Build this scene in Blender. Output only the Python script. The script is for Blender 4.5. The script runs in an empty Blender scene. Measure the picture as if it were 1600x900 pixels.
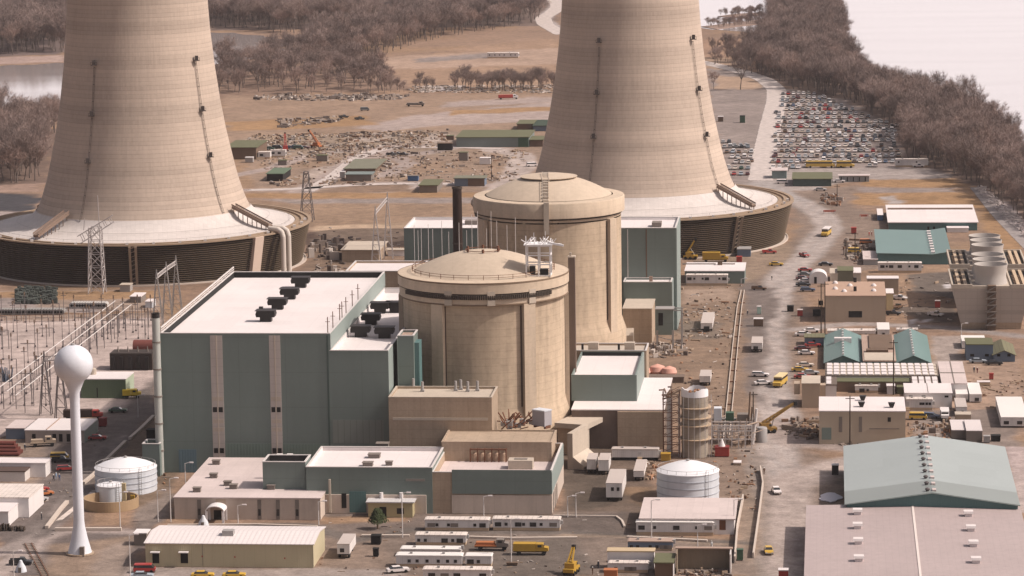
import bpy, math, random
import numpy as np
from mathutils import Vector, Matrix
R = math.radians
random.seed(7)
HAZE_D = 0.00004
SC = bpy.context.scene
COL = SC.collection

# ---------------------------------------------------------------- camera
CAM_H, F_PX, PITCH, ROLL = 175.0, 5200.0, math.atan(801/5200), R(-0.8)
cam_d = bpy.data.cameras.new('camera'); cam = bpy.data.objects.new('camera', cam_d); COL.objects.link(cam)
CM = (Matrix.Rotation(math.pi/2 - PITCH, 3, 'X') @ Matrix.Rotation(ROLL, 3, 'Z'))
cam.location = (0, 0, CAM_H); cam.rotation_euler = CM.to_euler()
cam_d.sensor_width = 36; cam_d.lens = F_PX*36/1600
cam_d.clip_start = 5; cam_d.clip_end = 60000
SC.camera = cam
# ---------------------------------------------------------------- sky, sun, exposure
SUN_EL, SUN_AZ = 47.0, 8.0            # azimuth: degrees from due right (+X) towards the camera
sd = Vector((math.cos(R(SUN_EL))*math.cos(R(SUN_AZ)), -math.cos(R(SUN_EL))*math.sin(R(SUN_AZ)), math.sin(R(SUN_EL))))
W = bpy.data.worlds.new('World'); SC.world = W; W.use_nodes = True
nt = W.node_tree; bg = nt.nodes['Background']
sky = nt.nodes.new('ShaderNodeTexSky'); sky.sky_type = 'NISHITA'; sky.sun_disc = False
sky.sun_elevation = R(SUN_EL); sky.sun_rotation = math.atan2(sd.x, sd.y)
sky.dust_density = 6.0; sky.air_density = 1.0; sky.ozone_density = 1.0; sky.altitude = 100
hs = nt.nodes.new('ShaderNodeHueSaturation'); hs.inputs['Saturation'].default_value = 0.45
tint = nt.nodes.new('ShaderNodeMix'); tint.data_type = 'RGBA'; tint.blend_type = 'MULTIPLY'; tint.inputs[0].default_value = 1.0
tint.inputs[7].default_value = (1.0, 0.93, 0.93, 1)
nt.links.new(sky.outputs[0], hs.inputs['Color']); nt.links.new(hs.outputs[0], tint.inputs[6]); nt.links.new(tint.outputs[2], bg.inputs['Color'])
bg.inputs['Strength'].default_value = 0.105
# white haze glow added low in the far sky only, to whiten the river
wtc = nt.nodes.new('ShaderNodeTexCoord'); wsp = nt.nodes.new('ShaderNodeSeparateXYZ'); nt.links.new(wtc.outputs['Generated'], wsp.inputs[0])
def wmr(src, a, b_, c, d):
    x = nt.nodes.new('ShaderNodeMapRange'); x.interpolation_type = 'SMOOTHSTEP'; nt.links.new(src, x.inputs['Value'])
    for k_, v_ in zip(('From Min','From Max','To Min','To Max'), (a,b_,c,d)): x.inputs[k_].default_value = v_
    return x.outputs[0]
wm1 = nt.nodes.new('ShaderNodeMath'); wm1.operation = 'MULTIPLY'; nt.links.new(wmr(wsp.outputs[2], .10, .34, 1, 0), wm1.inputs[0]); nt.links.new(wmr(wsp.outputs[1], .1, .9, 0, 1), wm1.inputs[1])
bg2 = nt.nodes.new('ShaderNodeBackground'); bg2.inputs['Color'].default_value = (1.0,.90,.92,1)
wm2 = nt.nodes.new('ShaderNodeMath'); wm2.operation = 'MULTIPLY'; wm2.inputs[1].default_value = 1.08; nt.links.new(wm1.outputs[0], wm2.inputs[0]); nt.links.new(wm2.outputs[0], bg2.inputs['Strength'])
ads = nt.nodes.new('ShaderNodeAddShader'); nt.links.new(bg.outputs[0], ads.inputs[0]); nt.links.new(bg2.outputs[0], ads.inputs[1]); nt.links.new(ads.outputs[0], nt.nodes['World Output'].inputs['Surface'])
sl = bpy.data.lights.new('sun', 'SUN'); so = bpy.data.objects.new('sun', sl); COL.objects.link(so)
sl.energy = 4.1; sl.angle = R(1.0); sl.color = (1.0, 0.895, 0.80)
so.rotation_euler = (-sd).to_track_quat('-Z', 'Y').to_euler(); so.location = (300, 600, 500)
SC.view_settings.view_transform = 'Standard'; SC.view_settings.look = 'None'
SC.view_settings.exposure = 0.0; SC.view_settings.gamma = 1.0
SC.render.engine = 'CYCLES'
try:
    SC.cycles.max_bounces = 5; SC.cycles.transparent_max_bounces = 12; SC.cycles.volume_bounces = 0
    SC.cycles.diffuse_bounces = 3; SC.cycles.glossy_bounces = 2
except Exception: pass

# ---------------------------------------------------------------- frames and pixel -> place helpers
A = R(5.5); CA, SA = math.cos(A), math.sin(A)          # the site grid is turned 5.5 degrees
def xy(u, v): return (u*CA + v*SA, -u*SA + v*CA)
def uv(x, y): return (x*CA - y*SA, x*SA + y*CA)
def ray(px, py): return CM @ Vector(((px-800)/F_PX, -(py-450)/F_PX, -1.0))
def G(px, py, z=0.0):
    r = ray(px, py); t = (z - CAM_H)/r.z
    return Vector((r.x*t, r.y*t, z))
def UV(px, py, z=0.0):
    g = G(px, py, z); return uv(g.x, g.y)
def FP(px, py, v):                                      # meets the site plane v = const, gives (u, z)
    r = ray(px, py); ru, rv = uv(r.x, r.y); t = v/rv
    return ru*t, CAM_H + r.z*t
def HT(px, ybase, ytop):
    v = UV(px, ybase)[1]; return FP(px, ytop, v)[1]

# ---------------------------------------------------------------- materials
def s2l(c): return tuple(((x/255)/12.92 if x/255 <= .04045 else ((x/255+.055)/1.055)**2.4) for x in c)
MATS = {}
def mat(name, col, rough=0.8, var=0.12, scale=0.35, streak=0.0, corr=None, bump=0.0, spec=0.3, metal=0.0, lines=None, tile=None):
    """weathered paint, concrete, metal: colour varied by two noises, optional vertical streaks, panel lines and ribs"""
    if name in MATS: return MATS[name]
    m = bpy.data.materials.new(name); m.use_nodes = True; n = m.node_tree; L = n.links
    b = n.nodes['Principled BSDF']; b.inputs['Roughness'].default_value = rough
    b.inputs['Specular IOR Level'].default_value = spec; b.inputs['Metallic'].default_value = metal
    tc = n.nodes.new('ShaderNodeTexCoord')
    def math_(op, a, b_=None, clamp=False):
        x = n.nodes.new('ShaderNodeMath'); x.operation = op; x.use_clamp = clamp
        for i, s in enumerate((a, b_)):
            if s is None: continue
            if isinstance(s, (int, float)): x.inputs[i].default_value = s
            else: L.new(s, x.inputs[i])
        return x.outputs[0]
    def noise(sc, vec=None, detail=4.0, rg=0.6):
        x = n.nodes.new('ShaderNodeTexNoise'); x.inputs['Scale'].default_value = sc; x.inputs['Detail'].default_value = detail
        x.inputs['Roughness'].default_value = rg
        L.new(vec if vec is not None else tc.outputs['Object'], x.inputs['Vector']); return x.outputs['Fac']
    def scaled(sx, sy, sz):
        mp = n.nodes.new('ShaderNodeMapping'); mp.inputs['Scale'].default_value = (sx, sy, sz)
        L.new(tc.outputs['Object'], mp.inputs['Vector']); return mp.outputs[0]
    f = math_('ADD', math_('MULTIPLY', math_('SUBTRACT', noise(scale*0.25), .5), var*2.0),
                     math_('MULTIPLY', math_('SUBTRACT', noise(scale*6), .5), var*1.4))
    if streak:
        f = math_('SUBTRACT', f, math_('MULTIPLY', math_('SUBTRACT', noise(1.0, scaled(.55, .55, 0.06), 3.0, .5), .45, True), streak*2.6))
    if lines:                                           # recessed joints: (spacing across, spacing up, darkness)
        sx, sz, k = lines
        sp = n.nodes.new('ShaderNodeSeparateXYZ'); L.new(tc.outputs['Object'], sp.inputs[0])
        tot = None
        for ax, s in ((0, sx), (1, sx), (2, sz)):
            if not s: continue
            fr = math_('FRACT', math_('DIVIDE', math_('ADD', sp.outputs[ax], 1000.0), s))
            d = math_('LESS_THAN', fr, min(.2, 0.16/s))
            tot = d if tot is None else math_('MAXIMUM', tot, d)
        f = math_('SUBTRACT', f, math_('MULTIPLY', tot, k))
    if tile:                                            # whole panels of slightly different tone: (width, height, amount)
        sx, sz, k = tile
        sp2 = n.nodes.new('ShaderNodeVectorMath'); sp2.operation = 'DIVIDE'; L.new(tc.outputs['Object'], sp2.inputs[0]); sp2.inputs[1].default_value = (sx, sx, sz)
        fl = n.nodes.new('ShaderNodeVectorMath'); fl.operation = 'FLOOR'; L.new(sp2.outputs[0], fl.inputs[0])
        wn = n.nodes.new('ShaderNodeTexWhiteNoise'); L.new(fl.outputs[0], wn.inputs['Vector'])
        f = math_('ADD', f, math_('MULTIPLY', math_('SUBTRACT', wn.outputs['Value'], .5), k))
    fac = math_('ADD', f, 1.0)
    vm = n.nodes.new('ShaderNodeVectorMath'); vm.operation = 'SCALE'
    vm.inputs[0].default_value = col[:3]; L.new(fac, vm.inputs['Scale']); L.new(vm.outputs[0], b.inputs['Base Color'])
    h = None
    if corr:
        sp = n.nodes.new('ShaderNodeSeparateXYZ'); L.new(tc.outputs['Object'], sp.inputs[0])
        ax, s = corr
        h = math_('MULTIPLY', math_('SINE', math_('MULTIPLY', sp.outputs['XYZ'.index(ax)], 2*math.pi/s)), 0.5)
    if bump or corr:
        bp = n.nodes.new('ShaderNodeBump'); bp.inputs['Distance'].default_value = 0.15; bp.inputs['Strength'].default_value = bump or 0.12
        if h is None: h = noise(scale*8)
        L.new(h, bp.inputs['Height']); L.new(bp.outputs[0], b.inputs['Normal'])
    MATS[name] = m; return m

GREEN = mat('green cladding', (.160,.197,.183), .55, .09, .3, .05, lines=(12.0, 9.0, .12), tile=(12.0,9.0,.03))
GREEN_LIT = mat('green cladding sunlit side', (.25,.295,.28), .55, .05, .3, .03, corr=('Y', 0.6))  # lighter copy of the green for right-hand walls, sunlight put into the colour
LOUV = mat('grey louvre cladding', (.20,.22,.20), .6, .06, .5, .05, lines=(1.6, 0, .25))
STRIP = mat('pale translucent strip', (.46,.41,.38), .4, .10, .6, .15, lines=(0, 2.2, .12))
ROOFW = mat('white roof', (.67,.61,.60), .8, .09, .22, lines=(7.5,0,.07), tile=(7.5,60,.06), streak=.03)
ROOFP = mat('pinkish roof', (.54,.455,.435), .8, .17, .25, tile=(6, 5, .10), lines=(6,0,.08))
ROOFB = mat('brown gravel roof', (.36,.26,.21), .9, .12, .5)
ROOFD = mat('dark tar', (.012,.012,.012), .8, .2, .5)
CONC = mat('concrete', (.40,.305,.225), .85, .24, .25, .16, lines=(3.0, 2.4, .10), bump=.2)
CONCL = mat('pale concrete', (.47,.40,.33), .85, .2, .3, .10)
CONCD = mat('stained concrete', (.17,.125,.10), .85, .2, .4, .2)
CREAM = mat('cream wall', (.48,.42,.35), .7, .07, .4, .08, corr=('X', 0.9))
WHITE = mat('white wall', (.70,.66,.65), .6, .08, .4, .08)
WHITEB = mat('bluish white paint', (.60,.62,.66), .5, .10, .3, .16, tile=(3.0,1.6,.05))
TRAILW = mat('trailer siding', (.66,.62,.60), .55, .13, .5, .22, corr=('X', 0.5))
TRAILR = mat('ribbed trailer roof', (.66,.58,.53), .6, .10, .6, tile=(1.2, 9, .16), lines=(1.2, 0, .25))
BEIGE = mat('beige siding', (.47,.41,.275), .7, .05, .4, .06, lines=(2.4, 0, .06), corr=('X', .5))
TAN = mat('tan wall', (.40,.31,.235), .8, .07, .3, .06)
TEAL = mat('teal roof', (.135,.215,.205), .45, .08, .3, .04, corr=('Y', 0.9), tile=(60, 60, .0))
TEALP = mat('pale teal roof', (.32,.355,.35), .45, .09, .2, corr=('Y', 1.2), lines=(0,0,0), tile=(9.0, 30, .06))
TEALW = mat('teal wall', (.09,.17,.17), .6, .07, .4, .05, corr=('X', 0.6))
OLIVE = mat('olive shingle', (.12,.12,.065), .85, .14, .8)
SHINGLE = mat('weathered shingle', (.17,.165,.12), .85, .16, .8)
BLUEW = mat('blue-grey siding', (.13,.165,.22), .7, .08, .5)
GREYW = mat('grey timber', (.20,.17,.15), .85, .15, .7, .1)
BROWNW = mat('brown timber', (.15,.10,.07), .85, .18, .7, .1)
GLASS = mat('dark glass', (.018,.018,.02), .15, .1, .5, spec=.6)
DARK = mat('dark opening', (.012,.011,.010), .8, .2, .6)
BLACKM = mat('black ventilator metal', (.018,.016,.015), .5, .2, 1.0)
STEEL = mat('galvanised steel', (.33,.31,.30), .5, .12, .6)
STEELL = mat('pale steel', (.60,.56,.54), .5, .08, .6)
RUST = mat('rusty steel', (.16,.07,.04), .8, .25, .8)
RED = mat('red paint', (.36,.05,.04), .6, .25, .6)
REDD = mat('dark red paint', (.20,.03,.028), .6, .2, .6)
ORANGE = mat('orange paint', (.42,.15,.06), .55, .15, .6)
YELLOW = mat('yellow paint', (.42,.25,.035), .6, .28, .6)
BUSY = mat('school bus yellow', (.55,.36,.08), .55, .18, .6)
BLUE = mat('blue paint', (.05,.11,.22), .5, .12, .6)
LBLUE = mat('light blue paint', (.25,.36,.45), .5, .12, .6)
GRNP = mat('dark green paint', (.05,.10,.065), .6, .12, .6)
PINK = mat('pink wrap', (.62,.33,.26), .7, .12, .6)
TYRE = mat('tyre rubber', (.015,.015,.015), .9, .2, 1)
WOOD = mat('pale timber', (.48,.36,.25), .8, .2, .9)
POLEM = mat('dark pole timber', (.05,.035,.025), .9, .2, .9)
SKIN = mat('skin', (.40,.24,.17), .6, .05, 5)
CLOTH_D = mat('dark work clothes', (.03,.035,.05), .9, .1, 5)
CLOTH_B = mat('blue work clothes', (.06,.09,.18), .9, .1, 5)
CLOTH_W = mat('white helmet', (.75,.75,.72), .5, .05, 5)
KERB = mat('kerb concrete', (.52,.44,.38), .85, .12, .6)

# ---------------------------------------------------------------- mesh helpers
class MB:
    def __init__(s): s.v = []; s.f = []; s.m = []
    def add(s, vs, fs, mi=0):
        o = len(s.v); s.v += [tuple(p) for p in vs]; s.f += [tuple(i+o for i in f) for f in fs]; s.m += [mi]*len(fs); return s
    def box(s, x0, x1, y0, y1, z0, z1, mi=0):
        return s.add([(x0,y0,z0),(x1,y0,z0),(x1,y1,z0),(x0,y1,z0),(x0,y0,z1),(x1,y0,z1),(x1,y1,z1),(x0,y1,z1)],
                     [(0,3,2,1),(4,5,6,7),(0,1,5,4),(1,2,6,5),(2,3,7,6),(3,0,4,7)], mi)
    def hexa(s, p, mi=0):                                # eight corners: four below, four above
        return s.add(p, [(0,3,2,1),(4,5,6,7),(0,1,5,4),(1,2,6,5),(2,3,7,6),(3,0,4,7)], mi)
    def prism(s, pts, z0, z1, mi=0):
        n = len(pts); vs = [(p[0],p[1],z0) for p in pts] + [(p[0],p[1],z1) for p in pts]
        return s.add(vs, [tuple(range(n))[::-1], tuple(range(n,2*n))] + [(i,(i+1)%n,(i+1)%n+n,i+n) for i in range(n)], mi)
    def prof(s, pts, y0, y1, mi=0):                      # profile in x,z pushed along y
        n = len(pts); vs = [(p[0],y0,p[1]) for p in pts] + [(p[0],y1,p[1]) for p in pts]
        return s.add(vs, [tuple(range(n)), tuple(range(n,2*n))[::-1]] + [(i,i+n,(i+1)%n+n,(i+1)%n) for i in range(n)], mi)
    def profx(s, pts, x0, x1, mi=0):                     # profile in y,z pushed along x
        n = len(pts); vs = [(x0,p[0],p[1]) for p in pts] + [(x1,p[0],p[1]) for p in pts]
        return s.add(vs, [tuple(range(n)), tuple(range(n,2*n))[::-1]] + [(i,i+n,(i+1)%n+n,(i+1)%n) for i in range(n)], mi)
    def tube(s, p, q, r0, r1=None, n=6, mi=0, cap=True):
        p = Vector(p); q = Vector(q); r1 = r0 if r1 is None else r1
        d = q-p
        if d.length < 1e-6: return s
        d.normalize(); a = d.orthogonal().normalized(); b = d.cross(a)
        vs = []
        for c, r in ((p,r0),(q,r1)):
            for i in range(n):
                t = 2*math.pi*i/n; vs.append(c + a*(r*math.cos(t)) + b*(r*math.sin(t)))
        fs = [(i,(i+1)%n,(i+1)%n+n,i+n) for i in range(n)]
        if cap: fs += [tuple(range(n))[::-1], tuple(range(n,2*n))]
        return s.add(vs, fs, mi)
    def path(s, pts, r, n=6, mi=0):
        for a, b in zip(pts, pts[1:]): s.tube(a, b, r, r, n, mi)
        return s
    def beam(s, p, q, w, h=None, mi=0):                  # square bar
        p = Vector(p); q = Vector(q); h = h or w; d = q-p
        if d.length < 1e-6: return s
        d.normalize(); up = Vector((0,0,1)) if abs(d.z) < .95 else Vector((0,1,0))
        a = d.cross(up).normalized()*(w/2); b = a.cross(d).normalized()*(h/2)
        vs = [p-a-b,p+a-b,p+a+b,p-a+b,q-a-b,q+a-b,q+a+b,q-a+b]
        return s.add(vs, [(0,1,2,3),(7,6,5,4),(0,4,5,1),(1,5,6,2),(2,6,7,3),(3,7,4,0)], mi)
    def lathe(s, prof, n=48, c=(0,0), mi=0, a0=0, a1=None, cap_top=False):
        full = a1 is None; a1 = 2*math.pi if full else a1
        k = n if full else n+1; vs = []
        for r, z in prof:
            for i in range(k):
                t = a0 + (a1-a0)*i/n; vs.append((c[0]+r*math.sin(t), c[1]-r*math.cos(t), z))
        fs = []
        for j in range(len(prof)-1):
            for i in range(n):
                i2 = (i+1) % k
                fs.append((j*k+i, j*k+i2, (j+1)*k+i2, (j+1)*k+i))
        if cap_top: fs.append(tuple((len(prof)-1)*k+i for i in range(k)))
        return s.add(vs, fs, mi)
    def build(s, name, mats, parent=None, smooth=False, loc=None):
        me = bpy.data.meshes.new(name); me.from_pydata(s.v, [], s.f)
        mats = mats if isinstance(mats, (list, tuple)) else [mats]
        for m in mats: me.materials.append(m)
        if len(mats) > 1: me.polygons.foreach_set('material_index', s.m)
        if smooth:
            me.polygons.foreach_set('use_smooth', [True]*len(me.polygons))
            me.set_sharp_from_angle(angle=R(35))
        me.update()
        o = bpy.data.objects.new(name, me); COL.objects.link(o)
        if parent is not None: o.parent = parent
        if loc is not None: o.location = loc
        return o
def box_(*a): return MB().box(*a)

def tag(o, label, cat, group=None, kind=None):
    if label: o['label'] = label
    if cat: o['category'] = cat
    if group: o['group'] = group
    if kind: o['kind'] = kind
    return o
def thing(name, label, cat, u, v, z=0.0, rot=0.0, group=None):
    o = bpy.data.objects.new(name, None); COL.objects.link(o); o.empty_display_size = 1
    x, y = xy(u, v); o.location = (x, y, z); o.rotation_euler = (0, 0, -A + rot)
    return tag(o, label, cat, group)
KIDS = {}
def copy_tree(o, parent=None):
    c = o.copy(); COL.objects.link(c)
    if parent is not None: c.parent = parent
    if o.name not in KIDS: KIDS[o.name] = list(o.children)
    for ch in KIDS[o.name]: copy_tree(ch, c)
    return c
def place(o, px, py, rot=None, label=None, z=0.0, group=None):
    g = G(px, py, z); o.location = (g.x, g.y, z)
    if rot is not None: o.rotation_euler = (0, 0, rot)
    if label: o['label'] = label
    if group: o['group'] = group
    return o
def structure(o): o['kind'] = 'structure'; return o

class B:
    """one building: remembers its front plane so facade features can be set out on it"""
    def __init__(s, root, u0, v0, w, d, h): s.root, s.u0, s.v0, s.w, s.d, s.h = root, u0, v0, w, d, h
    def f(s, px, py):
        u, z = FP(px, py, s.v0); return u - s.u0, z
    def r(s, px, py, z=None):
        u, v = UV(px, py, s.h if z is None else z); return u - s.u0, v - s.v0
    def panel(s, name, m, x0, y0, x1, y1, proud=.06, parent=None, thick=.12):
        a, z1 = s.f(x0, y0); b, z0 = s.f(x1, y1)
        z0 = max(z0, 0.02)
        return box_(a, b, -proud, -proud+thick, z0, z1).build(name, m, parent or s.root)

def bldg(name, label, cat, fl, fr, back, base=None, h=None, wall=WHITE, roof=ROOFW, parapet=0.0, inner=None, group=None, over=.15, z0=0.0, coping=None):
    if h is None: h = HT(fl[0], base, fl[1])
    u0, v0 = UV(fl[0], fl[1], h); u1, _ = UV(fr[0], fr[1], h); d = UV(fl[0], back, h)[1] - v0
    return bldg_uv(name, label, cat, u0, v0, u1-u0, d, h, wall, roof, parapet, inner, group, over, z0, coping)
def bldg_v(name, label, cat, v0, x0, x1, ytop, depth, wall=WHITE, roof=ROOFW, parapet=0.0, inner=None, group=None, over=.15, z0=0.0, coping=None):
    u0, h = FP(x0, ytop, v0); u1, _ = FP(x1, ytop, v0)
    return bldg_uv(name, label, cat, u0, v0, u1-u0, depth, h, wall, roof, parapet, inner, group, over, z0, coping)
def bldg_uv(name, label, cat, u0, v0, w, d, h, wall, roof, parapet=0, inner=None, group=None, over=.15, z0=0.0, coping=None):
    root = thing(name, label, cat, u0, v0, 0, 0, group)
    rz = h - parapet
    if parapet:
        t = .35; mb = MB().box(0, w, 0, d, z0, rz-.05)
        mb.build('wall', wall, root)
        pb = MB()
        for a in ((0,w,0,t),(0,w,d-t,d),(0,t,t,d-t),(w-t,w,t,d-t)): pb.box(a[0],a[1],a[2],a[3], rz-.05, h)
        for (x0,x1,y0,y1) in ((t,w-t,d-t-.06,d-t-.003),(t,w-t,t+.003,t+.06),(t+.003,t+.06,t+.07,d-t-.07),(w-t-.06,w-t-.003,t+.07,d-t-.07)):
            pb.box(x0,x1,y0,y1, rz+.02, h-.05, 1)
        pb.build('parapet', [wall, inner or wall], root)
        cb = MB()
        for a in ((-.08,w+.08,-.08,t+.05),(-.08,w+.08,d-t-.05,d+.08),(-.08,t+.05,t+.05,d-t-.05),(w-t-.05,w+.08,t+.05,d-t-.05)): cb.box(*a, h+.003, h+.18)
        cb.build('coping', coping or STEELL, root)
        MB().box(t, w-t, t, d-t, rz-.045, rz+.015).build('roof', roof, root)
    else:
        MB().box(0, w, 0, d, z0, h-.02).build('wall', wall, root)
        MB().box(-over, w+over, -over, d+over, h-.015, h+.25).build('roof', roof, root)
    return B(root, u0, v0, w, d, h)
def gable(name, label, cat, u0, v0, w, d, eave, rise, along='Y', wall=WHITE, roof=ROOFW, over=.4, group=None, th=.18, rot=0.0):
    """pitched-roof building; ridge runs along local X or Y"""
    root = thing(name, label, cat, u0, v0, 0, rot, group)
    if along == 'Y':
        MB().prof([(0,0),(w,0),(w,eave),(w/2,eave+rise),(0,eave)], 0, d).build('wall', wall, root)
        k = rise/(w/2); o = over
        MB().prof([(-o,eave-k*o+.02),(w/2,eave+rise+.02),(w+o,eave-k*o+.02),(w+o,eave-k*o+th),(w/2,eave+rise+th+.02),(-o,eave-k*o+th)], -o, d+o).build('roof', roof, root)
    else:
        MB().profx([(0,0),(d,0),(d,eave),(d/2,eave+rise),(0,eave)], 0, w).build('wall', wall, root)
        k = rise/(d/2); o = over
        MB().profx([(-o,eave-k*o+.02),(d/2,eave+rise+.02),(d+o,eave-k*o+.02),(d+o,eave-k*o+th),(d/2,eave+rise+th+.02),(-o,eave-k*o+th)], -o, w+o).build('roof', roof, root)
    return B(root, u0, v0, w, d, eave)
# ================================================================ natural draught cooling towers
def tower_mat():
    m = bpy.data.materials.new('cooling tower concrete'); m.use_nodes = True; n = m.node_tree; L = n.links
    b = n.nodes['Principled BSDF']; b.inputs['Roughness'].default_value = .9; b.inputs['Specular IOR Level'].default_value = .2
    tc = n.nodes.new('ShaderNodeTexCoord')
    def N(t, **k):
        x = n.nodes.new(t)
        for a, v in k.items(): setattr(x, a, v)
        return x
    def mth(op, a, b_=None, c=None):
        x = N('ShaderNodeMath', operation=op)
        for i, s in enumerate((a, b_, c)):
            if s is None: continue
            if isinstance(s, (int, float)): x.inputs[i].default_value = s
            else: L.new(s, x.inputs[i])
        return x.outputs[0]
    sp = N('ShaderNodeSeparateXYZ'); L.new(tc.outputs['Object'], sp.inputs[0])
    z = sp.outputs[2]
    oi = N('ShaderNodeObjectInfo')
    off = mth('MULTIPLY', oi.outputs['Random'], 300.0)
    # every pour (lift) has its own tone; some seams run all the way round
    lift = mth('FLOOR', mth('DIVIDE', mth('ADD', z, off), 1.5))
    w1 = N('ShaderNodeTexWhiteNoise', noise_dimensions='1D'); L.new(lift, w1.inputs['W'])
    big = N('ShaderNodeTexNoise', noise_dimensions='1D'); big.inputs['Scale'].default_value = .09; big.inputs['Detail'].default_value = 4; L.new(mth('ADD', z, off), big.inputs['W'])
    seam = mth('LESS_THAN', mth('FRACT', mth('DIVIDE', mth('ADD', z, off), 1.5)), .16)
    ang = mth('ARCTAN2', sp.outputs[0], sp.outputs[1])
    cmb = N('ShaderNodeCombineXYZ'); L.new(mth('MULTIPLY', ang, 26.0), cmb.inputs[0]); L.new(mth('MULTIPLY', z, .06), cmb.inputs[1]); 
    st = N('ShaderNodeTexNoise'); st.inputs['Scale'].default_value = 1.0; st.inputs['Detail'].default_value = 5; L.new(cmb.outputs[0], st.inputs['Vector'])
    bl = N('ShaderNodeTexNoise'); bl.inputs['Scale'].default_value = .055; bl.inputs['Detail'].default_value = 6; L.new(tc.outputs['Object'], bl.inputs['Vector'])
    cmb2 = N('ShaderNodeCombineXYZ'); L.new(mth('FLOOR', mth('MULTIPLY', ang, 40.0)), cmb2.inputs[0]); L.new(lift, cmb2.inputs[1])
    w2 = N('ShaderNodeTexWhiteNoise', noise_dimensions='2D'); L.new(cmb2.outputs[0], w2.inputs['Vector'])
    f = mth('MULTIPLY', mth('SUBTRACT', w1.outputs['Value'], .5), .13)
    f = mth('ADD', f, mth('MULTIPLY', mth('SUBTRACT', big.outputs['Fac'], .5), .50))
    f = mth('ADD', f, mth('MULTIPLY', mth('SUBTRACT', st.outputs['Fac'], .5), .16))
    f = mth('ADD', f, mth('MULTIPLY', mth('SUBTRACT', bl.outputs['Fac'], .5), .30))
    f = mth('ADD', f, mth('MULTIPLY', mth('SUBTRACT', w2.outputs['Value'], .5), .07))
    f = mth('SUBTRACT', f, mth('MULTIPLY', seam, .12))
    vm = N('ShaderNodeVectorMath', operation='SCALE'); vm.inputs[0].default_value = (.465,.375,.31); L.new(mth('ADD', f, 1.0), vm.inputs['Scale'])
    L.new(vm.outputs[0], b.inputs['Base Color'])
    bp = N('ShaderNodeBump'); bp.inputs['Strength'].default_value = .35; bp.inputs['Distance'].default_value = .2
    L.new(mth('SUBTRACT', st.outputs['Fac'], seam), bp.inputs['Height']); L.new(bp.outputs[0], b.inputs['Normal'])
    return m
TOWER = tower_mat()
FILL = mat('white fill deck', (.54,.49,.465), .75, .12, .3, lines=(1.6,0,.07), tile=(1.6, 50, .08))
LOUVM = mat('louvre slat', (.105,.073,.046), .8, .25, .3, .1)
LOUVD = mat('louvre shadow', (.010,.006,.004), .9, .2, .4)
DECK = mat('weathered walkway', (.30,.22,.155), .85, .2, .5)
PROF = [(39.5,19),(38,22),(36.6,25.6),(35.2,30),(33.9,35),(32.8,40),(30.9,48.8),(29,60),(27.4,72),(26.2,84),(25.5,95),(25.6,103),(26.3,113)]
def prof_r(z):
    for (r0,z0),(r1,z1) in zip(PROF, PROF[1:]):
        if z <= z1: return r0+(r1-r0)*(z-z0)/(z1-z0)
    return PROF[-1][0]
def polar(r, deg, z): t = R(deg); return (r*math.sin(t), -r*math.cos(t), z)     # 0 faces the viewer, + to the right
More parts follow.
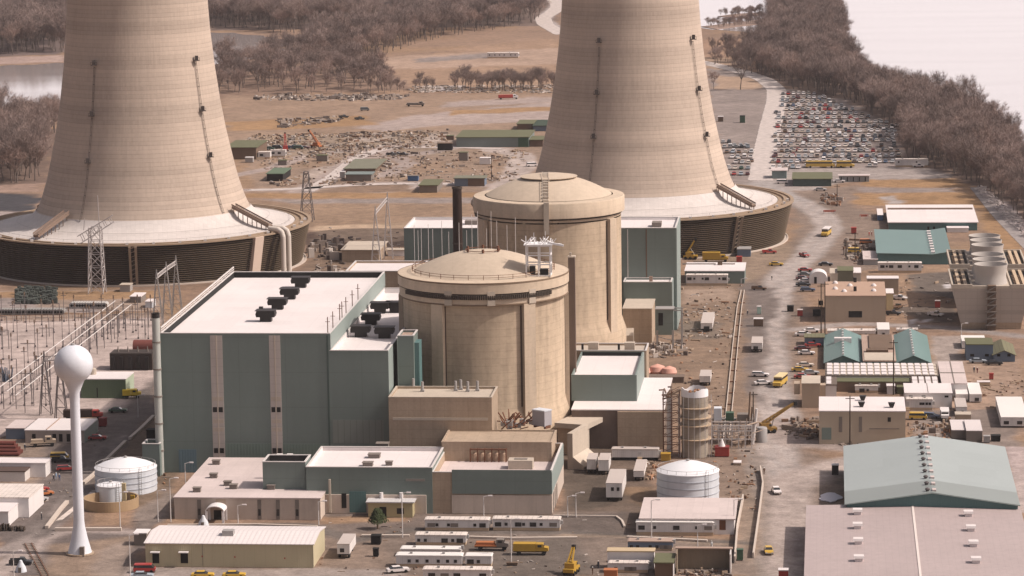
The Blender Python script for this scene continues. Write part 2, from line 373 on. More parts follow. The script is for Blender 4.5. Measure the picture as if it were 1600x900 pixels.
def cooling_tower(label, px, py, ladders, ramps, gaps, pipes=None, panel=None):
    u, v = UV(px, py); t = thing('cooling_tower', label, 'cooling tower', u, v, 0, A - math.atan2(*xy(u, v)))
    pr = []
    for i in range(len(PROF)-1):
        for k in range(4):
            z = PROF[i][1]+(PROF[i+1][1]-PROF[i][1])*k/4
            pr.append((prof_r(z), z))
    pr.append(PROF[-1])
    pr2 = pr + [(PROF[-1][0]-.6, 113.0), (PROF[-1][0]-.6, 110.0), (25.0, 103.0), (24.9, 92), (28.2, 60), (32, 40), (38.7, 19.2)]
    MB().lathe(pr2, 160).build('shell', TOWER, t, smooth=True)
    MB().lathe([(55.2,14.75),(52,15.1),(48,15.8),(44.5,16.8),(42,17.9),(40.4,19.0),(39.1,20.6),(38.9,20.0),(39.0,17.0),(55.2,13.5)], 128).build('fill_deck', FILL, t, smooth=True)
    # seams on the deck and hand lines
    rl = MB()
    MB().path([polar(46.0, a, 17.0) for a in range(0, 361, 4)], .05, 3).build('guide_wire', STEEL, t)
    rl.path([polar(53.5, a, 15.6) for a in range(0, 361, 4)], .05, 3)
    for a in range(0, 360, 8): rl.tube(polar(53.5, a, 14.8), polar(53.5, a, 15.65), .05, n=3)
    rl.build('hand_rail', STEEL, t)
    # louvre ring: real slats around a dark drum
    MB().lathe([(54.0,.3),(56.6,.4),(59.6,13.6),(56.5,14.4),(54.0,14.4)], 128).build('drum', LOUVD, t)
    sb = MB(); ns = 18
    for i in range(ns):
        z = .7 + i*13.6/ns; r = 57.6 + 3.1*z/14
        sb.lathe([(r-.7,z+.22),(r+.05,z+.0),(r+.05,z+.17),(r-.7,z+.39)], 120)
    sb.build('louvre_slats', LOUVM, t)
    MB().lathe([(55.4,14.0),(55.4,14.9),(56.0,14.9),(56.0,14.5),(57.5,14.5),(57.5,15.1),(58.1,15.1),(58.1,14.5),(60.0,14.5),(60.0,15.0),(61.3,15.0),(61.3,14.5),(60.6,14.4),(59.4,14.4)], 128).build('rim_walkway', DECK, t)
    MB().lathe([(57.6,0),(59.2,0),(59.2,.6),(58.8,.6),(58.7,.3),(57.6,.3)], 128).build('basin_kerb', KERB, t)
    for a in range(-87, 90, 9): MB().box(-.5,.5,-.5,.5,0,.7).build('rim_hatch', STEELL, t, loc=polar(59.0, a, 14.9))
    for (a, zs, z0, z1) in ladders:
        lb = MB(); z = z0; pts = []
        while z < z1: pts.append(polar(prof_r(z)+.55, a, z)); z += 3
        for o in (-.22, .22):
            for p, q in zip(pts, pts[1:]): lb.tube((p[0]+o,p[1],p[2]), (q[0]+o,q[1],q[2]), .09, n=4)
        for p in pts: lb.tube((p[0]-.3,p[1],p[2]),(p[0]+.3,p[1],p[2]), .12, n=4)
        lo = lb.build('ladder', mat('dark ladder steel', (.07,.055,.05), .7, .2, .8), t)
        for zz in zs:
            p = polar(prof_r(zz)+1.0, a, zz)
            MB().box(p[0]-1.1,p[0]+1.1,p[1]-.8,p[1]+.8,zz-.2,zz).box(p[0]-1.1,p[0]+1.1,p[1]-.8,p[1]-.74,zz+.9,zz+1.0).box(p[0]-.6,p[0]+.6,p[1]-.3,p[1]+.5,zz,zz+1.6).box(p[0]-1.1,p[0]-1.0,p[1]-.8,p[1]-.7,zz,zz+1.0).box(p[0]+1.0,p[0]+1.1,p[1]-.8,p[1]-.7,zz,zz+1.0).build('platform', mat('dark ladder steel', (.07,.055,.05)), lo)
    for a in ramps:
        rb = MB(); p = Vector(polar(39.4, a, 22.6)); q = Vector(polar(55.0, a, 16.2))
        rb.beam(p, q, 2.6, .9)
        for s in (-1.3, 1.3):
            o = Vector((math.cos(R(a))*s, math.sin(R(a))*s, .9)); rb.beam(p+o, q+o, .18, .5)
        for k in range(9):
            w = p.lerp(q, k/8); rb.beam(w, Vector((w.x, w.y, 15.0)), .3)
        rb.build('deck_ramp', mat('weathered ramp', (.22,.155,.12), .85, .25, .5), t)
    for a, w in gaps:
        gb = MB()
        for o in (-w, w): gb.beam(polar(58.2, a+o, .3), polar(61.6, a+o, 14.4), .9, .7)
        for k in range(9): gb.beam(polar(58.5+k*.35, a-w, .8+k*1.6), polar(58.5+k*.35, a+w, 1.8+k*1.6), .25)
        gb.build('stair_bay', mat('bay frame', (.25,.19,.14), .8, .2, .5), t)
    if panel is not None:
        p = []
        for a in (panel-1.9, panel+1.9):
            p.append(a)
        MB().hexa([polar(59.3,p[0],0),polar(59.3,p[1],0),polar(56,p[1],0),polar(56,p[0],0),polar(62.0,p[0],14.6),polar(62.0,p[1],14.6),polar(58,p[1],14.6),polar(58,p[0],14.6)]).build('blank_panel', mat('pale panel', (.62,.50,.42), .8, .1, .4), t)
    if pipes:
        pb = MB()
        for a in pipes:
            pts = [polar(57.5,a,16.2),polar(61.5,a,16.0),polar(63.0,a,15.2),polar(63.6,a,13.6),polar(63.6,a,0)]
            pb.path(pts, .95, 12)
            for q in pts[1:-1]: pb.lathe([(0,q[2]-.95),(.7,q[2]-.65),(.95,q[2]),(.7,q[2]+.65),(0,q[2]+.95)], 10, (q[0],q[1]))
        pb.build('riser_pipes', mat('pale riser pipe', (.56,.50,.45), .5, .08, .4), t, smooth=True)
    return t
cooling_tower('left giant concrete cooling tower with two pale riser pipes on its dark louvred base', 227, 410,
              [(-35,(40.5,57,75),20,75.5),(47,(41,57.5,75.5),21,76)], [-44, 55, 150, -135], [(-4,1.0)], pipes=(50.5,53.5), panel=41)
cooling_tower('right of the two giant concrete cooling towers, standing behind the far domed reactor building', 988, 373,
              [(-25,(42,58,77),21,77.5),(57,(41,58,77),22,77.5)], [55, -75, 150], [(40,1.1)])

# ================================================================ domed reactor buildings
RCONC = mat('reactor concrete', (.475,.37,.27), .88, .26, .16, .26, lines=(0, 1.9, .13), tile=(1.9,1.9,.09), bump=.15)
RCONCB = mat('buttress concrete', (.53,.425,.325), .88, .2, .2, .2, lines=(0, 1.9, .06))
RDOME = mat('dome concrete', (.50,.405,.315), .85, .2, .12, lines=(3.2,0,.04), tile=(3.2,9,.05))
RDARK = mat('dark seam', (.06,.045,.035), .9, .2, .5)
def cyl_m(n_): pass
def reactor(label, px, D, r, ring_z, dome_top, buttress, kind):
    x = (px-800)/F_PX*D; u, v = uv(x, D)
    t = thing('reactor_building', label, 'reactor building', u, v, 0, A - math.atan2(*xy(u, v)))
    rc = r - 1.0
    MB().lathe([(rc+1.3,0),(rc+1.3,8.5),(rc+.6,10.5),(rc,12.5),(rc,ring_z-6.2)], 120).build('cylinder_wall', RCONC, t, smooth=True)
    for a in buttress:
        t0 = R(a); hw = 1.75; rr = rc+1.1
        c, s = math.cos(t0), math.sin(t0)
        def P(x_, y_, z_): return (x_*c + y_*s, x_*s - y_*c, z_)
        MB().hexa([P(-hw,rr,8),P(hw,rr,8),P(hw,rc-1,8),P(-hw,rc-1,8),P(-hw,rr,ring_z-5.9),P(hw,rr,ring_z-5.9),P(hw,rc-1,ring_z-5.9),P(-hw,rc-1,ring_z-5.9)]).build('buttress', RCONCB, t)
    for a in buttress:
        for dd in (-4.9, 4.9):  # dark joints with the buttress shadow painted in, wider on the left
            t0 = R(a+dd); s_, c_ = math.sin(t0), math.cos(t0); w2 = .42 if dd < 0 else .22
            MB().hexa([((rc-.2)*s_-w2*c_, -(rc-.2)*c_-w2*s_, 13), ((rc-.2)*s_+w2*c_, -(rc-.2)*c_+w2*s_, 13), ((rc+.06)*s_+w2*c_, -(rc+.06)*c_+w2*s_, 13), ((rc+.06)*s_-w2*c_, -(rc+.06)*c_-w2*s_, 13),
                       ((rc-.2)*s_-w2*c_, -(rc-.2)*c_-w2*s_, ring_z-6.4), ((rc-.2)*s_+w2*c_, -(rc-.2)*c_+w2*s_, ring_z-6.4), ((rc+.06)*s_+w2*c_, -(rc+.06)*c_+w2*s_, ring_z-6.4), ((rc+.06)*s_-w2*c_, -(rc+.06)*c_-w2*s_, ring_z-6.4)]).build('shaded_joint', mat('shaded joint', (.10,.07,.05), .9, .4, .3, .3), t)
    ri = r - 3.8
    if kind == 'two':
        MB().lathe([(rc-.5,ring_z-6.3),(r-.1,ring_z-5.9),(r-.1,ring_z-3.0),(r-.9,ring_z-3.0)], 120).build('lower_ring', RCONCB, t, smooth=True)
        MB().lathe([(r-.9,ring_z-3.05),(r+.25,ring_z-2.8),(r+.25,ring_z),(r-1.0,ring_z+.1),(ri,ring_z+.35),(ri-.6,ring_z+.3)], 120).build('upper_ring', RCONCB, t, smooth=True)
        gb = MB()                                       # gallery of dark openings and hand rail
        for k in range(-46, 34):
            a = k*1.45+3; gb.beam(polar(r+.15, a-.5, ring_z-3.75), polar(r+.15, a+.5, ring_z-3.75), .5, 1.05)
        gb.lathe([(r+.05,ring_z-3.1),(r+.3,ring_z-3.0)], 120)
        gb.build('gallery', RDARK, t)
        MB().lathe([(r+.26,ring_z-.35),(r+.34,ring_z-.3),(r+.34,ring_z+.05),(r+.2,ring_z+.08)], 120).build('rim_edge', mat('stained rim', (.20,.14,.095), .9, .4, .6), t)
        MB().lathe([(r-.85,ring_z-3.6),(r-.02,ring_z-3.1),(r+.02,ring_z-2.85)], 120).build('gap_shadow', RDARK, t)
        MB().lathe([(r-.08,ring_z-5.95),(r+.02,ring_z-5.9),(r+.02,ring_z-5.6),(r-.08,ring_z-5.55)], 120).build('lower_edge', mat('stained rim', (.20,.14,.095)), t)
        for a in (-24, 5, 34):
            for zc in (ring_z-2.9, ring_z-5.1): MB().beam(polar(r+.2, a-2.6, zc), polar(r+.2, a+2.6, zc), .3, 1.5).build('patch_plate', CONCL, t)
        hb = MB()
        for z_ in (.9, 1.5): hb.path([polar(ri+.3, a, ring_z+z_) for a in range(0,361,4)], .07, 4)
        for a in range(0,360,12): hb.tube(polar(ri+.3, a, ring_z+.2), polar(ri+.3, a, ring_z+1.6), .1, n=4)
        hb.build('hand_rail', RUST, t)
        cb = MB()
        for a in range(0,359,60):
            p = polar(4.6, a, dome_top-.2); cb.tube(p,(p[0],p[1],p[2]+.9), .35, n=6)
        cb.path([polar(4.6, a, dome_top+.1) for a in range(0,361,15)], .12, 4)
        cb.build('dome_ring', RUST, t)
    else:
        MB().lathe([(rc-.5,ring_z-5.9),(rc+.1,ring_z-5.8),(rc+.1,ring_z-4.6),(r+.1,ring_z-4.5),(r+.1,ring_z-.3),(r-.1,ring_z),(ri+.4,ring_z+.15)], 120).build('ring_girder', RCONCB, t, smooth=True)
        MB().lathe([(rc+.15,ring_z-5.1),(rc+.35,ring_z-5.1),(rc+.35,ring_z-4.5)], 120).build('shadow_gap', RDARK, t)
        sb = MB(); a = -4
        pts = [polar(ri-.3, a, ring_z+.6)] + [polar(rr_, a, 0) for rr_ in ()]
        for k in range(13):
            rr_ = (ri-.2)*(1-k/12)+.3; zz = ring_z+.35+(dome_top-ring_z-.35)*(1-(rr_/ri)**2)
            sb.box(-1.7,-.1, -rr_-.5, -rr_+.9, zz-.2, zz+.55)
        for o in (-1.9, .1): sb.path([(o, -rr_, ring_z+1.2+(dome_top-ring_z-.35)*(1-(rr_/ri)**2)) for rr_ in [ri*(1-k/12) for k in range(13)]], .08, 4)
        sb.box(-1.6, 0, -r-.6, -r+.3, ring_z-9, ring_z+.5)
        sb.build('dome_stair', CONCL, t)
        MB().lathe([(8.5,dome_top-.75),(8.7,dome_top-.5),(5,dome_top+.05),(0,dome_top+.35)], 64).build('dome_cap', RDOME, t, smooth=True)
    dp = []
    for k in range(14):
        rr_ = ri*(1-k/13); dp.append((max(rr_,.01), ring_z+.3+(dome_top-ring_z-.3)*(1-(rr_/ri)**2)))
    MB().lathe([(ri, ring_z-.5)]+dp, 120).build('dome', RDOME, t, smooth=True)
    return t, u, v
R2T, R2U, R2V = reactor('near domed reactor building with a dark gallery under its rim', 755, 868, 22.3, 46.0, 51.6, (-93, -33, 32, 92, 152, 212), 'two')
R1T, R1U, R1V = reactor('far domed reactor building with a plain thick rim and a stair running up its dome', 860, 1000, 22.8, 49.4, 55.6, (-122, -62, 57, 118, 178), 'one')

# white frame with antennas at the edge of the near dome
fu, fv = UV(832, 432, 46.3)
t = thing('roof_scaffold', 'white steel frame loaded with antennas at the right edge of the near dome', 'scaffold', fu, fv, 46.2)
fb = MB()
for x_ in (-1.6, 1.6, 4.6):
    for y_ in (0, 4.5): fb.beam((x_,y_,0),(x_,y_,8.2), .32)
for z_ in (.3, 3.2, 5.6, 8.0):
    for y_ in (0, 4.5): fb.beam((-1.6,y_,z_),(4.6,y_,z_), .28)
    for x_ in (-1.6, 4.6): fb.beam((x_,0,z_),(x_,4.5,z_), .28)
fb.build('frame', mat('white frame paint', (.78,.76,.76), .5, .05), t)
MB().box(-2.2, 5.2, -.5, 5, 8.2, 8.5).build('platform', mat('white frame paint', (.78,.76,.76)), t)
ab = MB(); rnd = random.Random(3)
for k in range(26):
    p = (rnd.uniform(-2.2, 5.2), rnd.uniform(-.5, 5), 8.5)
    q = (p[0]+rnd.uniform(-1.4,1.4), p[1]+rnd.uniform(-1,1), 8.5+rnd.uniform(.3,1.8)); ab.beam(p, q, .16)
ab.beam((4,0,9),(8.2,0,8.2), .5); ab.beam((4,1,8.6),(7.6,1,8.4), .35); ab.beam((.3,2,8.5),(.3,2,11.3), .14); ab.beam((3.4,1,8.5),(3.4,1,11.8), .14)
ab.build('antennas', mat('white frame paint', (.78,.76,.76)), t)
MB().box(-.8,.6,1,2.6,.3,2.6).box(1.9,4.0,.8,2.6,.3,1.9).build('equipment', BLACKM, t)
# lightning rods behind the near dome
xs_r = [(647,352),(653,360),(658,355),(669,350),(676,358),(690,345),(701,362),(717,348),(729,360),(737,335),(746,330),(760,357),(767,330),(776,345),(792,352),(805,340)]
for i, (a, b_) in enumerate(xs_r):
    v_ = R2V + 26 + (i % 3)*2.0; u_, z_ = FP(a, b_, v_)
    o = thing('lightning_rod', 'thin pale lightning rod standing in a row behind the near dome', 'lightning rod', u_, v_, 0, 0, 'thin rods behind the near dome')
    MB().tube((0,0,0),(0,0,z_), .13, .07, 5).build('mast', STEELL, o)
    MB().box(-.4,.4,-.4,.4,0,30).build('mast_base', CONC, o)
# dark stack and shaft
v_ = uv((714-800)/F_PX*935, 935)[1]; u_, z_ = FP(714, 292, v_)
t = thing('smoke_stack', 'tall dark brown smoke stack between the near dome and the far reactor', 'smoke stack', u_, v_)
MB().lathe([(1.4,0),(1.4,z_-16),(1.3,z_)], 24).build('flue', mat('soot brown steel', (.022,.010,.006), .7, .3, .3), t, smooth=True)
MB().lathe([(1.5,z_-.5),(1.5,z_+.1),(1.1,z_+.1),(1.1,z_-2)], 24).lathe([(1.5,z_-16.3),(1.5,z_-15.8)],24).build('flue_band', RDARK, t)
u_, z_ = FP(887.5, 403, R2V+14); u2_, _ = FP(898, 403, R2V+14)
t = thing('vent_shaft', 'tall narrow brown shaft rising against the right side of the near reactor building', 'vent shaft', u_, R2V+14)
MB().box(0,u2_-u_,0,2.2,0,z_).build('shaft', CONCD, t)
MB().box(-.1,u2_-u_+.1,-.1,2.3,z_+.003,z_+.4).box(.3,.9,.4,1,z_+.4,z_+1.4).build('shaft_cap', CONCL, t)
# ================================================================ near turbine hall (green) and its roof
T = bldg('turbine_hall', 'huge green clad turbine hall with a white roof and two pale vertical strips', 'industrial building', (250,521),(515,522),425, base=738, wall=GREEN, roof=ROOFW, parapet=1.6, inner=ROOFD)
for i, (x0,x1,xb) in enumerate(((328,347,3),(420,437.5,3))):
    a, z1 = T.f(x0, 524); b, _ = T.f(x1, 524)
    st = box_(a, b, -.08, .05, .5, z1).build('window_strip', STRIP, T.root)
    MB().box((a+b)/2-.12,(a+b)/2+.12,-.16,-.081,.5,z1).build('mullion', CONCL, st)
    for yy in (636, 700):
        z = T.f(x0, yy)[1]
        for k in (0, 1):
            c = a + (b-a)*(.08 if k == 0 else .56)
            box_(c, c+(b-a)*.34, -.14, -.081, z-1.3, z).build('vent_opening', DARK, st)
    for yy in (620, 655, 668):
        z = T.f(x0, yy)[1]; box_(a+.2, b-.2, -.12, -.081, z-1.0, z).build('strip_band', CONCL, st)
T.panel('loading_door', mat('steel blue door', (.11,.17,.20), .6, .06, .4, .05, corr=('X', .7)), 279, 702, 308, 741)
T.panel('wall_band', mat('lower green cladding', (.15,.20,.175), .55, .05, .3, .03, corr=('X', .8)), 352, 693, 513, 740, .05)
T.panel('downpipe', mat('green cladding joint', (.07,.10,.09), .6), 512.6, 524, 513.8, 700, .1)
rb = MB(); n_ = 17
for k in range(n_):
    y = .2 + (T.d-.4)*k/(n_-1); rb.beam((.2,y,T.h+.1),(.2,y,T.h+1.5), .2)
rb.beam((.2,.2,T.h+1.45),(.2,T.d-.2,T.h+1.45), .3); rb.beam((.2,.2,T.h+.8),(.2,T.d-.2,T.h+.8), .16)
rb.build('roof_rail', STEELL, T.root)
for (px, py) in ((519,521),(529,512),(541,500),(545,496),(552,489),(562,478),(572,468)):
    x, y = T.r(px, py); MB().beam((T.w-.6,y,T.h-1.5),(T.w-.6,y,T.h+4.2), .2).beam((T.w-1.2,y,T.h+3),(T.w,y,T.h+3), .12).build('roof_pole', RUST, T.root)
MB().beam((T.w-11, 7, T.h-1.35), (T.w-2.5, 5.2, T.h-1.35), .18).build('roof_pipe', GREYW, T.root)
def ventilator(parent, x, y, z):
    o = MB().box(-1.5,1.5,-1.1,1.1,0,1.5).prof([(-2.4,1.3),(2.4,1.3),(2.6,2.1),(2.3,2.9),(-2.3,2.9),(-2.6,2.1)], -1.6, 1.6).build('roof_ventilator', BLACKM, parent); o.location = (x, y, z)
    h_ = MB().box(-2.7,2.7,-1.7,1.7,2.903,3.05).build('ventilator_cap', mat('ventilator cap', (.035,.03,.03), .6), o)
    return o
for (px, py) in ((416,502),(434,483),(453,467),(470,449)):
    x, y = T.r(px, py, T.h-1.6); ventilator(T.root, x, y, T.h-1.6)
MB().box(-.5,.5,-.5,.5,0,1.2).build('roof_box', BLACKM, T.root, loc=(*T.r(408,486,T.h-1.6), T.h-1.6))
# lower hall beside it
L_ = bldg_v('heater_bay', 'lower green block with a white roof of black vents between turbine hall and near reactor', 'industrial building', T.v0+.02, 515.2, 606, 548, T.d*.98, wall=GREEN, roof=ROOFW, parapet=1.3, inner=WHITE)
L_.panel('louvre_panel', LOUV, 520, 656, 600, 693)
for (px, py) in ((564,526),(601,528),(580,507),(594,489),(618,488)):
    x, y = L_.r(px, py, L_.h-1.3); ventilator(L_.root, x, y, L_.h-1.3)
# green link against the reactor
LK = bldg_v('green_annex', 'narrow green block wedged between the vent roof and the near reactor', 'building', T.v0+9, 621, 646, 525, 9, wall=GREEN, roof=ROOFB, parapet=.5)
MB().box(LK.w, LK.w+1.2, 1.5, 7, 0, LK.h-2).build('side_duct', TEALW, LK.root)
# concrete block before the reactor
CB = bldg('fuel_building', 'plain brown concrete block with short pipes on its roof before the near reactor', 'concrete building', (607,621),(768,622),604, h=21.0, wall=CONC, roof=CONCL, parapet=.5, coping=CONCL)
for (px, py) in ((646,607),(660,612),(712,611),(720,609),(731,612),(746,611)):
    x, y = CB.r(px, py, 20.5); MB().tube((0,0,0),(0,0,2.6), .35, n=8).box(-.5,.5,-.5,.5,0,.5).build('vent_pipe', STEEL, CB.root, loc=(x,y,20.5))
MB().box(1,CB.w-1,-.12,-.02,15.2,15.9).build('pale_band', CONCL, CB.root)
# white stack at the left edge of the hall
u_, z_ = FP(243, 489, T.v0-2)
t = thing('exhaust_stack', 'pale steel exhaust stack with a black mouth on the left corner of the green hall', 'exhaust stack', u_, T.v0-2)
MB().lathe([(1.0,0),(1.0,z_-1)], 20).build('pipe', mat('grey white pipe', (.42,.43,.40), .5, .12, .3, .2), t, smooth=True)
MB().lathe([(1.05,z_-1.2),(1.05,z_),(.8,z_),(.8,z_-2)], 20).build('pipe_mouth', BLACKM, t)
sb = MB()
for z in range(6, int(z_), 7): sb.lathe([(1.02,z),(1.15,z),(1.15,z+.4),(1.02,z+.4)], 16)
sb.build('bracket', GREYW, t)
# little green annexe at its foot
an = bldg_v('pump_house', 'small flat green pump house at the foot of the exhaust stack', 'building', T.v0-5, 222, 249, 694, 6, wall=GREEN, roof=ROOFD, parapet=.6)
# ================================================================ front complex
CREAMS = mat('smooth cream wall', (.54,.45,.385), .75, .12, .4, .18, lines=(5,0,.10))
FC = bldg('control_building', 'long low green and cream control building before the near turbine hall', 'building', (478,730),(674,733),698, base=801, wall=GREEN, roof=ROOFW, parapet=.9, inner=ROOFW)
MB().box(T.w,T.w+.12,0,T.d,L_.h+.3,T.h-.2).build('sunlit_cladding', GREEN_LIT, T.root)
MB().box(L_.w,L_.w+.12,0,9,CB.h,L_.h-.2).build('sunlit_cladding', GREEN_LIT, L_.root)
a, z1 = FC.f(480, 772)
mb = MB().box(.05, FC.w-1.5, -.5, -.02, 0, z1).build('cream_base', CREAMS, FC.root)
FC.panel('blue_door', TEALW, 546, 767, 573, 800, .62)
FC.panel('doorway', DARK, 534, 770, 542, 793, .62)
FC.panel('wall_pipe', CREAM, 514, 748, 518.5, 800, .9, thick=.5)
FC.panel('sign_board', mat('weathered board', (.22,.20,.18)), 634, 748, 664, 752, .1)
for (px, py, s) in ((585,715,1.4),(575,728,1.2),(598,698,1.5),(608,727,.8)):
    x, y = FC.r(px, py, FC.h-.9); MB().box(-s,s,-s*.8,s*.8,0,.9).box(-s-.15,s+.15,-s*.8-.15,s*.8+.15,.903,1.05).build('roof_hatch', GREYW, FC.root, loc=(x,y,FC.h-.9))
for px in (468+60,):
    pass
hb = MB()
for (px, py) in ((532,694),(588,694)):
    pass
FG = bldg_v('stair_house', 'small flat green box with a black parapet left of the control building', 'building', FC.v0+1.5, 410, 477, 722, 8.5, wall=GREEN, roof=ROOFW, parapet=1.6, inner=ROOFD)
for px in (437, 453): x, y = FG.r(px, 716, FG.h-1.6); MB().box(-.7,.7,-.6,.6,0,1.1).build('roof_box', STEELL, FG.root, loc=(x,y,FG.h-1.6))
FP_ = bldg('concrete_wing', 'concrete wing with a green band and roof duct rack right of the control building', 'building', (674.5,738),(862,736),692, base=802, wall=CONC, roof=ROOFP, parapet=2.2, inner=CONC)
FP_.panel('green_band', GREEN, 706, 733.5, 862.5, 772, .3)
FP_.panel('cream_base', CREAMS, 706, 773, 862.5, 803, .25)
x0, z0 = FP_.f(862, 772)
MB().box(FP_.w, FP_.w+.22, .2, FP_.d, z0, FP_.h).build('green_side', GREEN_LIT, FP_.root)
MB().box(FP_.w, FP_.w+.2, .2, FP_.d, .02, z0-.02).build('cream_side', CREAMS, FP_.root)
for k in (2.5, 7.5, 12.5):
    MB().box(FP_.w+.2, FP_.w+.3, k, k+2.4, .05, 4.6).build('side_door', GREYW, FP_.root)
rk = MB(); zz = FP_.h-2.2
xa, ya = FP_.r(735, 722, zz); xb, yb = FP_.r(790, 724, zz)
for k in range(6):
    x = xa+(xb-xa)*k/5
    for y in (ya, ya+3): rk.beam((x,y,zz),(x,y,zz+3.2), .3)
    rk.beam((x,ya,zz+3.2),(x,ya+3,zz+3.2), .3)
rk.beam((xa,ya,zz+3.2),(xb,ya,zz+3.2), .35); rk.beam((xa,ya+3,zz+3.2),(xb,ya+3,zz+3.2), .35)
rk.build('duct_rack', RUST, FP_.root)
db = MB()
for k in range(5): db.lathe([(0,-.0),(1.0,0),(1.0,1.9),(.8,2.2),(0,2.2)], 14, (xa+(xb-xa)*(k+.5)/5, ya+1.5))
o = db.build('fan_units', mat('tan duct', (.40,.28,.20)), FP_.root, loc=(0,0,zz)) 
x, y = FP_.r(814, 731, zz); MB().box(-3,3,-2,2,0,2.2).build('concrete_hatch', CONCL, FP_.root, loc=(x,y,zz)); MB().box(-1.6,1.6,-.9,.9,2.203,2.3).build('hatch_grille', GREYW, FP_.root, loc=(x,y,zz))
# concrete terraces with pipework between wing and reactor
TR = bldg('concrete_terrace', 'brown concrete terrace wall with a pale edge line behind the control building wing', 'concrete building', (690,691),(863,689),672, h=12.6, wall=CONC, roof=CONC, parapet=.2, coping=CONC)
x, y = TR.r(847, 668, 12.6)
t = thing('equipment_crate', 'grey turned equipment box on the terrace right of the concrete block', 'crate', TR.u0+x, TR.v0+y, 12.6, R(-35))
MB().box(-2.0,2.0,-1.4,1.4,.6,4.4).build('box', mat('grey box paint', (.36,.34,.36)), t); MB().box(-2.1,2.1,-1.5,1.5,4.403,4.7).build('lid', WHITEB, t); MB().box(-2,-1.4,-1,1,0,.8).box(1.4,2,-1,1,0,.8).build('skid', RUST, t)
pm = MB(); rnd = random.Random(5)
xa, ya = TR.r(783, 672, 12.6); xb, yb = TR.r(835, 660, 12.6)
for k in range(46):
    p = (rnd.uniform(xa,xb), rnd.uniform(ya,yb), 12.6+rnd.uniform(0,1)); q = (p[0]+rnd.uniform(-3,3), p[1]+rnd.uniform(-3,3), 12.6+rnd.uniform(.2,3.6)); pm.beam(p, q, .25)
tt = thing('pipe_tangle', 'rusty tangle of pipes and valves on the terrace below the near reactor', 'pipework', TR.u0, TR.v0)
pm.build('pipes', RUST, tt)
vb = MB()
for k in range(7):
    p = (rnd.uniform(xa,xb), rnd.uniform(ya,yb)); vb.box(p[0]-.7,p[0]+.7,p[1]-.6,p[1]+.6,12.6,12.6+rnd.uniform(.8,2))
vb.build('valve_boxes', STEEL, tt)
# guard house
GH = bldg('guard_house', 'small yellowish guard house with a pale metal roof between bush and control building', 'guard house', (575,785),(643,788),772, base=808, wall=mat('yellow siding', (.40,.34,.20), .7, .06), roof=mat('pale metal roof', (.55,.53,.53), .5, .06, corr=('X',.8)), over=.5)
GH.panel('door', DARK, 593, 792, 604, 808); GH.panel('window', GLASS, 620, 794, 631, 803)
for px in (596, 627): x, y = GH.r(px, 780); MB().tube((0,0,0),(0,0,1.4), .45, n=8).build('roof_vent', WHITE, GH.root, loc=(x,y,GH.h+.25))
# white office
OF = bldg('office_building', 'sprawling low white office with an arched entrance canopy in front of the green hall', 'office building', (272,778),(411,779),716, base=811, wall=CREAMS, roof=ROOFP, over=.2)
ow = OF.root
w2, _ = UV(500, 780, OF.h); w2 -= OF.u0; d2 = UV(500, 764, OF.h)[1]-OF.v0
MB().box(OF.w+.01, w2, .02, d2, 0, OF.h-.03).build('east_wing_wall', CREAMS, ow)
MB().box(OF.w+.16, w2+.15, -.12, d2+.15, OF.h-.01, OF.h+.24).build('east_wing_roof', ROOFP, ow)
for px in (308,402,431,461):
    a, z1 = OF.f(px, 781); b, _ = OF.f(px+6, 781)
    wn = box_(a, b, -.06, .02, .1, z1).build('window_bay', GREYW, ow); box_(a+.15, b-.15, -.1, -.061, 1.0, 2.6).build('pane', GLASS, wn)
OF.panel('panel', TAN, 337, 780, 353, 792)
for (px, py) in ((334,748),(424,766),(356,760),(365,765),(338,727),(308,770)):
    x, y = OF.r(px, py); MB().box(-.9,.9,-.7,.7,0,1.0).box(-1.05,1.05,-.85,.85,1.003,1.15).build('roof_unit', GREYW, ow, loc=(x,y,OF.h+.25))
x, y = OF.f(341, 815)[0], -4.5
cn = MB(); pts = [(2.3*math.cos(R(a)), 2.9+1.3*math.sin(R(a))) for a in range(0,181,15)]; pin = [(2.15*math.cos(R(a)), 2.85+1.15*math.sin(R(a))) for a in range(180,-1,-15)]
cn.prof(pts+pin, 0, 4.4)
for s in (-2.0, 2.0): cn.box(s-.25,s+.25,0,.5,0,2.9).box(s-.25,s+.25,3.8,4.3,0,2.9)
cn.build('entrance_canopy', WHITE, ow, loc=(x,y,0)); OF.panel('entrance_door', DARK, 334, 797, 346, 812)
# beige shed
BE = gable('beige_shed', 'long beige metal shed with a ribbed white roof in the left foreground', 'shed', *UV(228,848,5.3), 0,0,0,0) if False else None
u0, v0 = UV(228, 885); hB = HT(228, 885, 849); u1 = UV(490, 887)[0]; vb_ = UV(248, 822, hB)[1]
BE = gable('beige_shed', 'long beige metal shed with a ribbed white roof in the left foreground', 'shed', u0, v0, u1-u0, vb_-v0, hB, .9, 'X', wall=BEIGE, roof=mat('ribbed white roof', (.68,.62,.61), .6, .05, .4, corr=('X', 1.1), lines=(1.1,0,.12)), over=.3)
for (x0, x1) in ((236,250),(280,295)):
    BE.panel('door', DARK, x0+2, 863, x1-1, 880)
    a, z = BE.f(x0, 861); b, _ = BE.f(x1, 861); MB().box(a, b, -1.3, -.02, z-.2, z).build('door_hood', WHITE, BE.root)
BE.panel('downpipe', GREYW, 316, 850, 317.5, 884); BE.panel('downpipe', GREYW, 489, 852, 490, 886)
for px, py in ((315,868),(366,869),(444,871)): BE.panel('red_lamp', RED, px, py, px+2, py+2.5)
x, y = UV(357, 836, hB+.7); MB().box(-1.3,1.3,-1.1,1.1,-.1,1.6).build('roof_unit', STEEL, BE.root, loc=(x-BE.u0, y-BE.v0, hB+.3))
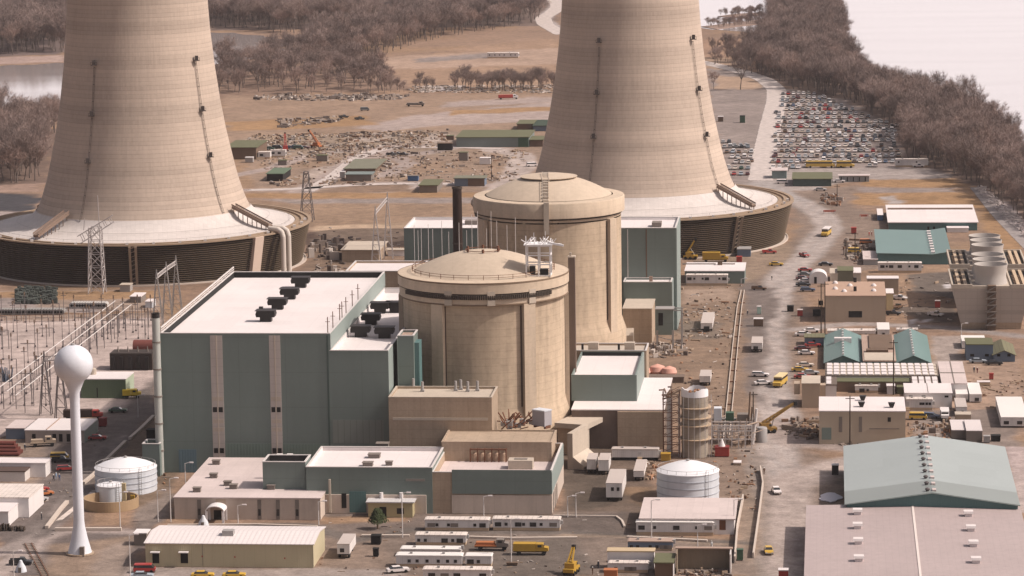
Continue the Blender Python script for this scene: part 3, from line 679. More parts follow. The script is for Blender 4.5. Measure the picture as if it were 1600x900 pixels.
sg = bldg('wall_cabinet', 'grey cabinet with a white lid at the left end of the beige shed', 'cabinet', (209,834),(229,834),828, base=852, wall=GREYW, roof=WHITE)
# ================================================================ middle and far halls
H1 = bldg('turbine_hall', 'far green turbine hall stretching behind both reactor domes', 'industrial building', (631,357),(1055,359),340, h=32.7, wall=GREEN, roof=ROOFW, parapet=.8, inner=WHITE)
MB().box(H1.w-8,H1.w-5,8,13,32,33.4).box(18,22,14,18,32,33.2).build('roof_hatch', GREYW, H1.root)
MB().box(H1.w,H1.w+.3,0,H1.d,0,H1.h).build('sunlit_cladding', GREEN_LIT, H1.root)
a,_ = H1.f(1009, 370); MB().box(a, a+.35, -.12, -.02, 12, H1.h-.3).build('downpipe', BROWNW, H1.root)
a,_ = H1.f(980, 370); MB().box(a, a+.25, -.12, -.02, 12, H1.h-.3).build('downpipe', STEELL, H1.root)
H1b = bldg_v('green_annex', 'lower green block with a white roof right of the far reactor', 'building', H1.v0-9, 974, 1049, 441, 8.9, wall=GREEN, roof=ROOFW, parapet=.5)
MB().box(H1b.w, H1b.w+.3, 0, H1b.d, 0, H1b.h).build('sunlit_cladding', GREEN_LIT, H1b.root)
MB().box(8,H1b.w-6,2,2.5,H1b.h-.5,H1b.h+1.6).build('roof_wall', ROOFB, H1b.root)
bldg('heater_bay', 'flat white roofed block behind the green hall left of the near dome', 'building', (540,424),(652,428),408, h=25, wall=CONC, roof=ROOFW, parapet=.6)
CK = bldg('concrete_annex', 'concrete block with a pale flat roof at the right foot of the far reactor', 'concrete building', (973,483),(1018,484),464, h=11.3, wall=CONC, roof=CONCL)
x,_ = CK.f(975,520); MB().profx([(-2,0),(3,0),(3,4),(1.5,5.4),(-2,3.6)], -1.5, 2.0).build('sloping_duct', CONCL, CK.root, loc=(1.4,-1.5,0))
u0, v0 = UV(1025, 546); 
t = thing('elevated_cabin', 'grey green cabin raised on steel legs beside the far concrete annex', 'cabin', u0, v0)
w_ = FP(1052,500,v0)[0]-u0; z1 = FP(1025,484,v0)[1]; z0 = FP(1025,516,v0)[1]
MB().box(0,w_,0,5,z0,z1).build('cabin_wall', GREEN, t); MB().box(-.2,w_+.2,-.2,5.2,z1+.003,z1+.3).build('roof', STEEL, t)
MB().box(.8,2.2,-.08,-.01,z0+1.5,z1-1).build('window', DARK, t)
for (x_, y_) in ((.3,.3),(w_-.3,.3),(.3,4.7),(w_-.3,4.7),(w_+2.5,.3),(w_+2.5,4.7)): MB().beam((x_,y_,0),(x_,y_,z0 if x_ < w_ else z1), .4).build('leg', STEEL, t)
MB().beam((w_,.3,z1-.2),(w_+2.5,.3,z1-.2),.3).beam((w_,4.7,z1-.2),(w_+2.5,4.7,z1-.2),.3).beam((.3,.3,z0-2),(w_+2.5,.3,2),.2).build('brace', STEEL, t)
# buildings between the reactors on the right
AL = bldg('auxiliary_building', 'low brown concrete auxiliary building with a white roof right of the near reactor', 'concrete building', (893,641),(1037,643),591, base=700, wall=CONCD, roof=ROOFW, over=.1)
MB().box(AL.w*.5, AL.w+.1, -.8, -.02, 0, AL.h-.2).build('front_bay', CONC, AL.root)
AU = thing('green_penthouse', 'green walled rooftop block with a black rimmed white roof between the two reactors', 'building', *UV(893, 628, AL.h), AL.h+.25)
w_ = UV(994,628,AL.h)[0]-UV(893,628,AL.h)[0]; v1 = UV(893,628,AL.h)[1]; hh = FP(990,586,v1)[1]-AL.h-.25; d_ = UV(990,551,AL.h+hh)[1]-v1
MB().box(0,w_,0,d_,0,hh-1.2).build('wall', GREEN, AU)
pb = MB()
for a in ((0,w_,0,.35),(0,w_,d_-.35,d_),(0,.35,.35,d_-.35),(w_-.35,w_,.35,d_-.35)): pb.box(*a, hh-1.2, hh)
pb.box(.36,w_-.36,d_-.42,d_-.353,hh-1.1,hh-.05,1)
pb.build('parapet', [GREEN, ROOFD], AU)
MB().box(.36,w_-.36,.36,d_-.36,hh-1.195,hh-1.1).build('roof', ROOFW, AU)
MB().box(w_,w_+.25,0,d_,0,hh).build('sunlit_cladding', GREEN_LIT, AU)
BK = bldg_v('concrete_annex', 'concrete strip roof with square hatches behind the green rooftop block', 'concrete building', v1+d_+.4, 893, 1010, 548, 12, wall=CONC, roof=CONCL, parapet=.5)
for px in (926, 983): x, y = BK.r(px, 549, BK.h); MB().box(-1.4,1.4,-1.2,1.2,-.4,2).build('roof_hatch', CONCL, BK.root, loc=(x,2.5,BK.h))
for px in (909, 966): x, y = BK.r(px, 549, BK.h); MB().box(-.3,.3,-.3,.3,-.4,1.6).build('dark_vent', BLACKM, BK.root, loc=(x,2.0,BK.h))
t = thing('wrapped_drums', 'heap of pink wrapped bundles beside the green rooftop block', 'bundles', *UV(1027, 586), 0)
for (x_, y_, r_) in ((-4,0,2.2),(0,1.5,2.6),(3.5,-.5,2.4)):
    MB().lathe([(r_*.8,0),(r_,r_*.4),(r_*.8,r_*.9),(.01,r_*1.2)], 14, (x_,y_)).build('bundle', PINK, t, smooth=True)
bldg('concrete_wall', 'low dark concrete wall behind the white auxiliary roof', 'wall', (1008,590),(1068,591),586, base=598, wall=CONCD, roof=CONCD)
# entrance canopy of concrete (turned off the grid)
g = G(868, 705); u0, v0 = uv(g.x, g.y)
g = G(871, 709); u0, v0 = uv(g.x, g.y)
t = thing('concrete_porch', 'heavy concrete porch with an open right side beside the foot of the near reactor', 'porch', u0, v0, 0, R(-18))
MB().hexa([(-.5,-.5,7.0),(8.5,-.5,7.0),(8.5,15,7.0),(-.5,15,7.0),(-.5,-.5,8.3),(8.5,-.5,8.3),(8.5,15,8.3),(-.5,15,8.3)]).build('roof_slab', CONCL, t)
MB().box(0,8,.3,.9,0,7.0).build('front_wall', CONC, t); MB().box(0,.8,.9,14,0,7.0).build('left_wall', CONC, t)
MB().box(7.2,8.2,12.8,14,0,7.0).build('pillar', CONCL, t); MB().box(7.2,8.2,0.91,2.0,0,7.0).build('pillar', CONCL, t)
MB().box(.9,7.2,13,14,0,6.99).build('back_wall', CONCD, t)
g = G(887, 733); u0, v0 = uv(g.x, g.y)
t = thing('retaining_wall', 'free standing pale concrete wall slab with a flared foot near the parked trailers', 'wall', u0, v0, 0, R(-14))
MB().profx([(0,0),(12.5,0),(12.5,9.3),(0,9.3)], 0, 1.4).build('slab', CONCL, t)
MB().prof([(1.41,.02),(4.4,.02),(4.4,.8),(1.41,3.2)], .1, 12.4).build('flared_foot', CONCL, t)
# ================================================================ ground sheet with painted soils
def vnoise(x, y, s, seed):
    rs = np.random.RandomState(seed); T_ = rs.rand(256, 256)
    X = x/s; Y = y/s; xi = np.floor(X).astype(int); yi = np.floor(Y).astype(int); fx = X-xi; fy = Y-yi
    fx = fx*fx*(3-2*fx); fy = fy*fy*(3-2*fy)
    g = lambda a, b: T_[a % 256, b % 256]
    return (g(xi,yi)*(1-fx)+g(xi+1,yi)*fx)*(1-fy) + (g(xi,yi+1)*(1-fx)+g(xi+1,yi+1)*fx)*fy
def fbm(x, y, s, seed, o=4):
    t = 0; a = 1; n = 0
    for i in range(o): t = t + a*vnoise(x, y, s/2**i, seed+i*7); n += a; a *= .55
    return t/n
def steps(a, b, s): return list(np.arange(a, b, s))
gx = steps(-9000,-1200,600)+steps(-1200,-420,20)+steps(-420,-200,5)+steps(-200,250,1.6)+steps(250,520,6)+steps(520,1300,24)+steps(1300,9001,700)
gy = steps(-600,560,60)+steps(560,690,6)+steps(690,1250,1.6)+steps(1250,1800,3.0)+steps(1800,2900,8)+steps(2900,4200,40)+steps(4200,20001,800)
gx = np.array(sorted(set(np.round(gx,3)))); gy = np.array(sorted(set(np.round(gy,3))))
GX, GY = np.meshgrid(gx, gy); X_ = GX.ravel(); Y_ = GY.ravel()
n1 = fbm(X_, Y_, 40, 1); n2 = fbm(X_, Y_, 9, 11, 3); n3 = fbm(X_, Y_, 130, 21)
jx = (fbm(X_, Y_, 12, 31, 3)-.5); jy = (fbm(X_, Y_, 12, 41, 3)-.5)
C_ = np.tile(np.array([.30,.205,.15]), (len(X_),1))
C_ *= (0.75 + .5*n3)[:,None]
gr = np.clip((n1-.5)*5, 0, 1)[:,None]; C_ = C_*(1-gr*.5) + np.array([.36,.235,.135])*gr*.5
def sdist(poly, X, Y):
    d = np.full(len(X), 1e9); ins = np.zeros(len(X), bool); n = len(poly)
    for i in range(n):
        x0, y0 = poly[i]; x1, y1 = poly[(i+1) % n]; ex, ey = x1-x0, y1-y0
        t = np.clip(((X-x0)*ex+(Y-y0)*ey)/(ex*ex+ey*ey+1e-9), 0, 1)
        d = np.minimum(d, np.hypot(X-x0-t*ex, Y-y0-t*ey))
        c = ((y0 > Y) != (y1 > Y)) & (X < (x1-x0)*(Y-y0)/((y1-y0) if abs(y1-y0) > 1e-9 else 1e-9)+x0)
        ins ^= c
    return np.where(ins, d, -d)
def paint(px, col, feather=3.0, jit=6.0, amt=1.0, mottle=.25):
    poly = [tuple(G(*p)[:2]) for p in px]; xs = [p[0] for p in poly]; ys = [p[1] for p in poly]; m = 25
    sel = np.where((X_ > min(xs)-m) & (X_ < max(xs)+m) & (Y_ > min(ys)-m) & (Y_ < max(ys)+m))[0]
    if not len(sel): return
    k = 1+np.clip((Y_[sel]-900)/900, 0, 2)
    d = sdist(poly, X_[sel]+jx[sel]*jit*k, Y_[sel]+jy[sel]*jit*k)
    a = np.clip(d/feather+.5, 0, 1)*amt; a = (a*a*(3-2*a))[:,None]
    C_[sel] = C_[sel]*(1-a) + np.array(col)*(1-mottle/2+mottle*n2[sel])[:,None]*(1-mottle/2+mottle*n1[sel])[:,None]*a
def stroke(px, w, col, feather=2.0, jit=3.0, amt=1.0, offs=0.0):
    P = [Vector(G(*p)[:2]) for p in px]
    xs = [p[0] for p in P]; ys = [p[1] for p in P]; m = w+10
    sel = np.where((X_ > min(xs)-m) & (X_ < max(xs)+m) & (Y_ > min(ys)-m) & (Y_ < max(ys)+m))[0]
    if not len(sel): return
    X = X_[sel]+jx[sel]*jit; Y = Y_[sel]+jy[sel]*jit; d = np.full(len(sel), 1e9)
    for a, b in zip(P, P[1:]):
        ex, ey = b.x-a.x, b.y-a.y; L = math.hypot(ex, ey)+1e-9
        t = np.clip(((X-a.x)*ex+(Y-a.y)*ey)/(L*L), 0, 1)
        ox, oy = -ey/L*offs, ex/L*offs
        d = np.minimum(d, np.hypot(X-a.x-t*ex-ox, Y-a.y-t*ey-oy))
    a = np.clip((w/2-d)/feather+.5, 0, 1)*amt; a = a[:,None]
    C_[sel] = C_[sel]*(1-a) + np.array(col)*(.85+.3*n2[sel])[:,None]*a
EARTH=(.27,.18,.125); OCHRE=(.37,.23,.125); GRAVEL=(.40,.325,.295); DUST=(.47,.395,.36); ASPH=(.19,.155,.14); DIRTY=(.135,.10,.08); GREYG=(.30,.25,.23)
# far fields
paint([(330,150),(870,140),(870,60),(760,70),(600,95),(500,110),(330,105)], (.37,.25,.175))
paint([(500,105),(620,88),(880,74),(880,100),(620,108)], (.43,.31,.24))
paint([(640,92),(800,80),(790,88),(660,98)], GREYG)
paint([(350,150),(870,145),(870,215),(350,230)], (.34,.24,.175))
for p in [[(560,200),(640,180),(760,168),(870,160),(870,190),(700,195),(600,205)], [(690,160),(870,150),(870,160),(700,168)]]: paint(p, (.42,.34,.31), 6)
paint([(700,172),(870,166),(870,172),(700,180)], OCHRE, 4)
paint([(660,135),(725,133),(720,142),(655,143)], (.62,.55,.53), 1.5, 2)
paint([(350,190),(560,180),(600,195),(360,205)], OCHRE, 5)
paint([(370,225),(860,215),(860,300),(400,300)], (.31,.225,.17))
paint([(380,215),(760,205),(700,240),(400,245)], (.34,.26,.20), 5, 14)
for p in [[(430,250),(520,246),(500,262),(440,264)], [(610,262),(700,250),(740,268),(640,276)], [(780,245),(800,262),(790,285),(740,275)], [(395,255),(420,258),(410,275)]]: paint(p, OCHRE, 4, 8, .3)
for p in [[(480,262),(540,258),(530,275),(470,280)], [(650,210),(710,208),(700,225),(650,226)], [(560,205),(620,208),(610,222),(550,220)]]: paint(p, (.47,.39,.345), 4, 10, .7)
# yard roads
stroke([(360,275),(430,262),(470,245),(540,235),(600,228),(720,228),(790,232)], 9, GRAVEL)
stroke([(470,300),(520,275),(560,245),(600,230)], 12, GRAVEL)
stroke([(590,245),(660,240),(700,232)], 10, GRAVEL); stroke([(600,235),(640,255),(600,275)], 9, GRAVEL)
stroke([(380,297),(460,296),(560,287),(640,285),(760,290),(830,280)], 9, GRAVEL)
stroke([(770,235),(810,240),(818,255),(800,280),(780,300)], 13, DUST)
stroke([(640,290),(600,300)], 12, DUST)
paint([(560,290),(640,285),(645,300),(480,301)], (.26,.18,.13), 3)
paint([(380,302),(745,300),(740,309),(390,310)], OCHRE, 4, 5); paint([(395,311),(745,309),(740,318),(480,320)], GREYG, 4, 5)
paint([(395,318),(745,318),(745,352),(480,355)], (.31,.215,.15), 5)
paint([(530,352),(760,340),(770,375),(540,378)], (.38,.275,.195), 5)
paint([(488,352),(600,350),(640,366),(620,378),(488,382)], (.58,.43,.31), 4)
paint([(480,380),(745,376),(745,470),(480,470)], (.24,.17,.125))
# car park, plaza and main road on the right
paint([(1100,100),(1180,112),(1215,140),(1200,290),(1130,290)], GREYG, 4)
paint([(1112,118),(1190,122),(1190,138),(1115,140)], (.42,.30,.22), 3)
paint([(1205,138),(1290,140),(1380,185),(1420,200),(1430,270),(1200,275)], (.33,.275,.255), 4)
paint([(1180,262),(1500,262),(1490,278),(1330,280),(1270,300),(1180,295)], (.38,.33,.31), 4)
paint([(1345,280),(1515,278),(1530,292),(1350,292)], OCHRE, 3); paint([(1335,293),(1500,293),(1490,300),(1340,301)], GREYG, 3)
paint([(1335,302),(1510,300),(1535,325),(1390,322),(1338,320)], OCHRE, 3); paint([(1380,308),(1405,306),(1405,320),(1385,320)], (.45,.40,.38), 2)
paint([(1235,300),(1340,290),(1330,320),(1390,345),(1380,420),(1260,430),(1240,600),(1260,700),(1330,740),(1270,900),(1180,900),(1180,600),(1165,440),(1245,375)], (.25,.19,.155), 5)
stroke([(1188,285),(1250,315),(1285,335),(1295,355),(1270,390),(1225,430),(1203,480),(1198,540),(1205,600),(1215,660),(1213,720),(1222,800),(1222,900)], 11, (.40,.36,.345), 3)
for o in (-3.6, -1.6, 1.2, 3.4): stroke([(1250,315),(1285,335),(1295,355),(1270,390),(1225,430),(1203,480),(1198,540),(1205,600),(1215,660),(1213,720),(1222,800),(1222,900)], 1.3, DUST, 1.5, 3, .8, o)
stroke([(1340,722),(1270,738),(1230,760),(1220,820),(1230,900)], 14, (.43,.36,.33), 4)
for o in (-3,0,3): stroke([(1320,722),(1270,738),(1240,770),(1232,830),(1245,900)], 1.0, DUST, 1, 3, .7, o)
stroke([(1210,660),(1240,690),(1330,700)], 10, (.40,.33,.30), 4)
stroke([(1240,515),(1330,505),(1480,512),(1600,525)], 7, (.38,.33,.31), 3); stroke([(1300,470),(1500,510)], 3, GREYG, 2, 3, .5)
paint([(1320,425),(1490,415),(1500,500),(1390,505),(1390,430)], (.33,.225,.155), 3)
paint([(1415,430),(1490,425),(1495,470),(1430,455)], (.17,.14,.12), 4); paint([(1395,480),(1490,478),(1500,505),(1430,500)], (.15,.12,.10), 3)
for p in [[(1418,500),(1430,498),(1432,505),(1420,506)], [(1438,499),(1455,498),(1452,503),(1440,504)], [(1475,445),(1488,443),(1488,450),(1476,451)]]: paint(p, (.55,.52,.53), .8, 1)
paint([(1455,560),(1600,560),(1600,680),(1470,690)], (.35,.25,.19)); paint([(1450,525),(1520,525),(1500,570),(1460,575)], (.36,.30,.27), 3)
paint([(1420,640),(1570,640),(1600,720),(1560,720),(1430,690)], (.26,.21,.185), 3)
paint([(1570,698),(1640,698),(1640,800),(1590,800)], (.47,.385,.37), .8, 1)
stroke([(1522,290),(1560,335),(1600,375),(1660,430)], 5.5, (.25,.21,.21), 1.5, 2); stroke([(1530,288),(1570,322),(1600,350),(1660,400)], 6, (.56,.48,.47), 1.5, 3)
paint([(1510,290),(1525,290),(1600,380),(1600,420),(1540,360)], OCHRE, 3, 3, .8)
# middle yard right of the reactors
paint([(1000,430),(1165,440),(1170,720),(1100,740),(1000,600)], (.265,.19,.14)); paint([(1065,455),(1150,450),(1150,470),(1065,475)], (.36,.27,.21), 3)
paint([(1165,440),(1215,450),(1190,600),(1195,640),(1160,600)], (.20,.165,.15), 3)
paint([(1060,500),(1130,505),(1120,530),(1060,530)], (.20,.16,.13), 3)
paint([(1100,385),(1240,380),(1240,400),(1180,440),(1065,440)], (.30,.225,.17), 3)
paint([(870,690),(1020,690),(1020,830),(880,830)], (.16,.12,.095), 3); paint([(880,720),(960,740),(990,770),(930,800),(880,790)], (.11,.088,.072), 3, 6, .8)
paint([(960,760),(1020,760),(1000,790)], (.24,.16,.10), 3, 5, .7)
paint([(1100,700),(1180,700),(1180,900),(1150,900),(1145,790),(1100,770)], (.255,.19,.15), 2)
stroke([(1170,700),(1190,760),(1180,900)], 5, (.30,.25,.22), 2)
paint([(1150,780),(1185,760),(1182,900),(1150,900)], (.29,.225,.18), 1.5)
# foreground yard
paint([(500,800),(960,800),(960,832),(1160,850),(1190,900),(500,900)], (.235,.185,.155), 3)
paint([(880,805),(985,800),(980,835),(880,835)], (.16,.13,.115), 2)
paint([(505,800),(680,800),(660,830),(540,835)], (.20,.16,.14), 3); paint([(500,838),(600,832),(600,900),(500,900)], (.27,.205,.165), 3)
paint([(200,884),(640,890),(640,930),(180,930)], (.38,.32,.29), 3, 5)
stroke([(380,822),(480,820),(560,845),(640,828),(900,832),(1160,848)], 4.5, (.17,.145,.13), 2)
stroke([(880,836),(960,838),(1200,855)], 2, (.38,.29,.22), 1.5, 3, .8)
paint([(720,850),(900,840),(940,900),(770,900)], (.175,.145,.125), 4)
paint([(500,806),(640,808),(640,816),(500,818)], (.36,.23,.14), 2, 4, .7)
# tank area and left yard
paint([(0,690),(110,690),(235,590),(258,640),(258,740),(275,800),(240,830),(200,900),(0,900)], (.175,.145,.135), 2)
paint([(232,650),(262,650),(272,740),(258,790),(140,800),(135,760),(190,700)], (.20,.145,.105), 2)
paint([(75,815),(135,745),(190,700),(150,790),(215,805),(215,828),(75,830)], (.27,.19,.15), 2); paint([(135,795),(215,795),(210,822),(140,822)], (.33,.22,.15), 3)
paint([(215,800),(262,760),(268,800),(230,828)], (.25,.205,.18), 2)
stroke([(-20,870),(60,842),(110,828),(215,832),(260,840)], 5.5, (.43,.36,.335), 2.5)
stroke([(70,835),(30,870),(-10,900)], 7, (.46,.385,.355), 3); stroke([(95,800),(60,835),(10,860)], 5, (.33,.28,.26), 3)
stroke([(235,590),(180,680),(120,770),(60,835)], 7, (.165,.14,.13), 3)
for o in (-2,0,2.5): stroke([(180,680),(120,770),(60,840),(20,890)], .8, (.34,.29,.27), 1, 2, .6, o)
paint([(80,850),(210,838),(190,900),(60,900)], (.29,.215,.165), 3); paint([(150,860),(205,840),(200,900),(140,900)], (.36,.29,.25), 3, 5, .7)
paint([(0,690),(70,690),(60,760),(0,760)], (.30,.23,.185), 4)
paint([(-60,502),(245,496),(250,560),(232,600),(190,640),(60,665),(-60,700)], (.49,.405,.375), 3); paint([(-60,505),(245,499),(245,503),(-60,510)], (.60,.50,.46), 2, 2)
for yy in (525, 545, 575, 610): stroke([(-60,yy),(230,yy-4)], 1.6, (.36,.29,.27), 2, 5, .6)
paint([(-60,455),(250,452),(250,496),(-60,502)], (.33,.255,.21), 3); paint([(-60,488),(250,486),(250,490),(-60,494)], (.27,.18,.12), 2)
paint([(-60,462),(30,465),(60,480),(160,482),(160,488),(-60,490)], (.33,.28,.265), 3)
paint([(-60,456),(250,453),(250,466),(120,470),(60,468),(-60,462)], (.34,.22,.13), 2)
paint([(-60,300),(62,303),(62,330),(-60,330)], (.075,.072,.08), 3); paint([(-60,330),(80,330),(80,352),(-60,352)], (.42,.35,.33), 3); paint([(-60,282),(70,282),(64,300),(-60,300)], (.37,.26,.21), 3)
# woodland floors and shores
for p in [[(-80,295),(75,285),(100,200),(-80,215)], [(1165,112),(1200,122),(1240,138),(1330,160),(1400,205),(1412,250),(1455,262),(1545,303),(1660,380),(1660,300),(1500,195),(1400,165),(1310,-40),(1205,-40),(1205,60)]]: paint(p, (.19,.135,.11), 5)
paint([(-80,104),(105,96),(105,86),(-80,92)], (.42,.31,.27), 3, 3); paint([(-80,92),(105,84),(105,-200),(-80,-200)], (.17,.13,.12), 5)
paint([(320,48),(870,40),(870,-200),(320,-200)], (.19,.14,.12), 6); paint([(580,18),(615,15),(625,48),(590,52)], (.36,.27,.22), 5)
paint([(1095,60),(1200,62),(1180,112),(1100,104)], (.36,.235,.165), 4); paint([(1095,90),(1170,92),(1165,110),(1100,106)], (.42,.30,.22), 4)
stroke([(845,-30),(872,8),(848,30),(880,52)], 12, (.42,.37,.36), 3, 3)
paint([(340,100),(470,82),(600,92),(600,104),(640,140),(340,150)], (.27,.185,.14), 5)
me = bpy.data.meshes.new('ground'); nx, ny = len(gx), len(gy); nv = nx*ny
me.vertices.add(nv); co = np.zeros((nv,3)); co[:,0] = X_; co[:,1] = Y_
co[:,2] = np.where(Y_ > 600, (fbm(X_, Y_, 7, 51, 2)-.5)*.10-.05, -.05)
me.vertices.foreach_set('co', co.ravel().astype(np.float32))
ii = (np.arange(ny-1)[:,None]*nx+np.arange(nx-1)[None,:]).ravel(); q = np.stack([ii,ii+1,ii+nx+1,ii+nx],1).astype(np.int32); nf = len(q)
me.loops.add(nf*4); me.loops.foreach_set('vertex_index', q.ravel()); me.polygons.add(nf); me.polygons.foreach_set('loop_start', np.arange(0,nf*4,4,dtype=np.int32))
try: me.polygons.foreach_set('loop_total', np.full(nf,4,dtype=np.int32))
except Exception: pass
ca = me.color_attributes.new('soil', 'FLOAT_COLOR', 'POINT'); ca.data.foreach_set('color', np.hstack([np.clip(C_*np.array([.775,.76,.75]),0,1), np.ones((nv,1))]).ravel().astype(np.float32))
me.update(); me.validate()
gm = bpy.data.materials.new('ground soils'); gm.use_nodes = True; n = gm.node_tree; L = n.links; b = n.nodes['Principled BSDF']
b.inputs['Roughness'].default_value = .95; b.inputs['Specular IOR Level'].default_value = .15
at = n.nodes.new('ShaderNodeAttribute'); at.attribute_name = 'soil'; tc = n.nodes.new('ShaderNodeTexCoord')
def nz(sc, det, src=None):
    x = n.nodes.new('ShaderNodeTexNoise'); x.inputs['Scale'].default_value = sc; x.inputs['Detail'].default_value = det; x.inputs['Roughness'].default_value = .7
    L.new(src or tc.outputs['Object'], x.inputs['Vector']); return x.outputs['Fac']
def mr(v, a, b_, c, d):
    x = n.nodes.new('ShaderNodeMapRange'); L.new(v, x.inputs['Value']); x.inputs['From Min'].default_value = a; x.inputs['From Max'].default_value = b_; x.inputs['To Min'].default_value = c; x.inputs['To Max'].default_value = d; return x.outputs[0]
def mu(a, b_):
    x = n.nodes.new('ShaderNodeMath'); x.operation = 'MULTIPLY'; L.new(a, x.inputs[0]); L.new(b_, x.inputs[1]); return x.outputs[0]
f = mu(mu(mr(nz(.22,5), .3,.7,.72,1.28), mr(nz(1.3,4), .3,.7,.82,1.18)), mr(nz(.035,4), .3,.7,.86,1.14))
vm = n.nodes.new('ShaderNodeVectorMath'); vm.operation = 'SCALE'; L.new(at.outputs['Color'], vm.inputs[0]); L.new(f, vm.inputs['Scale']); L.new(vm.outputs[0], b.inputs['Base Color'])
bp = n.nodes.new('ShaderNodeBump'); bp.inputs['Distance'].default_value = .4; bp.inputs['Strength'].default_value = .5; L.new(nz(.8,5), bp.inputs['Height']); L.new(bp.outputs[0], b.inputs['Normal'])
me.materials.append(gm)
go = bpy.data.objects.new('ground', me); COL.objects.link(go); structure(go)
# ---------------------------------------------------------------- water
wm = bpy.data.materials.new('river water'); wm.use_nodes = True; n = wm.node_tree; L = n.links; b = n.nodes['Principled BSDF']
b.inputs['Base Color'].default_value = (.34,.295,.285,1); b.inputs['Roughness'].default_value = .1; b.inputs['IOR'].default_value = 1.33; b.inputs['Specular IOR Level'].default_value = .9
tc = n.nodes.new('ShaderNodeTexCoord'); x = n.nodes.new('ShaderNodeTexNoise'); x.inputs['Scale'].default_value = .25; x.inputs['Detail'].default_value = 5; L.new(tc.outputs['Object'], x.inputs['Vector'])
bp = n.nodes.new('ShaderNodeBump'); bp.inputs['Distance'].default_value = .03; bp.inputs['Strength'].default_value = .12; L.new(x.outputs['Fac'], bp.inputs['Height']); L.new(bp.outputs[0], b.inputs['Normal'])
mp = n.nodes.new('ShaderNodeMapping'); mp.inputs['Scale'].default_value = (.004,.02,1); L.new(tc.outputs['Object'], mp.inputs['Vector']); x2 = n.nodes.new('ShaderNodeTexNoise'); x2.inputs['Scale'].default_value = 1; x2.inputs['Detail'].default_value = 6; L.new(mp.outputs[0], x2.inputs['Vector'])
rr = n.nodes.new('ShaderNodeMapRange'); rr.inputs['From Min'].default_value = .35; rr.inputs['From Max'].default_value = .65; rr.inputs['To Min'].default_value = .07; rr.inputs['To Max'].default_value = .12; L.new(x2.outputs['Fac'], rr.inputs['Value']); L.new(rr.outputs[0], b.inputs['Roughness'])
def water(name, px, jit=4.0, seed=1, z=.06):
    P = [Vector(G(*p)[:2]) for p in px]; out = []; rnd = random.Random(seed)
    for a, c in zip(P, P[1:]+P[:1]):
        L_ = (c-a).length; k = max(1, min(120, int(L_/9)))
        for i in range(k):
            p = a.lerp(c, i/k); out.append((p.x+rnd.uniform(-jit,jit)*min(1,p.y/1500), p.y+rnd.uniform(-jit,jit)*2, z))
    from mathutils.geometry import tessellate_polygon
    fs = tessellate_polygon([[Vector(p) for p in out]])
    m_ = bpy.data.meshes.new(name); m_.from_pydata(out, [], [tuple(f) for f in fs]); m_.materials.append(wm)
    o = bpy.data.objects.new(name, m_); COL.objects.link(o); structure(o); return o
water('river', [(1312,-60),(1316,20),(1322,100),(1350,135),(1400,158),(1450,174),(1505,186),(1540,210),(1570,232),(1600,280),(1660,345),(3200,900),(4200,-60),(3000,-330),(1330,-330)], 5, 3)
water('side_channel', [(-300,112),(-80,106),(105,98),(330,50),(400,54),(452,62),(440,84),(340,100),(105,160),(60,196),(-80,225),(-300,260)], 3, 4)
water('pond', [(1080,-60),(1200,-60),(1204,0),(1207,36),(1180,50),(1100,44),(1060,40)], 3, 5)
for i, P in enumerate(([(1122,26),(1150,22),(1190,20),(1192,24),(1150,28)], [(1095,42),(1130,38),(1165,34),(1195,30),(1197,37),(1150,42),(1120,46)])):
    pts = [G(*p) for p in P]; m_ = MB().prism([(p.x,p.y) for p in pts], .07, .35); o = m_.build('mud_bar', mat('mud', (.30,.21,.17), .95, .2, .05)); structure(o)
# ---------------------------------------------------------------- paved strips with ragged edges
def strip_mat(name, col, rough=.9):
    m = bpy.data.materials.new(name); m.use_nodes = True; n = m.node_tree; L = n.links; b = n.nodes['Principled BSDF']; b.inputs['Roughness'].default_value = rough
    tc = n.nodes.new('ShaderNodeTexCoord'); x = n.nodes.new('ShaderNodeTexNoise'); x.inputs['Scale'].default_value = .4; x.inputs['Detail'].default_value = 6; L.new(tc.outputs['Object'], x.inputs['Vector'])
    a = n.nodes.new('ShaderNodeAttribute'); a.attribute_name = 'edge'
    s = n.nodes.new('ShaderNodeMath'); s.operation = 'ADD'; L.new(a.outputs['Fac'], s.inputs[0]); L.new(x.outputs['Fac'], s.inputs[1])
    r = n.nodes.new('ShaderNodeMapRange'); r.inputs['From Min'].default_value = .62; r.inputs['From Max'].default_value = .95; L.new(s.outputs[0], r.inputs['Value']); L.new(r.outputs[0], b.inputs['Alpha'])
    v = n.nodes.new('ShaderNodeVectorMath'); v.operation = 'SCALE'; v.inputs[0].default_value = col; q = n.nodes.new('ShaderNodeMath'); q.operation = 'ADD'; q.inputs[1].default_value = .5; L.new(x.outputs['Fac'], q.inputs[0]); L.new(q.outputs[0], v.inputs['Scale']); L.new(v.outputs[0], b.inputs['Base Color'])
    return m
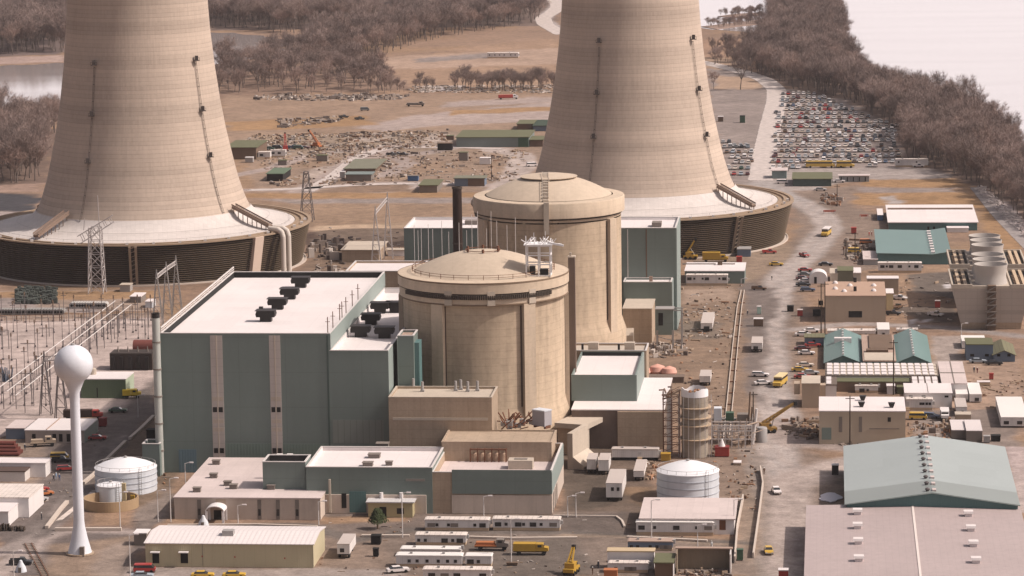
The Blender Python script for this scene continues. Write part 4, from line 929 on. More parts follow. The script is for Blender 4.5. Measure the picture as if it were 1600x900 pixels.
def strip(name, px, w, m, z=.05):
    P = [G(*p) for p in px]; pts = []
    for a, b_ in zip(P, P[1:]):
        k = max(1, int((b_-a).length/6)); pts += [a.lerp(b_, i/k) for i in range(k)]
    pts.append(P[-1])
    for _ in range(6): pts = [pts[0]]+[(pts[i-1]+pts[i]*2+pts[i+1])/4 for i in range(1,len(pts)-1)]+[pts[-1]]
    vs = []; e = []
    for i, p in enumerate(pts):
        d = (pts[min(i+1,len(pts)-1)]-pts[max(i-1,0)]).normalized(); nn = Vector((-d.y,d.x,0))
        for k, t in ((-.5,0),(-.36,1),(.36,1),(.5,0)): q_ = p+nn*w*k; vs.append((q_.x,q_.y,z)); e.append(t if 0 < i < len(pts)-1 else 0)
    fs = [(i*4+k,i*4+k+1,i*4+k+5,i*4+k+4) for i in range(len(pts)-1) for k in range(3)]
    m_ = bpy.data.meshes.new(name); m_.from_pydata(vs, [], fs); m_.materials.append(m)
    at = m_.attributes.new('edge','FLOAT','POINT'); at.data.foreach_set('value', e)
    o = bpy.data.objects.new(name, m_); COL.objects.link(o); structure(o); return o
SM = strip_mat('dusty gravel road', (.47,.405,.375)); SM2 = strip_mat('old asphalt', (.27,.235,.225)); SM3 = strip_mat('pale path', (.56,.48,.43))
strip('car_park_road', [(1085,95),(1120,102),(1160,112),(1195,124),(1214,140),(1213,160),(1203,200),(1195,240),(1188,283)], 12, SM)
strip('dirt_road', [(845,-30),(862,-5),(873,10),(862,20),(848,28),(852,38),(880,54)], 13, SM)
strip('dike_road', [(1524,292),(1560,337),(1600,378),(1660,436)], 5.5, SM2)
strip('yard_road', [(382,297),(460,296),(560,288),(660,286),(740,288)], 7, SM)
strip('yard_road', [(478,300),(520,276),(556,247),(600,231),(700,229),(790,233)], 7, SM)
strip('footpath', [(87,817),(115,797),(150,765)], 1.6, SM3, .08)
# kerbs and low pale barriers
def barrier(label, px, w=.9, h=.7, m=KERB, name='concrete_barrier'):
    o = None; P = [G(*p) for p in px]; c = P[0]; mb = MB()
    for a, b_ in zip(P, P[1:]): mb.beam((a.x-c.x,a.y-c.y,h/2), (b_.x-c.x,b_.y-c.y,h/2), w, h)
    o = mb.build(name, m); o.location = (c.x, c.y, 0); return tag(o, label, 'barrier')
barrier('pale kerb wall slanting beside the white water tower', [(73,826),(96,796),(105,786)])
barrier('pale kerb running level behind the foot of the water tower', [(86,829),(190,829)])
barrier('long pale kerb climbing beside the road left of the round tanks', [(130,757),(148,742),(165,722),(196,692)])
barrier('upper piece of the pale kerb beside the road left of the green hall', [(203,687),(220,672),(240,652)])
barrier('pale kerb in front of the white office canopy', [(262,821),(395,820),(496,823)], .7, .3)
barrier('pale kerb line behind the middle row of site trailers', [(565,838),(640,838)], .8, .4)
barrier('long pale kerb line from the trailers towards the centre lamp', [(730,840),(800,842),(902,841)], .8, .4)
barrier('pale kerb before the white workshop on brown ground', [(980,840),(1105,846)], .8, .4)
barrier('thin pale kerb right of the control building wing', [(865,807),(963,808),(972,815),(976,824)], .5, .4)
for lb, pts in (('left line of the long pipe trench running away right of the reactors', [(1130,690),(1137,620),(1145,540),(1152,480),(1158,455)]), ('right line of the long pipe trench running away right of the reactors', [(1139,690),(1146,620),(1153,540),(1159,480),(1163,455)])):
    barrier(lb, pts, .22, .5, KERB, 'pipe_line')
tr = MB(); 
for k in range(13):
    p = G(1133+ k*2.1, 685-k*17.6); tr.box(p.x-.9,p.x+1.2,p.y-.2,p.y+.2,.05,.3)
tag(tr.build('pipe_support', RUST), 'brown cross supports under the long pipe trench', 'pipe supports', kind='stuff')
barrier('right hand pale fence line running down beside the lower main road', [(1188,735),(1192,760),(1187,800),(1177,872)], .35, 1.3, KERB, 'pale_fence')
barrier('left hand pale fence line right of the white workshop', [(1161,782),(1152,830),(1148,880)], .35, 1.6, KERB, 'pale_fence')
def rail(px, label):
    P = [G(*p) for p in px]; c = P[0]; r_ = thing('railway_track', label, 'railway track', *uv(c.x,c.y)); r_.rotation_euler = (0,0,0)
    for off in (-.75, .75):
        mb = MB()
        for a, b_ in zip(P, P[1:]):
            d = (b_-a).normalized(); nn = Vector((-d.y,d.x,0))*off; mb.beam(a-c+nn+Vector((0,0,.22)), b_-c+nn+Vector((0,0,.22)), .14)
        mb.build('rail', RUST, r_)
    mb = MB(); 
    for a, b_ in zip(P, P[1:]):
        L_ = (b_-a).length; d = (b_-a).normalized(); nn = Vector((-d.y,d.x,0))*1.3
        for k in range(int(L_/1.6)):
            p = a.lerp(b_, k/ (L_/1.6))-c; mb.beam(p-nn+Vector((0,0,.05)), p+nn+Vector((0,0,.05)), .28, .16)
    mb.build('sleepers', mat('weathered sleepers', (.24,.19,.155), .9, .2), r_)
rail([(44,850),(54,869),(72,903)], 'rusty railway track ending beside the water tower')
# ================================================================ trailers, sheds, warehouses
def trailer(label, x0, x1, ybase, ytop, depth=3.2, wins=None, name='site_trailer', wall=TRAILW, roof=TRAILR, skirt=WOOD, group=None, hitch=False, door=None, cat='trailer'):
    u0, v0 = UV(x0, ybase); u1 = UV(x1, ybase + (x1-x0)*0)[0]; h = FP(x0, ytop, v0)[1]; w = u1-u0
    # follow the site grid: the right end sits at the same v
    u1 = FP(x1, (ybase+ytop)/2, v0)[0]; w = u1-u0
    t = thing(name, label, cat, u0, v0, 0, 0, group)
    MB().box(0,w,0,depth,.75,h-.12).build('body', wall, t)
    MB().box(.1,w-.1,.08,depth-.08,.02,.745).build('skirt', skirt, t)
    if w > 6:
        for fx in (.22,.71): MB().box(fx*w-.3,fx*w+.3,depth*.4,depth*.4+.6,h+.123,h+.5).build('roof_vent', STEEL, t)
        MB().box(w+.01,w+.6,.5,1.5,1.5,2.4).build('air_conditioner', STEEL, t)
        for fx, k in (wins or ()):
            if k == 'd': MB().box(fx*w-.6,fx*w+.6,-1.0,-.1,0,.45).box(fx*w-.6,fx*w+.6,-.6,-.1,.45,.9).build('door_steps', WOOD, t)
    MB().prof([(-.12,h-.117),(w+.12,h-.117),(w+.12,h+.02),(w*.98,h+.12),(w*.02,h+.12),(-.12,h+.02)], -.12, depth+.12).build('roof', roof, t)
    if wins is None: wins = [(.1,'w'),(.2,'d'),(.42,'w'),(.62,'w'),(.75,'d'),(.88,'w')]
    for fx, k in wins:
        c = fx*w
        if k == 'w': MB().box(c-.75,c+.75,-.07,-.005,h-1.75,h-.75).build('window', GLASS, t)
        elif k == 's': MB().box(c-.35,c+.35,-.07,-.005,h-1.55,h-.85).build('window', GLASS, t)
        elif k == 'b': MB().box(c-.9,c+.9,-.07,-.005,h-1.7,h-.8).build('boarded_window', GREYW, t)
        else: MB().box(c-.42,c+.42,-.07,-.005,.9,h-.75).build('door', mat('trailer door', (.50,.47,.46), .6), t)
    return t
trailer('ribbed roof site trailer just right of the yellow guard house', 664, 764, 829, 812, wins=[(.1,'b'),(.19,'s'),(.37,'s'),(.46,'b'),(.78,'s'),(.9,'w')])
trailer('long site trailer with five dark windows below the concrete wing', 770, 875, 829, 811, wins=[(.08,'w'),(.2,'s'),(.38,'w'),(.46,'s'),(.6,'w'),(.72,'s'),(.9,'b')])
trailer('ribbed roof site trailer one row in front of the guard house trailers', 649, 728, 852, 836, wins=[(.07,'s'),(.2,'s'),(.58,'w'),(.74,'s'),(.88,'w')])
trailer('pale roofed site trailer hidden behind a longer one in the foreground', 626, 720, 869, 858, roof=mat('smooth white roof', (.70,.66,.63), .6, .06), wins=[(.25,'s'),(.35,'s')])
trailer('long white site trailer with six small windows in the foreground', 619, 722, 886, 868, roof=mat('smooth white roof', (.70,.66,.63)), wins=[(.2,'s'),(.32,'s'),(.47,'s'),(.64,'s'),(.78,'s'),(.9,'s')])
trailer('short white site trailer with one window right of the long foreground one', 727, 768, 886, 869, roof=mat('smooth white roof', (.70,.66,.63)), wins=[(.2,'w'),(.5,'s')])
trailer('site trailer cut off by the bottom edge of the picture', 661, 767, 907, 890, wins=[(.13,'w'),(.32,'b'),(.5,'w'),(.88,'w')])
trailer('blue grey site trailer behind the low white shed at the bottom', 981, 1051, 860, 846, wall=BLUEW, roof=ROOFB, wins=[(.08,'s'),(.22,'s'),(.5,'s'),(.65,'s'),(.8,'b'),(.9,'b')])
trailer('white trailer standing against the front of the white workshop', 994, 1115, 836, 816, 2.6, roof=mat('smooth white roof', (.70,.66,.63)), wins=[(.07,'w'),(.24,'s'),(.52,'w'),(.78,'s'),(.93,'b')])
trailer('small white trailer in front of the white shed at the bottom', 951, 1013, 895, 880, 2.6, wins=[(.18,'s'),(.5,'b'),(.6,'b')])
trailer('white office trailer alongside the green clad shed near the right cooling tower', 1072, 1137, 446, 430, wins=[(.08,'w'),(.2,'s'),(.4,'s'),(.5,'w'),(.8,'s'),(.92,'w')])
trailer('white trailer in front of the steep teal building below the mechanical cooling tower', 1372, 1440, 426, 411, wins=[(.1,'w'),(.2,'s'),(.3,'w'),(.5,'w'),(.72,'s'),(.88,'w')])
trailer('long white office trailer alone in the far brown field', 761, 810, 91, 83, 5, wins=[(.08,'s'),(.25,'s'),(.4,'s'),(.55,'s'),(.75,'s'),(.9,'s')])
trailer('white semi trailer with a blue front at the lower end of the big car park', 1399, 1450, 261, 249, 3, wins=[(.1,'s'),(.65,'s')])
trailer('grey trailer with two windows behind the right side of the debris yard', 422, 446, 246, 235, 3, wins=[(.2,'w'),(.6,'w')])
trailer('white block trailer in the debris yard near the left cooling tower', 403, 422, 248, 238, 4, wins=[(.3,'w')])
trailer('bare white site trailer behind the cream workshop among cars', 1416, 1457, 641, 624, 4, wins=[(.05,'d'),(.55,'s'),(.65,'s'),(.78,'s'),(.9,'s')])
trailer('white trailer with two windows under the olive roof', 1336, 1372, 614, 603, 3, wins=[(.3,'w'),(.55,'s')])

def endbox(label, x0, x1, ybase, ytop, yback, name='semi_trailer', wall=TRAILW, roof=mat('dull roof sheet', (.46,.40,.37), .7, .1), wheels=True, win=None, cat='trailer', rot=None, group=None, z0=1.1):
    """box seen from its end, running away into the picture"""
    u0, v0 = UV(x0, ybase); w = FP(x1, ytop, v0)[0]-u0; h = FP(x0, ytop, v0)[1]; d = max(3, UV(x0, yback, h)[1]-v0)
    t = thing(name, label, cat, u0, v0, 0, rot or 0, group)
    MB().box(0,w,0,d,z0,h-.1).build('body', wall, t); MB().box(-.05,w+.05,-.05,d+.05,h-.097,h+.06).build('roof', roof, t)
    if wheels:
        for y in (d*.12, d*.2):
            for x in (.15, w-.55): MB().tube((0,0,0),(.4,0,0), .5, n=12).build('wheel', TYRE, t, loc=(x,y,.5))
        MB().box(.4,w-.4,.2,d-.3,.8,z0-.003).box(.4,w-.4,d*.75,d*.8,0,.8).build('chassis', DARK, t)
    for (fx, s) in (win or []): MB().box(fx*w-s,fx*w+s,-.07,-.005,h-1.9,h-1.0).build('window', GLASS, t)
    return t
endbox('left of two pale semi trailers parked side by side by the concrete wall', 917, 931, 740, 718, 708)
endbox('right of two pale semi trailers parked side by side by the concrete wall', 935, 951, 742, 719, 708)
endbox('white semi trailer with two rear windows and an orange skirt near the flat roof', 947, 972, 784, 755, 733, win=[(.4,.35),(.75,.35)])
endbox('small pale trailer beside the round white tank', 990, 1006, 752, 736, 718)
endbox('white box trailer end on, right of the long beige shed', 527, 546, 873, 850, 834, win=[(.4,.5)])
endbox('grey roofed bus like trailer on brown ground below the green annexe', 1095, 1113, 519, 505, 488, win=[(.5,.9)])
endbox('white truck body with a dark window left of the main road', 1174, 1191, 551, 536, 526, win=[(.4,.7)])
endbox('white box trailer behind the scaffolded tank', 1093, 1110, 603, 588, 578)
endbox('leftmost dark sided container with pale lid below the parked vans', 1487, 1509, 686, 672, 656, wall=GREYW, roof=mat('pale lid', (.60,.54,.53), .6), wheels=False, z0=.1, name='container', cat='container')
endbox('rightmost dark sided container with pale lid below the parked vans', 1510, 1535, 690, 673, 656, wall=GREYW, roof=mat('pale lid', (.60,.54,.53)), wheels=False, z0=.1, name='container', cat='container')
endbox('tall white trailer between the red cabbed lorry and the shed', 1494, 1511, 651, 636, 622, win=[(.6,.3)])
endbox('big white site cabin with two windows at the right edge', 1564, 1606, 668, 652, 620, name='site_cabin', wheels=False, z0=.4, roof=mat('smooth white roof', (.70,.66,.63)), win=[(.2,.7),(.7,.7)], cat='cabin')
endbox('left of two white cabins end on at the right of the ribbed roof', 1494, 1513, 627, 616, 598, name='site_cabin', wheels=False, z0=.3, roof=mat('smooth white roof', (.70,.66,.63)), win=[(.55,.6)], cat='cabin')
endbox('right of two white cabins end on at the right of the ribbed roof', 1515, 1534, 629, 616, 598, name='site_cabin', wheels=False, z0=.3, roof=mat('smooth white roof', (.70,.66,.63)), win=[(.6,.6)], cat='cabin')
endbox('white lean shed roof behind the small blue house', 1503, 1540, 545, 533, 524, name='site_cabin', wheels=False, z0=.2, roof=mat('smooth white roof', (.70,.66,.63)), cat='cabin')
endbox('white square cabin between the two teal gabled houses', 1371, 1390, 524, 515, 504, name='site_cabin', wheels=False, z0=.2, roof=mat('smooth white roof', (.70,.66,.63)), win=[(.5,.4)], cat='cabin')
endbox('blue steel container left of the long white roofed warehouse', 1371, 1380, 345, 336, 326, name='container', wheels=False, z0=.1, wall=BLUE, roof=ROOFW, cat='container')
trailer('long grey semi trailer under the brown auxiliary building wall', 956, 1029, 719, 702, 3, wall=TRAILW, roof=mat('dull roof sheet', (.46,.40,.37)), skirt=DARK, wins=[(.6,'d')], name='semi_trailer')
t = trailer('yellowish white ribbed cabin row seen side on behind the two teal houses', 1293, 1368, 525, 517, 4, wins=[(.2,'s'),(.4,'s'),(.6,'s'),(.8,'s')])
t = trailer('short ribbed cabin behind the right teal house', 1401, 1434, 521, 515, 3, wins=[])
# big ribbed roof complex
RB = bldg('ribbed_roof_shed', 'wide shed of many ribbed white roof bays in front of the teal houses', 'shed', (1290,588),(1466,589),569, h=3.4, wall=WHITE, roof=mat('dark roof gaps', (.14,.11,.09), .9, .2))
for row in range(4):
    y0 = .3+row*(RB.d-.6)/4; y1 = y0+(RB.d-.6)/4-.9; rb = MB(); rb.box(.2,RB.w-.2,y0,y1,3.66,3.85,1); x = .4
    while x < RB.w-2: rb.box(x,x+1.45,y0-.05,y1+.05,3.853,4.02); x += 1.95
    rb.build('roof_bay', [ROOFW, CONCL], RB.root)
for lb, xa, xb in (('short ribbed roof piece at the right end of the olive hut', 1425, 1466), ('short ribbed roof piece at the left end of the olive hut', 1290, 1307)):
    q = bldg('ribbed_roof_shed', lb, 'shed', (xa,602),(xb,602),590, h=3.2, wall=WHITE, roof=mat('dark roof gaps', (.14,.11,.09)))
    for row in range(2):
        y0 = .2+row*q.d/2; rb = MB(); x = .2
        while x < q.w-1.4: rb.box(x,x+1.4,y0,y0+q.d/2-.8,3.46,3.66); x += 1.9
        rb.build('roof_bay', ROOFW, q.root)
RB2 = bldg('flat_roof_cabins', 'block of pale flat roofs with one dark gap right of the ribbed shed', 'shed', (1472,600),(1511,601),566, h=3.6, wall=WHITE, roof=ROOFP)
MB().box(RB2.w*.48,RB2.w*.52,0,RB2.d,3.84,3.95).box(0,RB2.w,RB2.d*.45,RB2.d*.48,3.84,3.95).build('roof_joint', GREYW, RB2.root)
OL = bldg('olive_roof_hut', 'long hut with an olive roof in front of the ribbed shed', 'hut', (1308,597),(1424,598),586, base=612, wall=BROWNW, roof=OLIVE)
WA = bldg('white_flat_shed', 'wide white flat roofed shed with two windows below the ribbed roof', 'shed', (1414,615),(1488,617),600, h=4.0, wall=WHITE, roof=ROOFW)
for px in (1420,1440,1476): WA.panel('window', GLASS, px, 618, px+6, 621)
MB().box(WA.w*.49,WA.w*.5,0,WA.d,4.24,4.34).build('roof_joint', GREYW, WA.root)
bldg('white_hut', 'narrow white hut right of the olive roof hut', 'hut', (1386,604),(1398,604),598, base=616, wall=WHITE, roof=ROOFW)
bldg('dark_olive_hut', 'small dark olive hut beside the narrow white hut', 'hut', (1402,606),(1412,606),600, base=616, wall=OLIVE, roof=OLIVE)
PS = bldg('concrete_shelter', 'tall tan concrete shelter with a pale roof beside the main road', 'shelter', (1253,600),(1281,601),588, base=637, wall=TAN, roof=CONCL)
MB().box(-2.2,-.6,1.5,6,PS.h-3.2,PS.h-.2).build('side_box', TAN, PS.root); MB().box(PS.w+.1,PS.w+1.6,1.5,5,0,PS.h-.6).build('side_wall', TAN, PS.root)
# cream workshop
CW = bldg('cream_workshop', 'cream workshop with slit windows and dark roof fans above the teal warehouse', 'workshop', (1280,643),(1415,645),621, base=694, wall=mat('warm cream wall', (.43,.355,.275), .8, .05, .3, .06), roof=ROOFW, over=.1)
CW.panel('slit_window', GREYW, 1311, 651, 1316, 675); CW.panel('slit_window', GREYW, 1342, 651, 1347, 675); CW.panel('window', DARK, 1387, 652, 1392, 659)
CW.panel('roller_door', mat('green grey door', (.17,.21,.19)), 1284, 668, 1299, 687); CW.panel('handrail', GREYW, 1358, 669, 1405, 670.5)
for (px, py) in ((1348,627),(1346,637),(1393,638)):
    x, y = CW.r(px, py); o = MB().prof([(-.4,0),(.4,0),(.9,1.3),(-.9,1.3)], -.8,.8).build('roof_fan', BLACKM, CW.root, loc=(x,y,CW.h+.25))
# teal pair
def ppgable(label, name, xl, xr, yfront, ybase, yback, xapex, yapex, wall, roof, cat='building', **k):
    u0, v0 = UV(xl, ybase); u1 = FP(xr, yfront, v0)[0]; eave = FP(xl, yfront, v0)[1]; ap = FP(xapex, yapex, v0)[1]; d = UV(xapex, yback, ap)[1]-v0
    return gable(name, label, cat, u0, v0, u1-u0, d, eave, ap-eave, 'Y', wall, roof, **k)
TG = ppgable('left of two teal gabled houses with a white cross shaped roof vent', 'gabled_house', 1289, 1346, 567, 577, 514, 1317, 556, TEALW, TEAL)
for fx in (.25,.5,.75): MB().box(TG.w*fx-.5,TG.w*fx+.5,-.06,-.01,TG.h-1.4,TG.h-.5).build('window', DARK, TG.root)
for k in range(10): MB().box(TG.w/2-.3,TG.w/2+.3,1+k*(TG.d-2)/10,1.9+k*(TG.d-2)/10,TG.h+2.2,TG.h+2.75).build('ridge_vent', ROOFW, TG.root)
MB().box(TG.w/2-2.6,TG.w/2+2.6,TG.d*.55,TG.d*.6,TG.h+1.4,TG.h+2.9).build('cross_vent', ROOFW, TG.root)
TG2 = ppgable('right of two teal gabled houses beside the mechanical cooling tower road', 'gabled_house', 1401, 1454, 567, 576, 514, 1427, 556, TEALW, TEAL)
for fx in (.25,.5,.75): MB().box(TG2.w*fx-.5,TG2.w*fx+.5,-.06,-.01,TG2.h-1.4,TG2.h-.5).build('window', DARK, TG2.root)
for k in range(10): MB().box(TG2.w/2-.3,TG2.w/2+.3,1+k*(TG2.d-2)/10,1.9+k*(TG2.d-2)/10,TG2.h+2.2,TG2.h+2.75).build('ridge_vent', ROOFW, TG2.root)
LKR = bldg('link_block', 'flat brown roofed block joining the two teal gabled houses', 'building', (1349,565),(1400,566),524, h=3.2, wall=TEALW, roof=ROOFB)
MB().box(1,LKR.w-2,LKR.d*.3,LKR.d*.36,3.4,4.3).box(2,LKR.w-.5,LKR.d*.42,LKR.d*.95,3.44,3.9).build('roof_step', BROWNW, LKR.root)
MB().box(.3,LKR.w-.3,.3,LKR.d*.29,3.44,3.6).build('pale_roof_panel', CONCL, LKR.root)
# tan workshop
TW = bldg('tan_workshop', 'plain tan workshop with a brown roof of small white domes and one louvre', 'workshop', (1289,463),(1384,462),441, base=503, wall=TAN, roof=mat('tan brown roof', (.40,.27,.20), .85, .08), over=.05)
TW.panel('wall_louvre', DARK, 1326, 486, 1347, 496)
for (px, py) in ((1305,444),(1305,453),(1328,448),(1365,448),(1365,456),(1319,457)):
    x, y = TW.r(px, py); MB().lathe([(.9,0),(.8,.4),(.45,.75),(.01,.9)], 12).build('roof_dome', ROOFW, TW.root, loc=(x,y,TW.h+.25), smooth=True)
for (px, py) in ((1336,442),(1336,456)):
    x, y = TW.r(px, py); MB().box(-.5,.5,-.4,.4,0,1.5).build('roof_vent', BLACKM, TW.root, loc=(x,y,TW.h+.25))
TW2 = bldg('tan_annex', 'tan annexe with a white roof edge behind the right end of the tan workshop', 'building', (1355,436),(1404,437),432, base=460, wall=TAN, roof=ROOFW)
bldg('cream_lean_to', 'cream lean to against the right wall of the tan workshop', 'building', (1385,459),(1396,460),452, base=484, wall=mat('yellowish wall', (.50,.42,.27), .7), roof=ROOFW)
# quonset and huts
u0, v0 = UV(1264, 443); w_ = FP(1293,443,v0)[0]-u0
t = thing('arched_hut', 'white arched hut with a dark doorway at the head of the parked car row', 'hut', u0, v0); hh = 4.2
pts = [(w_/2-w_/2*math.cos(R(a)), hh*math.sin(R(a))**.6) for a in range(0,181,15)]
MB().prof(pts[::-1], 0, 7).build('arched_shell', WHITE, t); MB().box(w_*.28,w_*.42,-.06,-.01,0,2.3).build('door', DARK, t)
bldg('cream_hut', 'small cream hut right of the arched hut', 'hut', (1297,428),(1309,428),420, base=440, wall=CREAM, roof=CONCL)
bldg('olive_box_hut', 'square olive green hut between two pale huts', 'hut', (1309,424),(1333,424),417, base=440, wall=SHINGLE, roof=OLIVE)
bldg('cream_hut', 'pale hut right of the square olive hut', 'hut', (1334,427),(1345,427),419, base=440, wall=CREAM, roof=ROOFW)
# steep teal building and its neighbours
u0, v0 = UV(1371, 413); hz = 4.5; u1 = UV(1484,413)[0]
t = thing('teal_warehouse', 'teal warehouse with white ridge vents beside the mechanical cooling tower', 'warehouse', u0, v0)
w_ = u1-u0; ap = FP(1458, 398, v0)[1]; ax = FP(1458,398,v0)[0]-u0; d_ = UV(1450,361,ap)[1]-v0
ez = FP(1371,396,v0)[1]
MB().prof([(0,0),(w_,0),(w_,hz),(ax,ap),(0,ez)], 0, d_).build('wall', TEALW, t)
MB().prof([(-.4,ez+.02),(ax,ap+.02),(w_+.4,hz+.02),(w_+.4,hz+.22),(ax,ap+.25),(-.4,ez+.2)], -.4, d_+.4).build('roof', TEAL, t)
for k in range(9): y = 1+k*(d_-2)/9; MB().box(ax-.7,ax+.7,y,y+2.2,ap+.2,ap+1.0).build('ridge_vent', ROOFW, t)
bldg('white_lean_to', 'pale lean to sloping off the left wall of the teal warehouse', 'building', (1349,406),(1371,402),393, base=414, wall=STEEL, roof=ROOFP)
WR = bldg('white_roof_warehouse', 'long warehouse with a bright white roof and teal walls at upper right', 'warehouse', (1389,348),(1528,351),321, base=360, wall=TEALW, roof=ROOFW, over=.5)
MB().box(.2,WR.w-.2,WR.d*.72,WR.d*.78,WR.h+.25,WR.h+.55).build('roof_seam', BROWNW, WR.root)
for px in (1449,1458): WR.panel('door', DARK, px, 354, px+3, 359)
bldg('white_shed', 'low white shed in front of the white roofed warehouse right end', 'shed', (1480,357),(1514,359),353, base=363, wall=WHITE, roof=ROOFW)
# green shed by the cooling tower
GS = bldg('green_shed', 'low green shed with a white roof in front of the right cooling tower', 'shed', (1070,424),(1163,425),411, base=443, wall=GREEN, roof=ROOFW)
for px in (1080,1105,1135): x, y = GS.r(px, 414); MB().box(-3,3,-.4,.4,0,.3).build('roof_slot', GREYW, GS.root, loc=(x,y,GS.h+.25))
x, y = GS.r(1125,415); MB().box(-.8,.8,-.7,.7,0,1.5).build('roof_unit', BROWNW, GS.root, loc=(x,y,GS.h+.25))
# small blue houses right
BH = bldg('blue_house', 'blue grey timber house with an olive roof at the right edge road', 'house', (1510,539),(1552,540),529, base=563, wall=BLUEW, roof=OLIVE)
for px in (1516,1539): BH.panel('window', DARK, px, 553, px+6, 557)
BH2 = ppgable('small blue gabled hut with an olive roof right of the blue house', 'blue_house', 1552, 1586, 555, 565, 531, 1570, 548, BLUEW, mat('striped olive roof', (.16,.15,.09), .8, .1, .5, lines=(1.2,0,.3)), 'house')
for px in (1558,1574): BH2.panel('window', DARK, px, 553, px+5, 557)
SH_ = bldg('grey_hut', 'grey hut with a striped olive roof beside the red car left of the teal houses', 'hut', (1257,528),(1288,529),522, base=540, wall=BLUEW, roof=mat('striped olive roof', (.16,.15,.09)))
SH_.panel('window', DARK, 1270, 531, 1274, 534)
# pink warehouse and pale teal warehouse
hw = 5.2
u0, v1 = UV(1263, 790, hw); ur, _ = UV(1592, 797, hw); ux, zx = FP(1425.5, 787.5, v1)
t = thing('pink_roof_warehouse', 'huge warehouse with a pinkish ribbed roof and eight white vents in the right foreground', 'warehouse', u0, v1-78)
w_ = ur-u0; ax = ux-u0
MB().prof([(0,0),(w_,0),(w_,hw-.25),(ax,zx-.25),(0,hw-.25)], 0, 78).build('wall', mat('pink beige wall', (.40,.32,.28), .7, .06, .4, .1), t)
PR = mat('pink ribbed roof', (.40,.325,.315), .55, .13, .15, corr=('Y', 1.2), lines=(1.5,0,.06), tile=(1.5, 3.0, .05), streak=.05); PR2 = mat('pink ribbed roof sunny', (.46,.375,.365))
MB().prof([(-.5,hw-.24),(ax,zx-.24),(w_+.5,hw-.24),(w_+.5,hw-.02),(ax,zx),(-.5,hw-.02)], -.5, 78.5).build('roof', PR, t)
MB().box(ax-.25,ax+.25,-.5,78.6,zx-.05,zx+.12).build('ridge_cap', mat('pale ridge cap', (.68,.60,.56), .6), t)
for (px, py) in ((1340,801),(1340,823),(1341,847),(1342,874),(1513,804),(1517,827),(1521,851),(1525,877)):
    zz = zx-.8 if px < 1425 else zx-.8
    u_, v_ = UV(px, py, (hw+zx)/2+.3); lx, ly = u_-u0, v_-(v1-78)
    zr = hw+(zx-hw)*(lx/ax if lx < ax else (w_-lx)/(w_-ax))
    o = MB().box(-.8,.8,-1.0,1.0,-.4,.75).profx([(-1.2,.75),(1.2,.75),(1.0,1.25),(-1.0,1.25)],-1.1,1.1).build('roof_vent', ROOFW, t, loc=(lx,ly,zr))
# teal one behind
hT = 6.4; u0, vf = UV(1323, 787, hT); ur, _ = UV(1592, 794, hT); ux, zx = FP(1457, 769, vf); vb2 = UV(1323, 697, hT)[1]
if True:
    t = thing('teal_roof_warehouse', 'broad warehouse with a pale teal roof directly behind the pink roofed one', 'warehouse', u0, vf)
    w_ = ur-u0; ax = ux-u0; d_ = vb2-vf
    MB().prof([(0,0),(w_,0),(w_,hT-.25),(ax,zx-.25),(0,hT-.25)], .6, d_).build('wall', TEALW, t)
    MB().prof([(-.5,hT-.24),(ax,zx-.24),(w_+.5,hT-.24),(w_+.5,hT-.02),(ax,zx),(-.5,hT-.02)], 13.5, d_+.4).build('roof', TEALP, t)
    MB().prof([(-.5,hT-.24),(ax,zx-.24),(w_+.5,hT-.24),(w_+.5,hT-.02),(ax,zx),(-.5,hT-.02)], 0, 13.497).build('darker_roof_strip', mat('darker teal roof strip', (.235,.26,.25), .45, .05, .2, corr=('Y', 1.2)), t)  # near end of the roof in a darker teal
    MB().prof([(-.55,hT-.30),(ax,zx-.30),(w_+.55,hT-.30),(w_+.55,hT-.01),(ax,zx+.01),(-.55,hT-.01)], -.12, -.003).build('gable_trim', mat('teal trim', (.36,.44,.42), .5), t)
    for k in range(10):
        y = 2+k*(d_-4)/9; MB().lathe([(.4,-.3),(.4,.35),(.6,.4),(.6,.6),(.2,.85),(.01,.85)], 14).build('ridge_vent', mat('dark ridge vent', (.10,.085,.085), .5), t, loc=(ax-1.1,y,zx-.2))
        MB().box(.0,.9,-.9,.9,-.3,.35).build('ridge_cowl', ROOFP, t, loc=(ax,y,zx))
# white workshop by the tank
WK = bldg('white_workshop', 'white workshop with a wide pale roof in front of the right round tank', 'workshop', (1000,811),(1147,813),779, base=834, wall=WHITE, roof=ROOFP, over=.3)
WK.panel('rust_patch', RUST, 1124, 812, 1134, 828)
# bottom sheds
S1 = bldg('white_shed', 'white shed with a tan roof edge at the bottom centre', 'shed', (949,862),(1022,863),857, base=888, wall=WHITE, roof=mat('tan roof', (.48,.37,.24)))
S2 = bldg('olive_roof_shed', 'brown timber shed with an olive green roof at the bottom edge', 'shed', (1023,880),(1051,881),866, base=903, wall=BROWNW, roof=OLIVE, over=.3)
MB().box(S2.w, S2.w+.15, -.1, S2.d, 0, S2.h).build('white_side', WHITE, S2.root)
S3 = thing('open_shed', 'open fronted corrugated shed full of junk at the bottom edge', 'shed', *UV(1056, 897))
w_ = UV(1142,897)[0]-UV(1056,897)[0]
MB().box(0,w_,5.5,5.8,0,4.6).box(0,.25,0,5.5,0,4.6).build('back_wall', mat('corrugated tan', (.23,.18,.13), .8, .1, .5, .1, corr=('X',.6)), S3); MB().box(w_-.25,w_,0,5.5,0,4.6).build('side_wall', STEELL, S3)
MB().box(-.3,w_+.3,4.6,6.1,4.603,4.85).build('roof_edge', ROOFB, S3)
